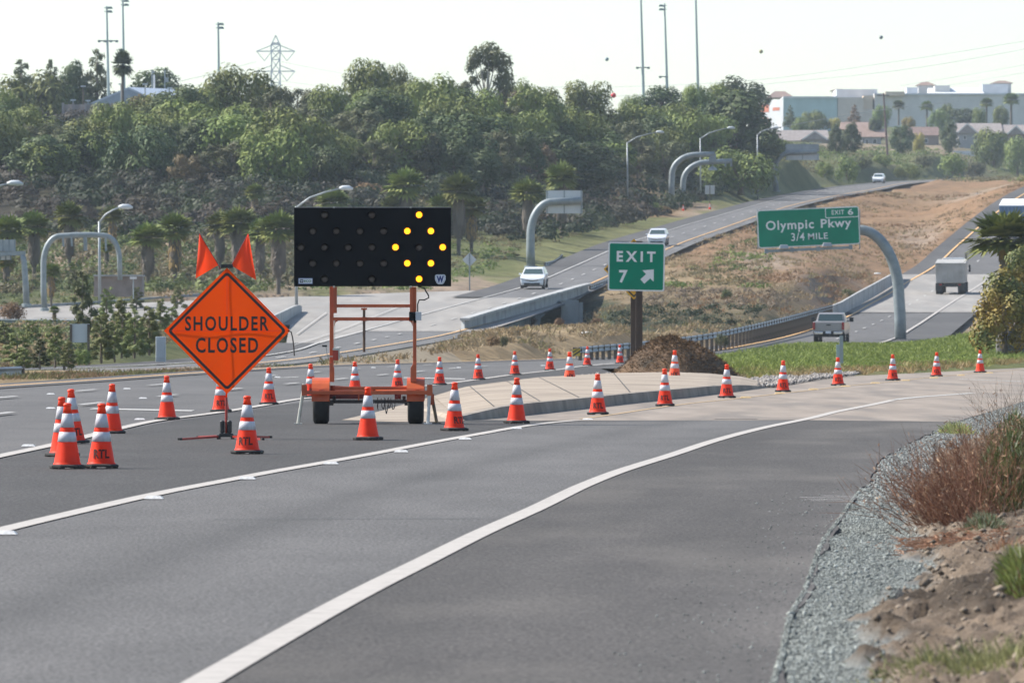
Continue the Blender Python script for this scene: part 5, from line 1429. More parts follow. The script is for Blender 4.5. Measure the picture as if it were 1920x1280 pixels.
for px in (416.5, 430):
    mb = MB(); mb.lathe([(.012, sz(812)), (.034, sz(811)), (.034, sz(790)), (.02, sz(788))], 12); q = mb.build("spring_cover", STEEL_DARK, sg, loc=(sx(px), .03, 0))
mb = MB(); mb.box(sx(424), .03, sz(815.5), .19, .12, .05).box(sx(410), .03, sz(819), .05, .16, .06).box(sx(436), .03, sz(819), .05, .16, .06); mb.build("stand_bracket", STEEL_DARK, sg, bevel=.008)
for a, b in (((410, -.02, 818), (343, -.85, 823)), ((410, .1, 817.5), (366, .9, 822)), ((436, -.02, 818), (496, -.85, 823)), ((436, .1, 817.5), (502, .9, 822))):
    p, q = Vector((sx(a[0]), a[1], sz(a[2]))), Vector((sx(b[0]), b[1], .02))
    mb = MB(); mb.beam(p, q, .028, .028); leg = mb.build("leg", RED_TUBE, sg)
    mb = MB(); mb.beam(q-(q-p).normalized()*.03, q+(q-p).normalized()*.03, .036, .036); mb.build("foot", RUBBER, leg)
mb = MB(); mb.tube([(sx(540), 0, sz(620)), (sx(546), -.01, sz(622)), (sx(549), -.01, sz(635)), (sx(551), -.01, sz(652)), (sx(552), -.01, sz(667))], .009, 6); mb.build("strap", SIGN_BLACK, sg)

# ------------------------------------------------------------------ arrow board trailer
T_OR = mat("trailer_orange_paint", (.55, .105, .026), (.44, .08, .022), 3.5, .45, coat=.15, bump=.05, bscale=40, c3=(.36, .06, .02), s3=2.2)
BOARD = mat("board_black_paint", (.007, .008, .010), (.010, .011, .013), 2, .65, spec=.12)
ZINC = mat("zinc_steel", (.42, .40, .34), (.56, .54, .48), 9, .45, .5)
TYRE = mat("tyre_rubber", (.014, .014, .015), (.022, .022, .022), 9, .8, bump=.3, bscale=60)
WHEEL = mat("wheel_rim", (.55, .57, .6), (.45, .47, .5), 4, .4, .5)
LENS_OFF = mat("unlit_lens", (.065, .055, .05), (.09, .072, .066), 40, .35)
LENS_ON = mat("lit_led", (.9, .6, .05), emit=(1.0, .56, .010), estr=1.35)
LENS_RIM = mat("lit_led_rim", (.6, .12, .0), emit=(1.0, .16, .0), estr=.2)
g = G(698, 795.5); s2 = F/g.y
tb = empty("arrow_board_trailer", (g.x, g.y, 0), 0, "orange road trailer carrying a black arrow board with a lit ring of amber lamps", "arrow board")
def tx(px): return (px-698)/s2
def tz(py): return (795.5-py)/s2
mb = MB(); bw, bh = 294.5/s2, 147.5/s2
mb.box(tx(698.5), .06, tz(463), bw, .07, bh); board = mb.build("arrow_panel", BOARD, tb, bevel=.006)
mb = MB(); mb.box(tx(698.5), .06, tz(463)+bh/2+.004, bw, .075, .008); mb.build("panel_edge", mat("dull_aluminium", (.35, .35, .36), rough=.4, metal=.7), board)
mb = MB()
for px in (626, 770): mb.box(tx(px), .05, tz(389), .03, .05, .03).box(tx(px), .05, tz(537.5), .03, .06, .03)
mb.build("panel_bolt", ZINC, board)
colx = lambda k: 564.3+22.15*k
LAMPS = [(402.8, (2, 6, 10)), (433.2, (1, 3, 5, 7, 9, 11)), (463.5, (0, 2, 4, 6, 8, 10, 12)), (493.5, (1, 3, 5, 7, 9, 11)), (523, (2, 6, 10))]
LIT = {(0, 10), (1, 9), (1, 11), (2, 8), (2, 12), (3, 9), (3, 11), (4, 10)}
RX = Matrix.Rotation(math.radians(90), 4, 'X')
hood = MB(); rl = .064
n = 18
vs = []
for k in range(n+1):
    a = math.radians(20+140*k/n)
    for rr_, y in ((rl, .03), (rl, -.085), (rl-.004, -.085), (rl-.004, .03)): vs.append((rr_*math.cos(a), y, rr_*math.sin(a)))
hood.add(vs, [(4*k+j, 4*k+(j+1) % 4, 4*k+4+(j+1) % 4, 4*k+4+j) for k in range(n) for j in range(4)])
hood.lathe([(rl, 0), (rl, .02), (rl-.008, .022), (rl-.008, 0)], 24, Matrix.Translation((0, .03, 0)) @ RX)
hood_me = hood.mesh("lamp"); hood_me.materials.append(BOARD)
off = MB(); off.lathe([(0, .012), (.03, .011), (.05, .004), (.056, 0)], 20, Matrix.Translation((0, .028, 0)) @ RX); off_me = off.mesh("lens"); off_me.materials.append(LENS_OFF); smooth_me(off_me)
on = MB(); 
for k in range(8):
    a = 2*math.pi*(k+.5)/8
    on.lathe([(.0145, 0), (.0145, .004), (0, .006)], 10, Matrix.Translation((.034*math.cos(a), .014, .034*math.sin(a))) @ RX)
for k in range(4):
    a = 2*math.pi*k/4+.785
    on.lathe([(.0125, 0), (.0125, .004), (0, .006)], 10, Matrix.Translation((.017*math.cos(a), .014, .017*math.sin(a))) @ RX)
on.cur = 1; on.lathe([(.0, .0), (.054, .0), (.054, -.01)], 20, Matrix.Translation((0, .018, 0)) @ RX)
on_me = on.mesh("lens"); on_me.materials.append(LENS_ON); on_me.materials.append(LENS_RIM)
for r_, (py, ks) in enumerate(LAMPS):
    for k in ks:
        l = raw("lamp", hood_me, tb); l.location = (tx(colx(k)), -.006, tz(py))
        q = raw("lens", on_me if (r_, k) in LIT else off_me, l)
        if (r_, k) in LIT: l['label'] = "lit amber lamp"
# badges
BADGE_W = mat("badge_white", (.66, .68, .74), rough=.4); BADGE_B = mat("badge_blue", (.02, .04, .19), rough=.4); BADGE_G = mat("badge_green", (.06, .22, .07), rough=.5); BADGE_D = mat("badge_dark", (.02, .025, .04), rough=.5)
def plate(pts, y, m, name, par):
    mb = MB(); mb.prism([(tx(a), tz(b)) for a, b in pts], y, y+.004); return mb.build(name, m, par)
sh = [(815.5, 517), (818, 514.6), (833, 514.6), (835.5, 517), (835.5, 524), (832, 531), (829, 532.8), (822, 532.8), (819, 531), (815.5, 524)]
bd = plate(sh, .018, BADGE_W, "maker_badge", board)
plate([(825.5+(a-825.5)*.88, 523.5+(b-523.5)*.88) for a, b in sh], .0165, mat("badge_grey", (.36, .38, .44), rough=.4), "badge_field", bd)
plate([(825.5+(a-825.5)*.80, 523.5+(b-523.5)*.80) for a, b in sh], .0150, BADGE_W, "badge_face", bd)
mb = MB(); put_text(mb, "W", tx(825.5), .0125, tz(523.4), 13.5/s2, 12.5/s2, .06); mb.build("lettering", BADGE_B, bd)
pl_ = plate([(559.3, 521.2), (586.2, 521.2), (586.2, 532.3), (559.3, 532.3)], .018, mat("plate_blue_edge", (.10, .16, .32), rough=.5), "label_plate", board)
plate([(560.1, 522), (585.4, 522), (585.4, 531.5), (560.1, 531.5)], .0165, BADGE_W, "label_face", pl_)
plate([(562, 523.5), (568.7, 523.5), (568.7, 530), (562, 530)], .0155, BADGE_D, "label_square", pl_)
mb = MB(); put_text(mb, "W", tx(565.4), .0125, tz(526.8), 4.8/s2, 3.8/s2, .05); mb.build("lettering", BADGE_W, pl_)
mb = MB(); put_text(mb, "ECO", tx(576.8), .0125, tz(526.8), 13/s2, 4.6/s2, .02); mb.build("lettering", BADGE_G, pl_)
# lifting frame
def pbox(name, x0, x1, y0, y1, yd0, yd1, m, par=None, bevel=.004):
    mb = MB(); mb.box(tx((x0+x1)/2), (yd0+yd1)/2, tz((y0+y1)/2), abs(x1-x0)/s2, yd1-yd0, abs(y1-y0)/s2); return mb.build(name, m, par or tb, bevel=bevel)
p1 = pbox("mast_post", 617.5, 625, 537, 716, .16, .25, T_OR); pbox("mast_sleeve", 624, 631.2, 537.5, 587, .12, .19, T_OR, p1)
p2 = pbox("mast_post", 774, 780.5, 600, 716, .16, .25, T_OR); pbox("mast_sleeve", 768.2, 775, 537.5, 600, .12, .19, T_OR, p2); pbox("mast_head", 775, 780.5, 538, 606, .16, .24, T_OR, p2)
for par, pts in ((p1, [(617.5, 716), (626.5, 716), (626.5, 690), (622, 680), (617.5, 680)]), (p2, [(780.5, 716), (769.5, 716), (769.5, 690), (774, 682), (780.5, 682)])):
    mb = MB(); mb.prism([(tx(a), tz(b)) for a, b in pts], .12, .16); mb.build("gusset", T_OR, par, bevel=.003)
pbox("upper_rail", 631, 768.5, 570.3, 576.2, .13, .18, T_OR); pbox("lower_rail", 625, 768, 594.8, 601, .16, .21, T_OR)
for cx, sgn in ((626, 1), (773.5, -1)):
    mb = MB(); mb.prism([(tx(cx), tz(601)), (tx(cx+sgn*8), tz(601)), (tx(cx+sgn*3), tz(604)), (tx(cx), tz(612))], .165, .205); mb.build("corner_bracket", T_OR, tb)
mb = MB(); mb.tube([(tx(682.3), .15, tz(578)), (tx(682.3), .15, tz(660))], .022, 10); jk = mb.build("jack_screw", mat("rusty_rod", (.10, .065, .045), (.17, .11, .07), 20, .7), tb)
mb = MB(); mb.box(tx(682.3), .15, tz(579), .09, .06, .03).box(tx(682.3), .15, tz(598), .085, .07, .06); mb.build("screw_nut", T_OR, jk)
wb = pbox("winch_box", 623.5, 634.5, 656, 675.5, .08, .16, mat("winch_red", (.45, .05, .025), (.34, .04, .02), 9, .5)); 
mb = MB(); mb.beam((tx(611), .06, tz(649)), (tx(613.5), .06, tz(668)), .012, .012).beam((tx(613), .06, tz(668)), (tx(624), .06, tz(668)), .016, .016).box(tx(629), .1, tz(654.5), .09, .05, .035).box(tx(635.5), .1, tz(664), .02, .06, .17); mb.build("winch_crank", ZINC, wb)
mb = MB(); mb.beam((tx(604), .06, tz(648.5)), (tx(613), .06, tz(648.5)), .028, .028); mb.build("crank_grip", RUBBER, wb)
mb = MB(); mb.tube([(tx(627), .12, tz(655)), (tx(627.5), .12, tz(600))], .004, 5); mb.build("winch_cable", ZINC, tb)
cb = pbox("control_box", 767, 779, 584.5, 601, .02, .12, BOARD); pbox("control_box_lid", 779.2, 790, 584.5, 600.5, .015, .13, mat("grey_white_plastic", (.55, .57, .58), (.48, .5, .52), 5, .5), cb)
mb = MB(); mb.tube([(tx(x), y, tz(z)) for x, y, z in ((784, .1, 537), (796, .06, 540), (798, .03, 545), (803, .02, 553), (804, .02, 558), (796, .03, 562), (786, .05, 562), (783, .06, 570), (783, .06, 585))], .011, 7); mb.build("power_cable", RUBBER, tb)
# chassis
pbox("front_beam", 569, 808, 732, 739.2, -.12, -.05, T_OR); pbox("cross_beam", 622, 768, 725, 731, .45, .55, T_OR)
pbox("mounting_tab", 763.5, 768, 715, 732, .3, .4, T_OR)
for px in (601.5, 783): pbox("side_beam", px-4, px+4, 729, 738, -.05, 1.2, T_OR)
mb = MB(); mb.beam((tx(612), .35, tz(753)), (tx(774), .35, tz(753)), .055, .055); mb.build("axle", STEEL_DARK, tb)
for px in (619.5, 763): 
    mb = MB(); mb.box(tx(px), .35, tz(757), .08, .5, .05).box(tx(px+ (6 if px < 700 else -6)), .35, tz(748), .05, .1, .09); mb.build("leaf_spring", STEEL_DARK, tb)
for px in (672, 690): 
    mb = MB(); mb.box(tx(px), .2, tz(745), .02, .03, .09); mb.build("hanger", T_OR, tb)
mb = MB(); mb.box(tx(642), .6, tz(743), .66, .35, .09); mb.box(tx(745), .6, tz(743), .10, .3, .10); mb.build("battery_tray", mat("dull_red_paint", (.20, .03, .02), (.14, .025, .02), 8, .6), tb)
# tongue running away from us, with draw bar
mb = MB(); mb.beam((tx(622), .55, tz(728)), (tx(698), 2.2, tz(736)), .08, .08).beam((tx(766), .55, tz(728)), (tx(698), 2.2, tz(736)), .08, .08); mb.build("tongue", T_OR, tb)
TR_ = 42/s2
for px, sgn in ((600.8, -1), (779, 1)):
    M_ = Matrix.Translation((tx(px), .35, TR_)) @ Matrix.Rotation(math.radians(90), 4, 'Y')
    w2 = .125
    mb = MB(); mb.lathe([(TR_*.62, -w2*.9), (TR_*.86, -w2), (TR_*.965, -w2*.82), (TR_, -w2*.45), (TR_, w2*.45), (TR_*.965, w2*.82), (TR_*.86, w2), (TR_*.62, w2*.9)], 36, M_, cap=False); wh = mb.build("wheel", TYRE, tb, smooth=True)
    mb = MB(); mb.lathe([(TR_*.63, -w2*.85), (TR_*.55, -w2*.5), (.05, -w2*.3), (.05, w2*.3), (TR_*.55, w2*.5), (TR_*.63, w2*.85)], 28, M_); mb.build("rim", WHEEL, wh)
    # fender: arched sheet over the wheel with a flat front apron
    r = TR_*1.09; fw = .137; prof = []
    for k in range(15):
        a = math.radians(195-210*k/14); prof.append((.35-r*math.cos(math.radians(180)-a+math.pi)*1.0, TR_+r*math.sin(a)))
    prof = [(.35+r*math.cos(math.radians(188-196*k/14)), TR_+max(r*math.sin(math.radians(188-196*k/14)), .02)*1.0) for k in range(15)]
    prof = [(prof[0][0], TR_*1.03)]+prof
    mb = MB(); n = len(prof); t_ = .012
    vs = [(tx(px)-fw, y, z) for y, z in prof]+[(tx(px)+fw, y, z) for y, z in prof]+[(tx(px)-fw, .35+(y-.35)*.97, TR_+(z-TR_)*.97) for y, z in prof]+[(tx(px)+fw, .35+(y-.35)*.97, TR_+(z-TR_)*.97) for y, z in prof]
    fs = [(k, k+1, n+k+1, n+k) for k in range(n-1)]+[(2*n+k, 3*n+k, 3*n+k+1, 2*n+k+1) for k in range(n-1)]+[(k, 2*n+k, 2*n+k+1, k+1) for k in range(n-1)]+[(n+k, n+k+1, 3*n+k+1, 3*n+k) for k in range(n-1)]+[(0, n, 3*n, 2*n), (n-1, 3*n-1, 4*n-1, 2*n-1)]
    # inner side plate that closes the arch
    mb.add(vs, fs)
    xin = tx(px)-sgn*fw
    mb.add([(xin, y, z) for y, z in prof]+[(xin, .35, TR_*1.0)], [tuple(range(n))+(n,)])
    mb.build("fender", T_OR, tb, smooth=False)
for top, foot, yy, m in (((571, 719), (559.3, 796), -.09, ZINC), ((806, 719), (802.5, 796), -.09, mat("pale_zinc", (.5, .5, .49), (.6, .6, .59), 8, .45, .4)), ((807.5, 738), (817.5, 794), 1.0, mat("rusty_steel", (.12, .10, .07), (.20, .155, .10), 14, .7))):
    a, b = Vector((tx(top[0]), yy, tz(top[1]))), Vector((tx(foot[0]), yy, .015))
    mb = MB(); mb.tube([a, b], .028, 10); j = mb.build("jack_leg", m, tb)
    mb = MB(); mb.box(b.x, b.y, .012, .13, .16, .02); mb.build("foot_plate", m, j)
    mb = MB(); mb.box(a.x, a.y, a.z-.10, .085, .085, .17); mb.build("jack_sleeve", T_OR, j)
mb = MB(); rnd = random.Random(3)
for k in range(5):
    x0 = 706+k*6; x1 = x0+rnd.uniform(-3, 10); dz_ = rnd.uniform(14, 30); pts = []
    for t in np.linspace(0, 1, 12): pts.append((tx(x0+(x1-x0)*t+rnd.uniform(-.8, .8)), .9+.1*k, tz(747+dz_*4*t*(1-t)+rnd.uniform(-.8, .8))))
    mb.tube(pts, .008, 5)
mb.build("safety_chain", mat("chain_steel", (.12, .12, .12), rough=.5, metal=.6), tb)

# ------------------------------------------------------------------ green gore sign, yellow sign behind
GREEN = mat("sign_green", (.002, .225, .128), (.002, .205, .118), 3, .55, spec=.15, c3=(.003, .245, .14), s3=.8)
WHITE = mat("sign_white", (.78, .78, .76), (.72, .72, .70), 6, .45)
WOOD = mat("dark_creosote_wood", (.055, .036, .026), (.10, .068, .047), 5, .85, bump=.5, bscale=20, stretch=(1, 1, .12))
YEL = mat("sign_yellow", (.70, .36, .015), (.62, .31, .012), 4, .5)
def rrect(w, h, r, n=5):
    out = []
    for cx, cz, a0 in ((w/2-r, h/2-r, 0), (-w/2+r, h/2-r, 90), (-w/2+r, -h/2+r, 180), (w/2-r, -h/2+r, 270)):
        for k in range(n+1):
            a = math.radians(a0+90*k/n); out.append((cx+r*math.cos(a), cz+r*math.sin(a)))
    return out
g = G(1198.5, 709, .05); s3 = F/g.y
es = empty("exit_sign", (g.x, g.y, 0), 0, "green square gore sign reading EXIT 7 with a white arrow on dark wooden post", "exit sign")
mb = MB(); mb.box(0, .12, (709-452)/s3/2, 12.5/s3, .20, (709-452)/s3+.1); mb.build("post", WOOD, es)
face = bpy.data.objects.new("sign_panel", None); S.collection.objects.link(face)
bpy.data.objects.remove(face)
w, h = 106/s3, 91/s3; M0 = Matrix.Translation(((1193.3-1198.5)/s3, 0, (709-500)/s3+.05)) @ Matrix.Rotation(math.radians(1.0), 4, 'Y')
mb = MB(); mb.prism(rrect(w, h, .055), -.012, .012, M0); pn = mb.build("sign_panel", WHITE, es)
mb = MB(); mb.prism(rrect(w-.075, h-.075, .045), -.016, -.013, M0); mb.build("sign_face", GREEN, pn)
def on_sign(px, py): return (px-1193.3)/s3, (500-py)/s3
def finish(t0, nm): mb = MB(); mb.add([tuple(M0 @ Vector(q)) for q in t0.v], t0.f); mb.build(nm, WHITE, pn)
t0 = MB(); a, b = on_sign(1192.5, 481); put_text(t0, "EXIT", a, -.019, b, 73/s3, 20/s3, .035, 1.55)
finish(t0, "lettering"); t0 = MB(); a, b = on_sign(1169, 518.5); put_text(t0, "7", a, -.019, b, 16/s3, 24/s3, .03); finish(t0, "lettering"); t0 = MB()
ar = [(1226, 504.5), (1226, 527.5), (1219.5, 521.5), (1208.5, 531.5), (1201, 523.5), (1211.5, 513.5), (1204.5, 506.5)]
t0.add([(on_sign(*q)[0], -.019, on_sign(*q)[1]) for q in ar], [tuple(range(len(ar)))])
finish(t0, "arrow")
mb = MB(); mb.box(0, .01, (709-452)/s3*.72, .5, .02, .06, None); mb.build("mounting_strap", ZINC, es)
g = G(1187, 706, .0); s4 = F/197.0
g = Vector(((1192-960)/s4, 197.0+3, 0)); s4 = F/g.y
ys = empty("warning_sign", (g.x, g.y, 0), 0, "yellow diamond warning sign mostly hidden behind the green gore sign", "warning sign")
mb = MB(); mb.box(0, .12, 1.55, 12/s4, .2, 3.4); mb.build("post", WOOD, ys)
r = 57/s4; zc = EYE+(H-504.5)/s4
mb = MB(); mb.prism([(r, zc), (0, zc+r), (-r, zc), (0, zc-r)], -.005, .012); yp = mb.build("sign_panel", YEL, ys)
mb = MB(); ri, ro = r*.86, r*.93
mb.add([(q*x, -.008, zc+q*z) for q in (ro, ri) for x, z in ((1, 0), (0, 1), (-1, 0), (0, -1))], [(k, (k+1) % 4, 4+(k+1) % 4, 4+k) for k in range(4)]); mb.build("border", SIGN_BLACK, yp)
# ------------------------------------------------------------------ bridges, barriers, guardrails
GALV = mat("galvanised_steel", (.30, .33, .345), (.38, .41, .425), 1.5, .5, .35, c3=(.25, .275, .285), s3=.8)
GALV_D = mat("weathered_galvanised_steel", (.20, .235, .245), (.27, .305, .315), 2, .55, .3)
POSTW = mat("guardrail_post_wood", (.085, .07, .055), (.16, .13, .10), 3, .9)
ALU_BACK = mat("sign_back_aluminium", (.50, .52, .53), (.58, .60, .61), .9, .5, .2)
def wall_strip(name, pts, thick, m, label, cat, cap=None):
    """parapet: pts = (px, py_top, py_bottom, d)"""
    mb = MB(); n = len(pts)
    A = [P(a, t, d) for a, t, b_, d in pts]; Bm = [P(a, b_, d) for a, t, b_, d in pts]
    off = Vector((-thick*.55, thick, 0))
    vs = A+Bm+[v+off for v in A]+[v+off for v in Bm]
    fs = []
    for i in range(n-1):
        fs += [(n+i, n+i+1, i+1, i), (i, i+1, 2*n+i+1, 2*n+i), (2*n+i, 2*n+i+1, 3*n+i+1, 3*n+i), (3*n+i, 3*n+i+1, n+i+1, n+i)]
    fs += [(0, 2*n, 3*n, n), (n-1, 2*n-1, 4*n-1, 3*n-1)]
    mb.add(vs, fs)
    o = mb.build(name, m); tag(o, label, cat)
    if cap:
        mb = MB()
        for i in range(n-1): mb.beam(A[i]+Vector((0, 0, .05)), A[i+1]+Vector((0, 0, .05)), thick*1.5, .14)
        mb.build("coping", cap, o)
    return o
PARA = mat("parapet_concrete", (.27, .285, .29), (.36, .375, .375), .9, .85, c3=(.20, .21, .215), s3=.5)
br = wall_strip("bridge_parapet", [(871, 600, 619.5, 392), (900, 591, 612, 402), (950, 576.5, 598, 420), (1000, 562.5, 585.5, 440), (1050, 548.5, 572, 465), (1089, 537.5, 558, 488), (1103, 534, 549, 500)], .35, PARA,
           "grey concrete side of the bridge carrying the oncoming lanes over the gully", "bridge parapet", BARRIER)
dB = np.arange(396, 486, 3.0); _a, _b, _z = lr(dB)
mb = MB().strip([(x-1.2, y, z-.35) for x, y, z in zip(_b, dB, _z)], [(x-1.2, y, z-7) for x, y, z in zip(_b, dB, _z)])
mb.strip([(x+1.3, y, z-.05) for x, y, z in zip(_b, dB, _z)], [(x-1.2, y, z-.35) for x, y, z in zip(_b, dB, _z)]); mb.build("underdeck_shade_wall", PARA, br)  # wall and soffit added below the deck to keep the opening dark
g = P(1069, 612, 462); top = P(1069, 568, 462)
mb = MB(); mb.box(g.x, g.y+1.5, (top.z+g.z)/2-.6, 1.15, 3.0, top.z-g.z+1.6); mb.box(g.x+.72, g.y+1.2, (top.z+g.z)/2-.6, .25, 2.2, top.z-g.z+1.3)
tag(mb.build("bridge_abutment", PARA), "grey concrete abutment block under the oncoming bridge's right end", "bridge abutment")
wall_strip("concrete_barrier", [(1562, 572.5, 595, 508), (1580, 565.5, 589, 516), (1610, 548, 573, 546), (1640, 532, 556, 573), (1672, 514.5, 536, 606), (1690, 505, 523, 630)], .3, BARRIER,
           "pale concrete barrier along the bridge beside the dump truck", "barrier")
wall_strip("concrete_barrier", [(470, 612, 634, 352), (500, 598, 620, 380), (530, 584.5, 607, 408), (552, 574, 593, 428), (562, 571.5, 587, 436), (566, 574, 584, 440)], .3, BARRIER,
           "short sloping concrete barrier right of the diamond sign's upper edge", "barrier")
wall_strip("concrete_barrier", [(-260, 577, 592, 448), (0, 576, 590, 449), (80, 570, 585, 456), (200, 563.5, 577, 468), (300, 556, 571, 477), (375, 549.5, 564, 483), (395, 550, 562, 485)], .3, PARA,
           "long pale concrete barrier behind the entrance ramp at the left", "barrier")
def guardrail(name, pts, label, step=2.0, h=.62, m=GALV, posts=True):
    """w-beam rail; pts = (px, py_top, d)"""
    V = [P(*p) for p in pts]
    L_ = [0]
    for a, b in zip(V, V[1:]): L_.append(L_[-1]+(b-a).length)
    t = np.linspace(0, L_[-1], max(4, int(L_[-1]/1.0)))
    Q = [Vector(tuple(hermite(L_, [v[i] for v in V], k) for i in range(3))) for k in t]
    prof = [(0, 0), (-.07, -.05), (-.02, -.13), (-.02, -.18), (-.07, -.26), (0, -.31)]
    vs = []; fs = []; n = len(prof)
    for i, q in enumerate(Q):
        tg = (Q[min(i+1, len(Q)-1)]-Q[max(i-1, 0)]); nrm = Vector((tg.y, -tg.x, 0)).normalized()
        for a, z in prof: vs.append(q+nrm*(-a)+Vector((0, 0, z)))
    for i in range(len(Q)-1):
        for k in range(n-1): fs.append((i*n+k, i*n+k+1, (i+1)*n+k+1, (i+1)*n+k))
    mb = MB(); mb.add(vs, fs); root = mb.build(name, m); tag(root, label, "guardrail")
    if posts:
        tp = np.arange(.4, L_[-1], step)
        post = MB(); post.box(0, .14, -.70, .18, .18, 1.26); post.box(0, .06, -.16, .15, .12, .34); pm = post.mesh("post"); pm.materials.append(POSTW)
        for k in tp[:100]:
            q = raw("post", pm, root); q.location = tuple(float(hermite(L_, [v[i] for v in V], k)) for i in range(3))
    return root
guardrail("guardrail", [(1086, 650.5, 331), (1120, 647.5, 338), (1206, 640, 354), (1338, 623.5, 380), (1380, 615, 392), (1474, 593.5, 430), (1530, 579, 466), (1561, 571, 497)], "grey guardrail with wooden posts in the median from the striped marker to the bridge barrier", 2.2)
guardrail("guardrail", [(1106, 534.5, 503), (1150, 520, 535), (1200, 507, 565), (1247, 493.5, 598), (1320, 472, 645), (1400, 451, 695), (1421, 445, 710)], "grey guardrail on the oncoming road's median edge above the dry bank", 2.4)
guardrail("guardrail", [(-260, 597, 404), (0, 598, 405), (160, 599, 405), (330, 600, 404)], "guardrail along the near edge of the pale entrance ramp at the left", 3.0, m=GALV_D)
guardrail("guardrail", [(-120, 691, 205), (-10, 688.5, 207), (30, 687, 208), (42, 686, 210)], "blunt end of a guardrail at the picture's left edge", 2.0)
guardrail("guardrail", [(1021, 492, 575), (1035, 489, 584), (1048, 482, 600), (1054, 476, 612)], "short curved guardrail end beside the arched white sign's base", 2.5)
STRIPE = mat("marker_yellow", (.60, .40, .03), rough=.5)
g = P(1081, 660, 329); mk_ = empty("object_marker", (g.x, g.y, float(gz(np.array([1081.]), np.array([329.]))[0])), 0, "yellow and black striped object marker at the guardrail's near end", "object marker")
zc = g.z-mk_.location.z
mb = MB(); mb.box(0, 0, zc, .36, .02, .36); pn = mb.build("marker_panel", STRIPE, mk_)
mb = MB()
for k in (-.22, -.04, .14, ): mb.prism([(max(-.18, min(.18, a)), zc+b) for a, b in ((-.18, k-.0), (-.18, k+.08), (.18, k+.32 if k+.32 < .18 else .18), (.18, min(k+.24, .18)))], -.016, -.012)
mb.build("stripe", SIGN_BLACK, pn)
mb = MB(); mb.box(0, .03, zc/2, .07, .05, zc+.4); mb.build("post", GALV, mk_)

# ------------------------------------------------------------------ sign structures
def gantry(name, path, d, r, label, cat="sign structure", m=GALV_D, flange=True):
    V = [P(a, b_, d) for a, b_ in path]
    rs = [r*(1-.18*k/(len(V)-1)) for k in range(len(V))]
    base = V[0]
    e = empty(name, base, 0, label, cat)
    mb = MB(); mb.tube([v-base for v in V], rs, 16)
    pole = mb.build("pole", m, e, smooth=True)
    if flange:
        mb = MB(); mb.lathe([(r*1.5, -.1), (r*1.5, .08), (r*1.05, .1)], 16); mb.build("base_flange", m, pole)
    return e, base
def arc(x0, y0, x1, y1, n=10):
    """quarter bend from a vertical run at (x0,y0) to a level run at (x1,y1)"""
    return [(x0+(x1-x0)*(1-math.cos(math.pi/2*k/n)), y0+(y1-y0)*math.sin(math.pi/2*k/n)) for k in range(n+1)]
# the large green advance sign on a curved mast
d5 = 420.0; s5 = F/d5
e5, b5 = gantry("overhead_sign", [(1688.5, 648), (1688, 600), (1686, 565)]+[(1685.5-(1685.5-1612)*(1-math.cos(math.pi/2*k/12)), 560-(560-431)*math.sin(math.pi/2*k/12)) for k in range(13)]+[(1560, 430), (1440, 434)], d5, .355, "large green overhead sign reading Olympic Pkwy on a thick curved grey mast", "overhead sign")
MS = Matrix.Translation(P(1516, 426, d5-.55)-b5) @ Matrix.Rotation(math.radians(-2.5), 4, 'Y')
def Lp(px, py):   # picture offsets inside the tilted panel, in metres
    a = math.radians(2.5); dx, dy = (px-1516)/s5, (426-py)/s5
    return dx*math.cos(a)+dy*math.sin(a), -dx*math.sin(a)+dy*math.cos(a)
w, h = 191/s5, 71/s5
mb = MB(); mb.prism(rrect(w, h, .16), -.02, .03, MS); pn = mb.build("sign_panel", WHITE, e5)
mb = MB(); mb.prism(rrect(w-.11, h-.11, .13), -.03, -.022, MS); mb.build("sign_face", GREEN, pn)
a, b = Lp(1578.5, 398.3)
mb = MB(); mb.prism([(x+a, z+b) for x, z in rrect(63/s5, 19.5/s5, .09)], -.036, -.031, MS); tb_ = mb.build("exit_tab", WHITE, pn)
mb = MB(); mb.prism([(x+a, z+b) for x, z in rrect(63/s5-.09, 19.5/s5-.09, .07)], -.042, -.037, MS); mb.build("tab_face", GREEN, tb_)
for txt, cx, cy, wd, hg, bo in (("Olympic", 1481, 424, 90, 23, .02), ("Pkwy", 1567.5, 420.5, 57, 21.5, .02), ("3/4", 1496, 444, 25, 15, .012), ("MILE", 1533.5, 442.5, 37, 11.5, .012), ("EXIT", 1571, 398, 23.5, 8.5, .012), ("6", 1594.5, 397.2, 10, 11.5, .02)):
    a, b = Lp(cx, cy); tm = MB(); put_text(tm, txt, a, -.046, b, wd/s5, hg/s5, bo, 1.12)
    mb = MB(); mb.add([tuple(MS @ Vector(q)) for q in tm.v], tm.f); mb.build("lettering", WHITE, pn)
mb = MB(); q0, q1 = P(1434, 471, d5-1.6)-b5, P(1598, 463.5, d5-1.6)-b5
mb.beam(q0, q1, .12, .16); rail = mb.build("lamp_rail", GALV_D, e5)
for px, py in ((1437, 471), (1485, 468.5), (1534, 466.5), (1595, 463.5)):
    mb = MB(); p = P(px, py, d5-1.6)-b5; mb.beam(p, p+Vector((0, 1.2, .12)), .08, .08).box(p.x, p.y, p.z, .22, .25, .26); mb.build("bracket", GALV_D, rail)
for px, py in ((1470, 462.5), (1551, 458.5)):
    p = P(px, py, d5-1.7)-b5; mb = MB(); mb.box(p.x, p.y, p.z, .58, .4, .24, taper=(.8, .7)); mb.build("sign_lamp", GALV, rail, bevel=.03)
mb = MB()
for px in (1421, 1612): 
    p = P(px, 430, d5-.4)-b5; mb.beam(p+Vector((0, 0, 1.2)), p-Vector((0, 0, 1.2)), .06, .08)
mb.build("panel_stiffener", GALV_D, e5)
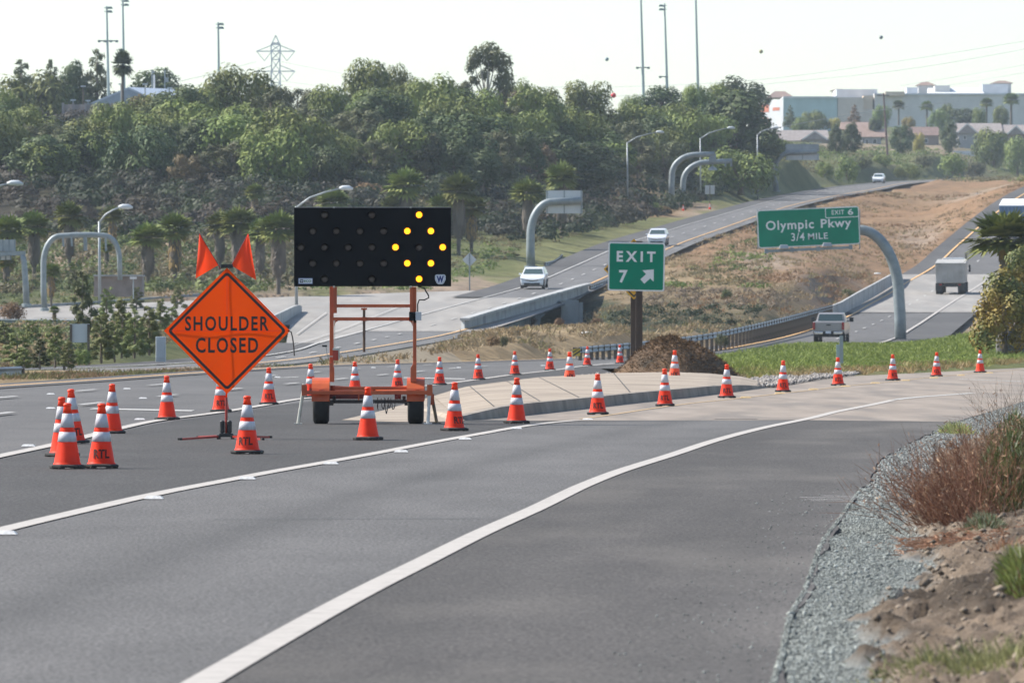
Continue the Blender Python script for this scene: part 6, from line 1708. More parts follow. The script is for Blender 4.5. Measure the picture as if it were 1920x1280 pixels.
def sign_back(e, base, x0, x1, y0, y1, d, m=ALU_BACK, seams=2):
    a, b = P(x0, y0, d)-base, P(x1, y1, d)-base
    mb = MB(); mb.box((a.x+b.x)/2, .35, (a.z+b.z)/2, b.x-a.x, .05, a.z-b.z); p = mb.build("sign_panel", m, e)
    mb = MB()
    for k in range(seams+1):
        x = a.x+(b.x-a.x)*(k+.06*(1 if k == 0 else -1 if k == seams else 0))/seams; mb.box(x, .30, (a.z+b.z)/2, .09, .05, (a.z-b.z)*1.02)
    mb.build("stiffener", GALV_D, p); return p
d6 = d_at(995, 499, 480); e6, b6 = gantry("overhead_sign", [(995.5, 500), (994.5, 470), (995, 440)]+arc(995, 440, 1036, 378)[1:]+[(1090, 376.5)], d6, .36, "grey arched mast holding a white-backed sign left of the first white car", "overhead sign")
sign_back(e6, b6, 1024, 1092, 357, 400, d6)
d7 = d_at(1260, 386, 700)
e7, b7 = gantry("sign_mast", [(1259.5, 387), (1259, 350), (1260, 328)]+arc(1260, 328, 1306, 290)[1:]+[(1340, 289)], d7, .36, "left one of two grey bent sign masts at the far road's side", "sign mast")
mb = MB(); p = P(1336, 297, d7)-b7; mb.box(p.x, p.y, p.z, .8, .5, 1.0); mb.build("mast_head", GALV_D, e7, bevel=.05)
d8 = d_at(1281, 383, 720)
e8, b8 = gantry("sign_mast", [(1280.5, 384), (1280, 355), (1281, 342)]+arc(1281, 342, 1326, 304)[1:]+[(1373, 302)], d8, .36, "right one of two grey bent sign masts, with a lamp hanging below its arm", "sign mast")
mb = MB(); p = P(1336, 304, d8)-b8; q = P(1336, 316, d8)-b8; mb.beam(p, q, .1, .1); mb.lathe([(.55, 0), (.45, .25), (.12, .45)], 14, Matrix.Translation(q-Vector((0, 0, .2)))); mb.build("hanging_lamp", GALV, e8)
mb = MB()
for px in (1360, 1371): p = P(px, 302, d8)-b8; mb.box(p.x, p.y, p.z-.2, .2, .5, .9)
mb.build("arm_bracket", GALV_D, e8)
d9 = d_at(1456, 357, 880); e9, b9 = gantry("overhead_sign", [(1455.5, 358), (1453.5, 335), (1454, 315)]+arc(1454, 315, 1484, 286)[1:]+[(1532, 285)], d9, .36, "grey bent mast with a grey-backed double panel before the houses", "overhead sign")
sign_back(e9, b9, 1472, 1536, 270, 284, d9, GALV); sign_back(e9, b9, 1474, 1536, 288, 300, d9, ALU_BACK)
d10 = 440.0
e10, b10 = gantry("sign_arch", [(83.5, 580), (81.5, 540), (81.5, 495)]+arc(81.5, 495, 112, 442.5)[1:]+[(140, 440.5), (170, 440), (196, 441.5)]+[(196+28*math.sin(math.pi/2*k/8), 442+44*(1-math.cos(math.pi/2*k/8))) for k in range(1, 9)]+[(225, 525)], d10, .19, "grey inverted U shaped sign arch among the palms at the left", "sign arch")
for px in (118, 134, 158, 161, 198):
    mb = MB(); p, q = P(px, 444, d10-.3)-b10, P(px+1, 470 if px > 140 else 462, d10-.3)-b10; mb.beam(p, q, .12, .12); mb.build("hanger", GALV_D, e10)
d11 = 425.0; e11, b11 = gantry("overhead_sign", [(50, 572), (48, 530), (45, 490), (42, 478)], d11, .20, "grey sign mast with slatted panel back cut by the picture's left edge", "overhead sign")
sign_back(e11, b11, -30, 28, 449, 471, d11, GALV, 5); sign_back(e11, b11, -30, 20, 474, 487, d11, ALU_BACK, 5)
mb = MB(); p, q = P(-30, 478, d11)-b11, P(48, 474, d11)-b11; mb.beam(p, q, .25, .25); mb.build("truss_arm", GALV_D, e11)

# ------------------------------------------------------------------ street lamps
LAMPH = mat("lamp_head_grey", (.60, .63, .65), (.52, .55, .57), 3, .4)
def street_lamp(px, base, top, ex, ey, label, d=None, r=.09):
    if d is None: d = d_at(px, base, 380)
    b = P(px, base, d); e = empty("street_lamp", b, 0, label, "street lamp", "grey street lamps with bent arms")
    t = P(px-1, top, d)-b; x = P(ex, ey, d)-b
    mb = MB(); mb.tube([(0, 0, -.3), t*.5, t], [r*1.25, r, r*.8], 10); mb.build("pole", GALV, e, smooth=True)
    mb = MB(); mb.tube([t-Vector((0, 0, .1)), t.lerp(x, .3)+Vector((0, 0, (x.z-t.z)*.18)), t.lerp(x, .65)+Vector((0, 0, (x.z-t.z)*.14)), x], [r*.75, r*.65, r*.6, r*.5], 8); mb.build("arm", GALV, e, smooth=True)
    sg_ = 1 if x.x > t.x else -1
    mb = MB(); mb.tube([x+Vector((-.15*sg_, 0, 0)), x+Vector((.1*sg_, 0, .03)), x+Vector((.5*sg_, 0, .02)), x+Vector((.78*sg_, 0, -.04))], [.07, .16, .17, .07], 10); mb.build("lamp_head", LAMPH, e, smooth=True)
    return e
street_lamp(1177, 390, 267, 1232, 248, "street lamp on the green slope right of the white sign back")
street_lamp(1314, 376, 259, 1366, 240, "street lamp behind the two bent sign masts")
street_lamp(1421, 370, 252, 1449, 240, "street lamp left of the grey double-panel sign, below the store front")
street_lamp(556, 578, 387, 640, 353, "street lamp whose arm rises behind the arrow board's top left corner", d=462)
street_lamp(187, 556, 415, 226, 388, "street lamp standing inside the grey sign arch", d=446)
street_lamp(-38, 600, 365, 18, 344, "street lamp reaching in from the picture's left edge", d=400)

# ------------------------------------------------------------------ sports light poles, pylon, wires, marker balls
GREENP = mat("pale_green_pole", (.36, .44, .42), (.42, .50, .48), .5, .5)
LUM = mat("floodlight_grey", (.14, .19, .18), (.2, .25, .24), 2, .5)
def sports_pole(pts, d, bar, lamps, label, r=.16):
    b = gpos(pts[-1][0], d); e = empty("floodlight_pole", b, 0, label, "floodlight pole", "tall sports floodlight poles")
    t = P(pts[0][0], pts[0][1], d)-b
    mb = MB(); mb.tube([(0, 0, -.5), t*.4, t], [r*1.5, r*1.15, r*.7], 8); mb.build("pole", GREENP, e)
    s = F/d
    for (x0, x1, y) in bar:
        p, q = P(x0, y, d)-b, P(x1, y, d)-b
        mb = MB(); mb.beam(p, q, .14, .14)
        for k in np.linspace(0, 1, 4 if x1-x0 > 25 else 2): v = p.lerp(q, k); mb.box(v.x, v.y, v.z-.05, .35, .3, .28)
        mb.build("cross_arm", LUM, e)
    for (x, y, sg_) in lamps:
        v = P(x, y, d)-b; mb = MB(); mb.box(v.x, v.y, v.z, .75, .5, .28, taper=(.6, .6)); mb.box(v.x-sg_*.5, v.y, v.z, .5, .08, .08); mb.build("floodlight", LUM, e)
sports_pole([(200, 12), (205, 200)], 880, [(186, 219, 77)], [(206, 15, 1), (206, 22, 1)], "floodlight pole with a long low cross arm, leftmost of the pair at the upper left")
sports_pole([(230, -5), (234, 200)], 885, [], [(237, 2, 1), (237, 9.5, 1), (229, 94, 1)], "floodlight pole cut by the picture's top, right one of the pair at the upper left")
sports_pole([(409, 42), (411.5, 205)], 890, [], [(415, 45.5, 1), (415, 52.5, 1)], "single floodlight pole above the orange flags")
sports_pole([(1200, -60), (1208, 226)], 950, [(1195, 1216, 127)], [], "tall floodlight pole with a small cross arm, leftmost of three")
sports_pole([(1246, 7), (1252.5, 224)], 950, [(1238, 1250, 144)], [(1240, 11, -1), (1240, 18, -1)], "floodlight pole topped with two lamps, middle of three")
sports_pole([(1303, -60), (1310, 224)], 955, [], [], "tall bare floodlight pole, rightmost of three")
STEELT = mat("pylon_steel", (.50, .53, .55), (.58, .61, .63), .3, .5)
dpy = 2300.0; b = P(517, 210, dpy); b.z = 12
ty = empty("lattice_pylon", b, 0, "grey steel lattice power pylon with two pairs of arms on the skyline", "pylon")
def TP(px, py, y=0): v = P(px, py, dpy)-b; v.y += y; return v
mb = MB(); lv = [(80, 10), (84, 17), (96, 17), (112, 15.5), (134, 16), (155, 17), (175, 19), (200, 22)]
hh = [(y, w_) for y, w_ in lv]
for (y0, w0), (y1, w1) in zip(hh, hh[1:]):
    for sx_ in (-1, 1):
        for sy_ in (-1.5, 1.5): mb.beam(TP(517+sx_*w0*.5, y0, sy_), TP(517+sx_*w1*.5, y1, sy_), .32, .32)
    for sy_ in (-1.5, 1.5):
        mb.beam(TP(517-w0*.5, y0, sy_), TP(517+w1*.5, y1, sy_), .2, .2); mb.beam(TP(517+w0*.5, y0, sy_), TP(517-w1*.5, y1, sy_), .2, .2)
        mb.beam(TP(517-w1*.5, y1, sy_), TP(517+w1*.5, y1, sy_), .2, .2)
for sx_ in (-1, 1): mb.beam(TP(517+sx_*8, 84), TP(517, 67), .32, .32)
mb.beam(TP(512, 200), (0-.9, 0, 0), .32, .32); mb.beam(TP(522, 200), (.9, 0, 0), .32, .32)
mb.build("tower", STEELT, ty)
for y in (96.5, 134):
    for sx_ in (-1, 1):
        mb = MB(); tip = TP(517+sx_*36, y)
        mb.beam(TP(517, y), tip, .36, .36).beam(TP(517+sx_*8, y-11), tip, .26, .26).beam(tip, TP(517+sx_*21, y+18), .22, .22).beam(TP(517+sx_*9, y+2), TP(517+sx_*21, y+18), .22, .22); mb.build("arm", STEELT, ty)
WIRE = mat("power_wire", (.30, .31, .32), rough=.6)
def wire(name, pts, d0, d1, r, label):
    n = len(pts); xs = [p[0] for p in pts]; ys = [p[1] for p in pts]
    q = np.linspace(xs[0], xs[-1], 40); yy = hermite(xs, ys, q)
    mb = MB(); mb.tube([P(x, y, d0+(d1-d0)*k/39) for k, (x, y) in enumerate(zip(q, yy))], r, 5, cap=False)
    tag(mb.build(name, WIRE), label, "power line", "thin power lines across the sky")
wire("power_line", [(528, 116), (654, 140), (851, 157), (993, 163), (1200, 162), (1440, 148), (1690, 114), (1990, 66)], 2300, 1500, .06, "upper thin power line crossing the sky from the pylon to the right edge")
wire("power_line", [(528, 152), (654, 168), (851, 181), (1080, 182), (1300, 172), (1440, 157.5), (1700, 130), (1990, 80)], 2300, 1500, .06, "second thin power line just below the upper one in the sky at right")
wire("power_line", [(1689, 161), (1800, 143), (1920, 122), (1990, 110)], 1900, 1700, .05, "thin power line rising from the mall roofs to the right edge")
wire("power_line", [(1700, 172), (1830, 152), (1990, 124)], 1900, 1700, .05, "lowest thin power line above the mall roofs at the right edge")
wire("power_line", [(331, 154), (400, 138), (480, 116)], 1800, 2300, .06, "thin power line between the gabled metal roof and the pylon")
wire("power_line", [(1440, 243), (1520, 228), (1656, 206), (1800, 190)], 1300, 1300, .04, "thin power line passing the brown utility pole in front of the trees")
def ball(px, py, d, r, col, label):
    v = P(px, py, d); k = MB(); k.lathe([(0.001, -r)]+[(r*math.cos(a), r*math.sin(a)) for a in np.linspace(-1.4, 1.4, 11)]+[(.001, r)], 16)
    e = empty("marker_ball", v, 0, label, "marker ball", "power line marker balls in the sky")
    k.build("shell", mat("marker_"+label.split()[0], col, rough=.5), e, smooth=True)
    k = MB(); k.lathe([(r*1.03, -r*.07), (r*1.03, r*.07)], 16, Matrix.Rotation(math.radians(80), 4, 'Y'), cap=False); k.build("seam", GALV_D, e)
ball(1138, 111.5, 1500, .42, (.20, .27, .30), "grey-blue marker ball in the sky left of the tall floodlight poles")
ball(1150.5, 179, 780, .29, (.72, .05, .06), "red marker ball low above the trees, left of the tall poles")
ball(1427, 97, 1500, .42, (.30, .26, .09), "yellowish marker ball in the sky right of the tall floodlight poles")
ball(1652, 70.5, 1500, .42, (.16, .19, .20), "dark grey marker ball highest in the sky at right")

# ------------------------------------------------------------------ buildings on the hill and beyond
def bmat(n, c1, c2=None, s=.4): return mat(n, c1, c2 or tuple(x*.86 for x in c1), s, .8)
STUCCO_TEAL = bmat("teal_stucco", (.40, .53, .53)); STUCCO_BEIGE = bmat("beige_stucco", (.64, .55, .47)); STUCCO_GREY = bmat("grey_stucco", (.62, .60, .565)); STUCCO_WHITE = bmat("pale_stucco", (.60, .62, .64))
CREAM = bmat("cream_stucco", (.68, .55, .42)); TILE_BR = mat("brown_roof_tiles", (.19, .13, .105), (.27, .19, .155), 1.5, .9); TILE_GR = mat("grey_brown_roof_tiles", (.22, .19, .18), (.30, .265, .25), 1.5, .9)
SHOP_OR = bmat("orange_band", (.52, .17, .10)); WINDOW = mat("dark_window_glass", (.05, .06, .07), rough=.15); TRIMW = bmat("white_trim", (.72, .70, .68)); METALROOF = mat("pale_metal_roof", (.55, .60, .66), (.48, .53, .59), .5, .45, .1, stretch=(6, 1, 1))
METALWALL = mat("blue_grey_metal_wall", (.31, .36, .41), (.36, .41, .46), .8, .55, stretch=(5, 1, 1)); BLOCK = mat("concrete_block_wall", (.30, .265, .25), (.38, .34, .32), .8, .9, c3=(.25, .22, .21), s3=.5)
def pixbox(mb, x0, x1, y0, y1, d, depth, zbase=None, setback=0):
    a, b = P(x0, y0, d), P(x1, y1, d); z0 = b.z if zbase is None else zbase
    mb.box((a.x+b.x)/2, d+setback+depth/2, (a.z+z0)/2, b.x-a.x, depth, a.z-z0); return mb
def gable_roof(mb, x0, x1, yr, ye, d, depth, over=.4, ridge='x'):
    a, b = P(x0, ye, d), P(x1, ye, d); zr = P(x0, yr, d).z
    if ridge == 'x':
        pr = [(a.x-over, d-over, a.z), (b.x+over, d-over, a.z), (b.x+over, d+depth+over, a.z), (a.x-over, d+depth+over, a.z), (a.x-over*.5, d+depth/2, zr), (b.x+over*.5, d+depth/2, zr)]
        mb.add(pr, [(0, 1, 5, 4), (2, 3, 4, 5), (1, 2, 5), (3, 0, 4), (0, 3, 2, 1)])
    elif ridge == 'y':
        m_ = (a.x+b.x)/2
        pr = [(a.x-over, d-over, a.z), (m_, d-over, zr), (b.x+over, d-over, a.z), (a.x-over, d+depth, a.z), (m_, d+depth, zr), (b.x+over, d+depth, a.z)]
        mb.add(pr, [(0, 1, 4, 3), (1, 2, 5, 4), (0, 2, 1), (3, 4, 5), (0, 3, 5, 2)])
    else:  # hip
        m0, m1 = a.x+(b.x-a.x)*.3, a.x+(b.x-a.x)*.7
        pr = [(a.x-over, d-over, a.z), (b.x+over, d-over, a.z), (b.x+over, d+depth+over, a.z), (a.x-over, d+depth+over, a.z), (m0, d+depth/2, zr), (m1, d+depth/2, zr)]
        mb.add(pr, [(0, 1, 5, 4), (2, 3, 4, 5), (1, 2, 5), (3, 0, 4), (0, 3, 2, 1)])
    return mb
def building(name, d, label, cat="building", group=None):
    return empty(name, (0, d, 0), 0, label, cat, group)
def add_part(root, name, mb, m, par=None):
    o = mb.build(name, m, par or root)
    if par is None: o.location = -root.location
    return o
# gabled metal building and block wall on the hill
d = 860
bu = building("metal_building", d, "low pitched blue-grey metal building on the hilltop among trees", "building")
add_part(bu, "wall", pixbox(MB(), 166, 300, 194, 225, d, 12), METALWALL)
mb = MB(); a, t, b = P(163, 196, d), P(241, 163.5, d), P(303, 193, d); bk = Vector((4.6, 16, .3))
mb.add([a+bk, t+bk, b+bk, a, t, b, a-Vector((0, .0, .25)), t-Vector((0, 0, .25)), b-Vector((0, 0, .25))], [(3, 4, 1, 0), (4, 5, 2, 1), (6, 7, 4, 3), (7, 8, 5, 4)]); add_part(bu, "roof", mb, METALROOF)
mb = MB(); mb.add([P(167, 195, d+.05), P(241, 165, d+.05), P(299, 193, d+.05), P(299, 195.5, d+.05), P(167, 195.5, d+.05)], [(0, 1, 2, 3, 4)]); add_part(bu, "gable_wall", mb, METALWALL)
mb = MB(); mb.box(*(P(289, 160, d+14)), .22, .22, 2.6); add_part(bu, "vent_pipe", mb, TRIMW)
for i, px in enumerate((285, 309)):
    mb = MB(); p = P(px, 168, d+20); mb.box(p.x, p.y, p.z, .16, .16, 5); mb.box(p.x+.2, p.y, p.z+(1.2 if i else 2.2), .5 if i else .2, .4, .6 if i else .3); tag(mb.build("utility_pole", GALV), ("thin grey pole" if i == 0 else "grey pole with a box")+" behind the gabled metal roof's right end", "utility pole")
wl = pixbox(MB(), 116, 232, 196, 236, 845, .4).build("block_wall", BLOCK); tag(wl, "weathered concrete block wall left of and below the gabled metal roof", "wall")
mb = MB()
for px in (118, 137, 160, 185, 210): pixbox(mb, px-2, px+2, 193, 236, 844.6, .5)
mb.build("pilaster", BLOCK, wl)
for px, t in ((137, 188), (156, 162), (165, 189), (227, 158), (272, 158), (318, 165)):
    p = P(px, t, 858); z0 = P(px, 205, 858).z; mb = MB(); mb.tube([(0, 0, 0), (0, 0, p.z-z0)], .09, 6); e = empty("yard_lamp", (p.x, 858, z0), 0, {137: "short yard lamp on the block wall's middle", 156: "taller dark yard lamp behind the block wall", 165: "short yard lamp at the metal building's left eave", 227: "yard lamp over the metal roof's left slope", 272: "yard lamp behind the metal roof's right slope", 318: "bent yard lamp beyond the metal roof's right end"}[px], "yard lamp", "small yard lamps on the hilltop")
    mb.build("pole", POSTW if px == 156 else GALV, e); mb = MB(); mb.box(0, 0, p.z-z0, .62, .3, .16); mb.build("lamp_head", LAMPH, e)
tag(pixbox(MB(), 488, 528, 197, 232, 850, .4).build("block_wall", BLOCK), "pinkish block wall on the hilltop at the foot of the lattice pylon", "wall")
ct = building("ball_court", 850, "grey fenced court panel on the hilltop above the arrow board", "court fence")
add_part(ct, "wall", pixbox(MB(), 619, 660, 190, 226, 850, .4), STUCCO_WHITE)
mb = MB()
for px in np.linspace(603, 660, 9): pixbox(mb, px-.5, px+.5, 184, 200, 849.6, .08)
for y in (184.5, 189): pixbox(mb, 603, 660, y, y+.9, 849.5, .08)
add_part(ct, "railing", mb, LUM)
mb = MB(); pixbox(mb, 644, 646, 192, 226, 849.7, .1); pixbox(mb, 630, 636, 200, 212, 849.7, .1); add_part(ct, "panel_frame", mb, bmat("faded_red", (.32, .15, .13)))
bl = building("bleacher", 985, "grey bleacher back and railing between the tall floodlight poles", "bleacher")
add_part(bl, "back_panel", pixbox(MB(), 1287, 1309, 197, 232, 985, 2.5), STUCCO_GREY)
mb = MB()
for k in range(8):
    px = 1254+k*4.6; y = 212-k*1.9; pixbox(mb, px-.4, px+.4, y-8, y+6, 985, .1)
mb.beam(P(1254, 204, 985), P(1288, 191, 985), .12, .12); mb.beam(P(1254, 212, 985), P(1288, 199, 985), .4, .5); add_part(bl, "railing", mb, GALV_D)
tag(pixbox(MB(), 1108, 1136, 224, 236, 900, 3).build("storage_shed", STUCCO_WHITE, bevel=.15), "pale shed roof half hidden in the trees below the red marker ball", "shed")
# mall
dm = 1780.0
def mall(name, label, boxes, cat="store"):
    r = building(name, dm, label, cat, "mall buildings on the right skyline")
    for nm, x0, x1, y0, y1, dep, sb, m in boxes: add_part(r, nm, pixbox(MB(), x0, x1, y0, y1, dm, dep, None, sb), m)
    return r
mt = mall("store_building", "teal big box store with a lit left front on the right skyline", [("wall", 1469, 1570, 183, 245, 30, 0, STUCCO_TEAL), ("parapet", 1468.3, 1570.6, 181, 184.5, 30.6, -.3, STUCCO_WHITE)])
mb = MB(); a, b = P(1426, 0, dm), P(1469, 0, dm); zt, zb = P(0, 187, dm).z, P(0, 245, dm).z
mb.add([(a.x, dm+9, zb), (b.x-.05, dm, zb), (b.x-.05, dm, zt), (a.x, dm+9, zt)], [(0, 1, 2, 3)]); add_part(mt, "front_wall", mb, STUCCO_WHITE)
def front(mb, x0, x1, y0, y1, o=.15):
    q = []
    for x, y in ((x0, y1), (x1, y1), (x1, y0), (x0, y0)):
        t = (x-1426)/43; q.append((P(x, 0, dm).x, dm+9*(1-t)-o, P(0, y, dm).z))
    mb.add(q, [(0, 1, 2, 3)]); return mb
add_part(mt, "orange_band", front(MB(), 1427, 1443, 194, 209), SHOP_OR); add_part(mt, "sign_band", front(MB(), 1450, 1462, 201, 207), SHOP_OR); add_part(mt, "doorway", front(MB(), 1428, 1442, 219, 240), bmat("pinkish_wall", (.6, .40, .36)))
add_part(mt, "roof", gable_roof(MB(), 1440, 1488, 169.5, 183, dm+25, 14, .3, 'hip'), TILE_BR)
mall("store_building", "beige store with a raised pale block behind, in the middle of the mall", [("wall", 1570.8, 1619, 183, 245, 26, .4, STUCCO_BEIGE), ("upper_wall", 1571, 1648, 165.5, 184, 20, 8, STUCCO_WHITE), ("lit_wall", 1619.3, 1637, 179, 205, 20, 2, CREAM), ("lower_wall", 1619.3, 1640, 205, 245, 20, 1, STUCCO_BEIGE)])
mg = mall("store_building", "long low grey mall building stretching to the picture's right edge", [("wall", 1640.5, 2060, 177, 245, 40, 1.5, STUCCO_GREY), ("parapet", 1640, 2060, 175, 178, 40, 1.1, STUCCO_WHITE), ("sign_panel", 1660, 1696, 172, 180, 3, -.2, CREAM)])
def tower(x0, x1, yt, ye, yb, label, wall, rf=TILE_BR, sb=20):
    r = building("corner_tower", dm+sb, label, "tower", "towers on the mall roofs")
    add_part(r, "wall", pixbox(MB(), x0, x1, ye, yb, dm+sb, 7), wall); add_part(r, "roof", gable_roof(MB(), x0, x1, yt, ye, dm+sb, 7, .6, 'hip'), rf)
tower(1722, 1751, 153, 160, 182, "grey tower with a low brown hip roof above the long grey mall", STUCCO_GREY)
tower(1863, 1896, 150.5, 156, 175, "rightmost mall tower with a flat reddish hip roof", STUCCO_GREY)
tower(1562, 1588, 166, 170, 182, "small tower with brown hip roof behind the beige store", STUCCO_BEIGE, sb=34)
for x0, x1, y0, lab, m in ((1842, 1890, 158, "pale cube shaped block in front of the rightmost mall tower", STUCCO_WHITE), (1753, 1781, 160.5, "pale grey roof block right of the mall's middle tower", STUCCO_GREY), (1700, 1721, 164, "low pale roof block left of the mall's middle tower", STUCCO_WHITE)):
    tag(pixbox(MB(), x0, x1, y0, 182, dm+12, 8).build("roof_block", m), lab, "roof block")
mb = gable_roof(MB(), 1744, 1845, 163, 178, dm+8, 18, .2, 'x'); tag(mb.build("mall_roof", STUCCO_WHITE), "wide shallow pale roof between the mall's two hip roofed towers", "roof")
# houses
def house(x0, x1, yr, ye, wx0, wx1, yb, d, label, roof, wall, gable=None, wins=()):
    h_ = building("house", d, label, "house", "tile roofed houses below the mall")
    add_part(h_, "wall", pixbox(MB(), wx0, wx1, ye, yb, d, 9), wall)
    rf = add_part(h_, "roof", gable_roof(MB(), x0, x1, yr, ye, d-.3, 10, .4, 'x'), roof)
    if gable:
        gx0, gx1, gy, ge = gable
        add_part(h_, "gable_roof", gable_roof(MB(), gx0, gx1, gy, ge, d-2.2, 7, .3, 'y'), roof)
        mb = MB(); a, t, b = P(gx0, ge, d-2.6), P((gx0+gx1)/2, gy, d-2.6), P(gx1, ge, d-2.6); mb.beam(a, t, .12, .3).beam(t, b, .12, .3); add_part(h_, "white_trim", mb, TRIMW)
        mb = pixbox(MB(), gx0+4, gx1-4, ge-.5, yb, d-1.9, 2); add_part(h_, "front_wall", mb, wall)
    for x, x2, y, y2 in wins:
        w_ = add_part(h_, "window", pixbox(MB(), x, x2, y, y2, d-.06 if not gable else d-2.0, .1), TRIMW)
        k = pixbox(MB(), x+.8, x2-.8, y+.8, y2-.8, d-.1 if not gable else d-2.04, .05).build("pane", WINDOW, w_)
H_TAN = bmat("tan_stucco", (.36, .31, .25)); H_GRY = bmat("grey_house_stucco", (.30, .31, .32)); H_BRN = bmat("brown_stucco", (.27, .22, .19))
dh = 1535
house(1460, 1552, 243, 264, 1466, 1562, 288, dh, "leftmost house with a tan gable trimmed in white", TILE_GR, H_TAN, (1504, 1552, 246, 262), ((1518, 1526, 266, 274), (1532, 1540, 266, 274)))
house(1614, 1662, 240, 257, 1617, 1652, 286, dh+15, "second house, grey, just left of the brown utility pole", TILE_BR, H_GRY, None, ((1622, 1629, 261, 270), (1636, 1644, 261, 270)))
house(1706, 1760, 237, 254, 1722, 1760, 286, dh+15, "third house with a small reddish roof right of the brown utility pole", mat("reddish_roof_tiles", (.15, .10, .088), (.20, .135, .115), 1.5, .9), H_BRN, None, ((1732, 1740, 260, 268),))
house(1794, 1878, 230, 250, 1796, 1870, 284, dh+15, "wide house with a long grey roof and a steep left gable", TILE_GR, H_GRY, (1794, 1834, 232, 250), ((1806, 1812, 254, 262),))
house(1876, 1960, 233, 252, 1880, 1960, 284, dh+15, "last house with grey-brown roof at the picture's right edge", TILE_GR, H_BRN, (1888, 1922, 236, 252), ((1900, 1908, 256, 264),))
house(1580, 1640, 228, 243, 1584, 1636, 262, dh+60, "house whose reddish grey roof shows above and behind the second house", TILE_BR, H_TAN)
tag(pixbox(MB(), 1740, 1832, 283, 296, dh-25, .3).build("garden_wall", STUCCO_WHITE), "pale garden wall below the houses", "wall")
van = empty("parked_van", P(1679, 294, dh-35), 0, "white van parked below the houses beside the utility pole", "van")
mb = MB(); mb.prism([(-1.3, .2), (1.3, .2), (1.35, .7), (1.1, 1.05), (.5, 1.15), (-1.25, 1.15), (-1.35, .8)], 0, 2.0); mb.build("body", bmat("van_white", (.75, .75, .75)), van, bevel=.08)
mb = MB(); mb.box(-.1, -.02, .86, 1.9, .05, .26); mb.build("window", WINDOW, van)
mb = MB(); mb.box(-.8, 0, .15, .5, .3, .4).box(.8, 0, .15, .5, .3, .4); mb.build("wheel", RUBBER, van)
up = P(1666, 318, 1330); ub = empty("utility_pole", up, 0, "tall brown wooden utility pole with a cross arm before the mall", "utility pole")
t = P(1656.5, 175, 1330)-up; mb = MB(); mb.tube([(0, 0, -.4), t*.5, t], [.24, .2, .15], 8); mb.build("pole", mat("red_brown_wood", (.10, .06, .055), (.15, .095, .085), 2, .9), ub)
mb = MB(); c_ = P(1656.8, 179, 1330)-up; mb.box(c_.x-.1, c_.y, c_.z, 2.4, .16, .2); mb.build("cross_arm", POSTW, ub)
# hut, cabinet, sign backs at the left
hut = tag(pixbox(MB(), 176, 266, 517, 556, 452, 3).build("block_hut", mat("brown_block_wall", (.20, .165, .145), (.27, .225, .20), 1.5, .9)), "low brown block hut behind the young pines and the ramp barrier", "hut")
pixbox(MB(), 175, 267, 515, 518, 451.6, 3.4).build("coping", BARRIER, hut)
p = P(250, 521, 440); yl = empty("yard_lamp", (p.x, 440, P(250, 560, 440).z), 0, "white headed lamp in front of the brown block hut", "yard lamp"); zz = p.z-yl.location.z
mb = MB(); mb.tube([(0, 0, 0), (0, 0, zz)], .04, 6); mb.build("pole", GALV, yl); mb = MB(); mb.box(0, 0, zz, .42, .3, .14); mb.build("lamp_head", TRIMW, yl)
cbx = gpos(301, 272); cab = empty("utility_cabinet", cbx, 0, "pale grey utility cabinet left of the orange diamond's corner", "cabinet"); sc = F/272
mb = MB(); mb.box(0, .2, 22/sc-.3, 18.5/sc, .4, 44/sc+.6); mb.build("body", mat("cabinet_grey", (.46, .49, .51), (.40, .43, .45), 2, .5), cab, bevel=.02)
mb = MB(); mb.box(-.5/sc, -.015, 21/sc, 15.5/sc, .02, 36/sc); mb.build("door", mat("cabinet_door_grey", (.42, .45, .47), rough=.5), cab, bevel=.01)
def back_sign(px, d, x0, x1, y0, y1, posts, label, m=ALU_BACK, diamond_=False, base=None):
    e = empty("road_sign", gpos(px, d), 0, label, "road sign"); o0 = e.location.copy()
    mb = MB()
    if diamond_:
        cx, cy, r = (x0+x1)/2, (y0+y1)/2, (x1-x0)/2
        mb.prism([((P(a, b, d)-o0).x, (P(a, b, d)-o0).z) for a, b in ((cx-r, cy), (cx, cy-r), (cx+r, cy), (cx, cy+r))], .03, .05)
    else: a, b = P(x0, y0, d)-o0, P(x1, y1, d)-o0; mb.box((a.x+b.x)/2, .05, (a.z+b.z)/2, b.x-a.x, .03, a.z-b.z)
    mb.build("sign_panel", m, e)
    for q in posts:
        t = P(q, y0+1, d)-o0; k = MB(); k.box(t.x, -.01, t.z/2-.15, .09, .08, t.z+.3); k.build("post", POSTW if not diamond_ else GALV_D, e)
back_sign(150, 262, 131, 168, 607, 642, (133, 166), "small white sign seen from behind on two wooden posts in the scrub")
back_sign(120, 240, 117, 124, 663, 672, (120.5,), "tiny white sign on a short post at the scrub's edge")
back_sign(881, d_at(881, 545, 420), 867, 893.5, 473.5, 500, (880.5,), "grey back of a diamond sign on a post beside the merge ramp", ALU_BACK, True)
back_sign(1331, d_at(1331, 384, 700), 1322, 1340, 347.5, 364, (1331,), "small pale square sign back beside the far road, right of the bent masts")
back_sign(1577, 240, 1570, 1584, 640, 652, (), "x") if False else None
g = gpos(1577.5, 232); e = empty("metal_post", g, 0, "thin grey-green metal post in the green strip in front of the pickup truck", "post"); s6 = F/232
mb = MB(); zt = (P(1577, 629, 232)-g).z; mb.box(0, 0, zt/2-.1, 7.0/s6, .06, zt+.2); mb.build("post", GALV, e); mb = MB(); mb.box(-6.5/s6, .02, zt*.36, 6/s6, .05, zt*.72); mb.build("sleeve", mat("pale_green_steel", (.42, .5, .48), rough=.5), e)
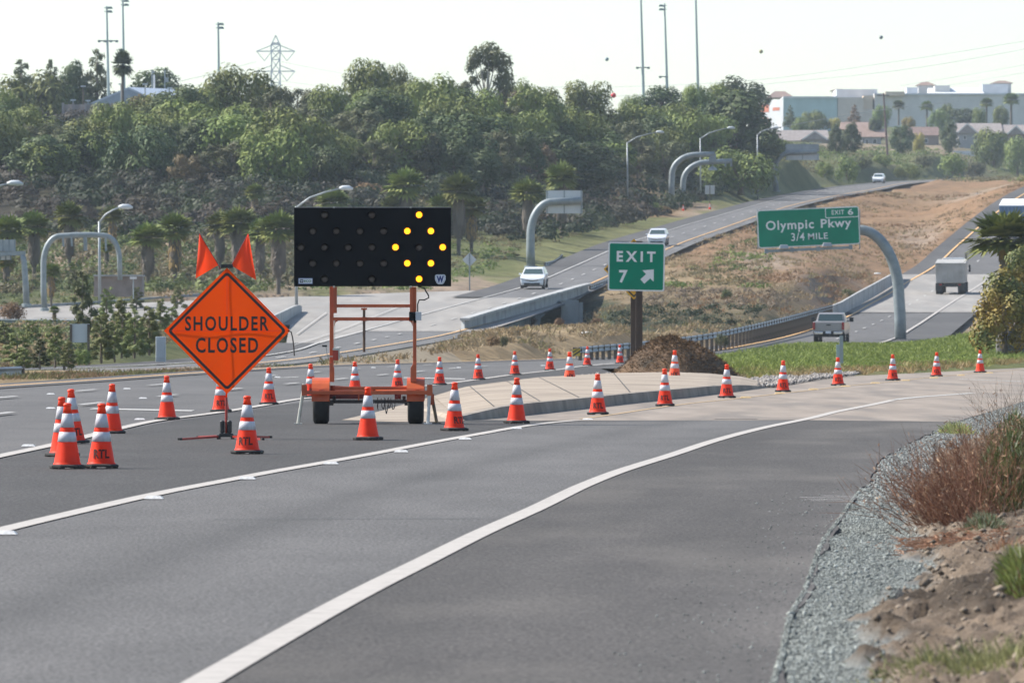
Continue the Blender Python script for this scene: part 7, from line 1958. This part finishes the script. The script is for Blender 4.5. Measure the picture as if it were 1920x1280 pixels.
for px, d_, lab in ((1281, 790, "tiny orange cone beside the far bent sign masts"), (1331, 800, "tiny orange cone under the far pale square sign")):
    g = gpos(px, d_); e = empty("traffic_cone", g, 0, lab, "traffic cone")
    for nme, me, m, sm in KITS['plain']: raw(nme, me, e)
# paving apron, debris
for px, py, lab in ((1100, 625, "white scrap of litter in the dry median"), (1645, 514, "pale rock on the dry slope beside the bridge barrier"), (1833, 364, "white scrap of litter high on the dry median slope")):
    d_ = d_at(px, py, 300); g = gpos(px, d_); mb = MB(); mb.lathe([(.05, 0), (.42, .05), (.34, .22), (.12, .3), (.0, .3)], 9); o = mb.build("litter_scrap", bmat("scrap_white", (.7, .69, .67)), loc=g); o.scale = (.8, .5, .35); tag(o, lab, "litter")

# ------------------------------------------------------------------ vehicles
CARW = mat("white_car_paint", (.72, .74, .76), rough=.25, coat=.6); CARW2 = mat("off_white_car_paint", (.66, .68, .70), rough=.25, coat=.6)
GLASS = mat("tinted_car_glass", (.055, .085, .085), rough=.08, spec=.8); LIGHTG = mat("headlight_glass", (.55, .58, .62), rough=.1, spec=.8); PLASTIC = mat("black_car_plastic", (.022, .024, .026), rough=.5); CHROME = mat("chrome", (.6, .61, .62), rough=.2, metal=.9); REDL = mat("tail_light_red", (.30, .02, .018), rough=.2); PLATE = mat("licence_plate_white", (.62, .65, .68), rough=.5)
def wheels(e, w, ys, r, tw, hubs=CHROME, dual=False):
    for y in ys:
        for s_ in (-1, 1):
            M_ = Matrix.Translation((s_*(w/2-tw/2-.02), y, r)) @ Matrix.Rotation(math.radians(90), 4, 'Y')
            mb = MB(); mb.lathe([(r*.6, -tw/2), (r*.93, -tw/2), (r, -tw*.3), (r, tw*.3), (r*.93, tw/2), (r*.6, tw/2)], 24, M_); wh = mb.build("wheel", TYRE, e, smooth=False)
            mb = MB(); mb.lathe([(r*.62, -tw*.52), (r*.5, -tw*.4), (r*.2, -tw*.5), (0, -tw*.5)], 16, M_); mb.lathe([(r*.62, tw*.52), (r*.5, tw*.4), (r*.2, tw*.5), (0, tw*.5)], 16, M_); mb.build("rim", hubs, wh)
def hatch(px, py, d, yaw, pitch, label, paint, W_=1.78, L_=4.35, Hh=1.52):
    e = empty("white_car", P(px, py, d), 0, label, "car", "white cars on the oncoming lanes"); e.rotation_euler = (pitch, 0, yaw)
    hl = L_/2
    def xf(y, z): return (W_/2)*(1-.10*max(0, (abs(y)-hl+.45)/.45)**2)*(1-.05*max(0, (.45-z)/.3))
    body = MB(); body.prism_x([(-hl+.05, .24), (-hl, .42), (-hl+.02, .60), (-hl+.14, .76), (-hl+.55, .88), (-hl+1.15, .99), (hl-.5, 1.04), (hl-.06, .98), (hl, .6), (hl-.05, .26)], xf); body.build("body", paint, e, bevel=.05, smooth=False)
    cab_ = MB(); cx = lambda y, z: W_/2*(.93-(z-.98)/(Hh-.98)*.20)
    cab_.prism_x([(-hl+1.05, .97), (-hl+1.75, Hh-.07), (-hl+2.1, Hh), (hl-.9, Hh-.02), (hl-.35, Hh-.22), (hl-.15, 1.0)], cx); cb_ = cab_.build("cabin", paint, e, bevel=.05)
    q = MB(); y0, y1 = -hl+1.15, -hl+1.70; z0, z1 = 1.03, Hh-.12
    q.add([(-cx(0, z0)*.90, y0-.03, z0), (cx(0, z0)*.90, y0-.03, z0), (cx(0, z1)*.88, y1-.035, z1), (-cx(0, z1)*.88, y1-.035, z1)], [(0, 1, 2, 3)]); q.build("windscreen", GLASS, cb_)
    for s_ in (-1, 1):
        q = MB(); q.add([(s_*(cx(0, 1.05)+.012), -hl+1.45, 1.05), (s_*(cx(0, 1.05)+.012), hl-.55, 1.06), (s_*(cx(0, Hh-.15)+.012), hl-.85, Hh-.15), (s_*(cx(0, Hh-.15)+.012), -hl+1.85, Hh-.15)], [(0, 1, 2, 3)]); q.build("side_window", GLASS, cb_)
        q = MB(); q.prism([(s_*.50, .70), (s_*.80, .77), (s_*.83, .68), (s_*.55, .60)] if s_ > 0 else [(s_*.55, .60), (s_*.83, .68), (s_*.80, .77), (s_*.50, .70)], -hl-.02, -hl+.25); q.build("headlight", LIGHTG, e, bevel=.01)
        q = MB(); q.box(s_*(W_/2+.08), -hl+1.45, 1.02, .18, .12, .13); q.build("mirror", paint, e, bevel=.03)
    q = MB(); q.prism([(-.55, .66), (0, .62), (.55, .66), (.42, .58), (0, .54), (-.42, .58)], -hl-.025, -hl+.1); q.build("grille", PLASTIC, e)
    q = MB(); q.box(0, -hl-.01, .34, 1.15, .06, .15); q.build("lower_intake", PLASTIC, e, bevel=.01)
    q = MB(); q.box(0, -hl-.035, .46, .32, .02, .12); q.build("licence_plate", PLATE, e)
    q = MB(); q.box(0, 0, .22, W_*.86, L_*.9, .12); q.build("underbody", PLASTIC, e)
    wheels(e, W_, (-hl+.85, hl-.8), .325, .21)
    return e
def on_lr(px, py, d): 
    return P(px, py, d)
def lr_pitch(d): 
    a, b = lr(np.array([d-15.0]))[2][0], lr(np.array([d+15.0]))[2][0]; return math.atan2(float(b-a), 30)
def lr_z(d): return float(lr(np.array([d]))[2][0])
for px, d, lab, pt, k in ((1002, 507, "nearest white hatchback coming down the oncoming lanes beside the arched sign", CARW, 1.0), (1234, 636, "second white car further up the oncoming lanes, behind the green exit sign's corner", CARW2, 1.0), (1648, 1140, "most distant white car at the crest of the oncoming road", CARW, 1.05)):
    py = H+(EYE-lr_z(d)-.085)*F/d
    e = hatch(px, py, d, math.radians(-5.0 if d < 1000 else -8), lr_pitch(d), lab, pt); e.scale = (k, k, k)
# pickup truck, rear view
d = 404; zr = float(rr(np.array([d]))[2][0]); e = empty("pickup_truck", ((1553.5-960)*d/F, d, zr+.035), 0, "silver-grey pickup truck seen from behind in the right freeway lane", "pickup truck"); e.rotation_euler = (.012, 0, math.radians(-6.2))
SILV = mat("silver_truck_paint", (.27, .255, .245), (.31, .295, .285), 1, .3, .3, coat=.4)
W_ = 1.86
mb = MB(); mb.prism_x([(-.02, .62), (-.02, 1.22), (.05, 1.26), (2.0, 1.27), (3.6, 1.24), (5.2, 1.16), (5.45, .95), (5.45, .55), (4.6, .5), (.6, .5)], lambda y, z: W_/2*(1 if z < 1.1 else .96)); mb.build("body", SILV, e, bevel=.05)
mb = MB(); cx = lambda y, z: W_/2*(.92-(z-1.2)/.55*.16); mb.prism_x([(1.95, 1.2), (2.15, 1.66), (2.4, 1.75), (3.5, 1.74), (3.8, 1.66), (4.35, 1.2)], cx); cabn = mb.build("cabin", SILV, e, bevel=.05)
q = MB(); q.add([(-.72, 1.93, 1.25), (.72, 1.93, 1.25), (.655, 2.10, 1.66), (-.655, 2.10, 1.66)], [(0, 1, 2, 3)]); q.build("rear_window", GLASS, cabn)
q = MB(); q.box(0, -.03, .95, 1.42, .05, .52); tg = q.build("tailgate", SILV, e, bevel=.02); q = MB(); q.box(0, -.065, 1.06, .24, .03, .07); q.build("handle", PLASTIC, tg)
for s_ in (-1, 1):
    q = MB(); q.box(s_*.845, -.03, 1.0, .15, .06, .42); q.build("tail_light", REDL, e, bevel=.01)
    q = MB(); q.box(s_*1.12, 3.55, 1.33, .24, .14, .26); q.beam((s_*.82, 3.55, 1.22), (s_*1.05, 3.55, 1.28), .06, .06); q.build("mirror", PLASTIC, e, bevel=.03)
    q = MB(); q.box(s_*.56, -.16, .60, .52, .2, .17); q.build("bumper_corner", CHROME, e, bevel=.04)
q = MB(); q.box(0, -.15, .60, .62, .16, .15); q.build("bumper_step", PLASTIC, e); q = MB(); q.box(0, -.245, .64, .31, .02, .15); q.build("licence_plate", PLATE, e)
q = MB(); q.box(0, 2.4, .46, 1.5, 4.6, .2).tube([(0, .0, .42), (0, -.05, .42)], .06, 8); q.build("underbody", PLASTIC, e)
wheels(e, W_+.02, (1.15, 4.5), .37, .27)
# dump truck
d = 585; zr = float(rr(np.array([d]))[2][0]); s7 = F/d
DT = mat("dusty_white_truck_paint", (.36, .35, .325), (.43, .42, .395), 1.2, .6, c3=(.28, .265, .24), s3=.7)
e = empty("dump_truck", ((1781.5-960)*d/F, d, zr+.05), 0, "dusty white dump truck seen from behind on the pale bridge deck", "dump truck"); e.rotation_euler = (.02, 0, math.radians(-6.0))
mb = MB(); mb.prism([(-1.18, .95), (1.18, .95), (1.27, 2.62), (-1.27, 2.62)], 0, .1); tg = mb.build("tailgate", DT, e, bevel=.02)
mb = MB()
for x in (-.78, -.26, .26, .78): mb.box(x, -.04, 1.75, .09, .08, 1.5)
for z in (1.05, 2.1, 2.58): mb.box(0, -.04, z, 2.36, .08, .11)
mb.build("tailgate_rib", DT, tg)
mb = MB(); mb.add([(-1.18, .12, .95), (1.18, .12, .95), (1.27, .12, 2.6), (-1.27, .12, 2.6), (-1.18, 5.2, .95), (1.18, 5.2, .95), (1.27, 5.2, 2.9), (-1.27, 5.2, 2.9)], [(0, 3, 7, 4), (1, 5, 6, 2), (4, 7, 6, 5), (0, 4, 5, 1), (3, 2, 6, 7)]); mb.build("dump_bed", DT, e)
mb = MB(); mb.prism([(-1.0, 2.5), (1.02, 2.5), (.98, 3.02), (-.82, 3.02)], 5.25, 5.5); mb.build("headboard", mat("pale_headboard", (.66, .68, .70), rough=.5), e, bevel=.03)
mb = MB(); mb.box(0, 6.6, 1.75, 2.1, 1.8, 1.9); mb.build("cab", DT, e, bevel=.1)
mb = MB(); mb.tube([(1.12, 5.65, .9), (1.12, 5.65, 3.35)], .085, 10); mb.build("exhaust_stack", STEEL_DARK, e)
for s_ in (-1, 1):
    mb = MB(); mb.box(s_*1.36, 6.9, 2.1, .16, .1, .6); mb.build("mirror", PLASTIC, e)
    mb = MB(); mb.box(s_*.8, -.05, .82, .22, .06, .12); mb.build("tail_light", REDL, e)
    for y in (.9, 2.2, 6.6):
        M_ = Matrix.Translation((s_*.93, y, .5)) @ Matrix.Rotation(math.radians(90), 4, 'Y'); mb = MB(); mb.lathe([(.2, -.29), (.46, -.29), (.5, -.24), (.5, -.03), (.44, 0), (.5, .03), (.5, .24), (.46, .29), (.2, .29)], 24, M_); mb.build("wheel", TYRE, e)
    mb = MB(); mb.box(s_*.93, .18, .62, .6, .03, .6); mb.build("mud_flap", PLASTIC, e)
mb = MB(); mb.box(0, 3.2, .78, 1.0, 6.4, .3); mb.box(0, .0, .72, 2.2, .12, .14); mb.build("chassis", STEEL_DARK, e)
# box trailer truck
d = 700; zr = float(rr(np.array([d]))[2][0])
e = empty("box_truck", ((1897.5-960)*d/F, d, zr+.05), 0, "blue box trailer with a white roof, driving uphill behind the palm at the right edge", "truck"); e.rotation_euler = (math.radians(3.6), 0, math.radians(-5.5))
BLUE = mat("blue_trailer_paint", (.075, .155, .29), (.10, .185, .32), .8, .5)
mb = MB(); mb.box(0, 7, 2.55, 2.55, 14, 2.9); bx = mb.build("trailer_box", BLUE, e, bevel=.03)
mb = MB(); mb.box(0, 7, 4.03, 2.6, 14.05, .06); mb.build("roof", bmat("white_roof", (.78, .78, .78)), bx)
mb = MB()
for x in np.linspace(-1.1, 1.1, 7): mb.box(x, -.03, 2.55, .06, .05, 2.7)
mb.box(0, -.035, 3.95, 2.5, .06, .12).box(0, -.035, 1.15, 2.5, .06, .14); mb.build("door_rib", mat("steel_blue", (.2, .3, .44), rough=.5), bx)
for s_ in (-1, 1):
    for y in (1.5, 2.8, 12.5, 15.5):
        M_ = Matrix.Translation((s_*.95, y, .5)) @ Matrix.Rotation(math.radians(90), 4, 'Y'); mb = MB(); mb.lathe([(.2, -.27), (.5, -.25), (.5, .25), (.2, .27)], 20, M_); mb.build("wheel", TYRE, e)
mb = MB(); mb.box(0, 7, .95, 1.0, 14, .25).box(0, .1, .55, 2.2, .1, .12); mb.build("chassis", STEEL_DARK, e)
mb = MB(); mb.box(0, 15.6, 2.0, 2.4, 2.4, 2.4); mb.build("cab", CARW2, e, bevel=.15)
# ------------------------------------------------------------------ hazy air
mb = MB(); mb.box(0, 3000, 60, 13000, 6600, 190)
hz = bpy.data.materials.new("haze"); hz.use_nodes = True
N = hz.node_tree.nodes; N.clear()
pv = N.new("ShaderNodeVolumePrincipled"); pv.inputs["Color"].default_value = (.74, .87, 1.0, 1); pv.inputs["Density"].default_value = 0.000085; pv.inputs["Anisotropy"].default_value = .25
ou = N.new("ShaderNodeOutputMaterial"); hz.node_tree.links.new(pv.outputs[0], ou.inputs["Volume"])
tag(mb.build("haze", hz), kind='stuff')
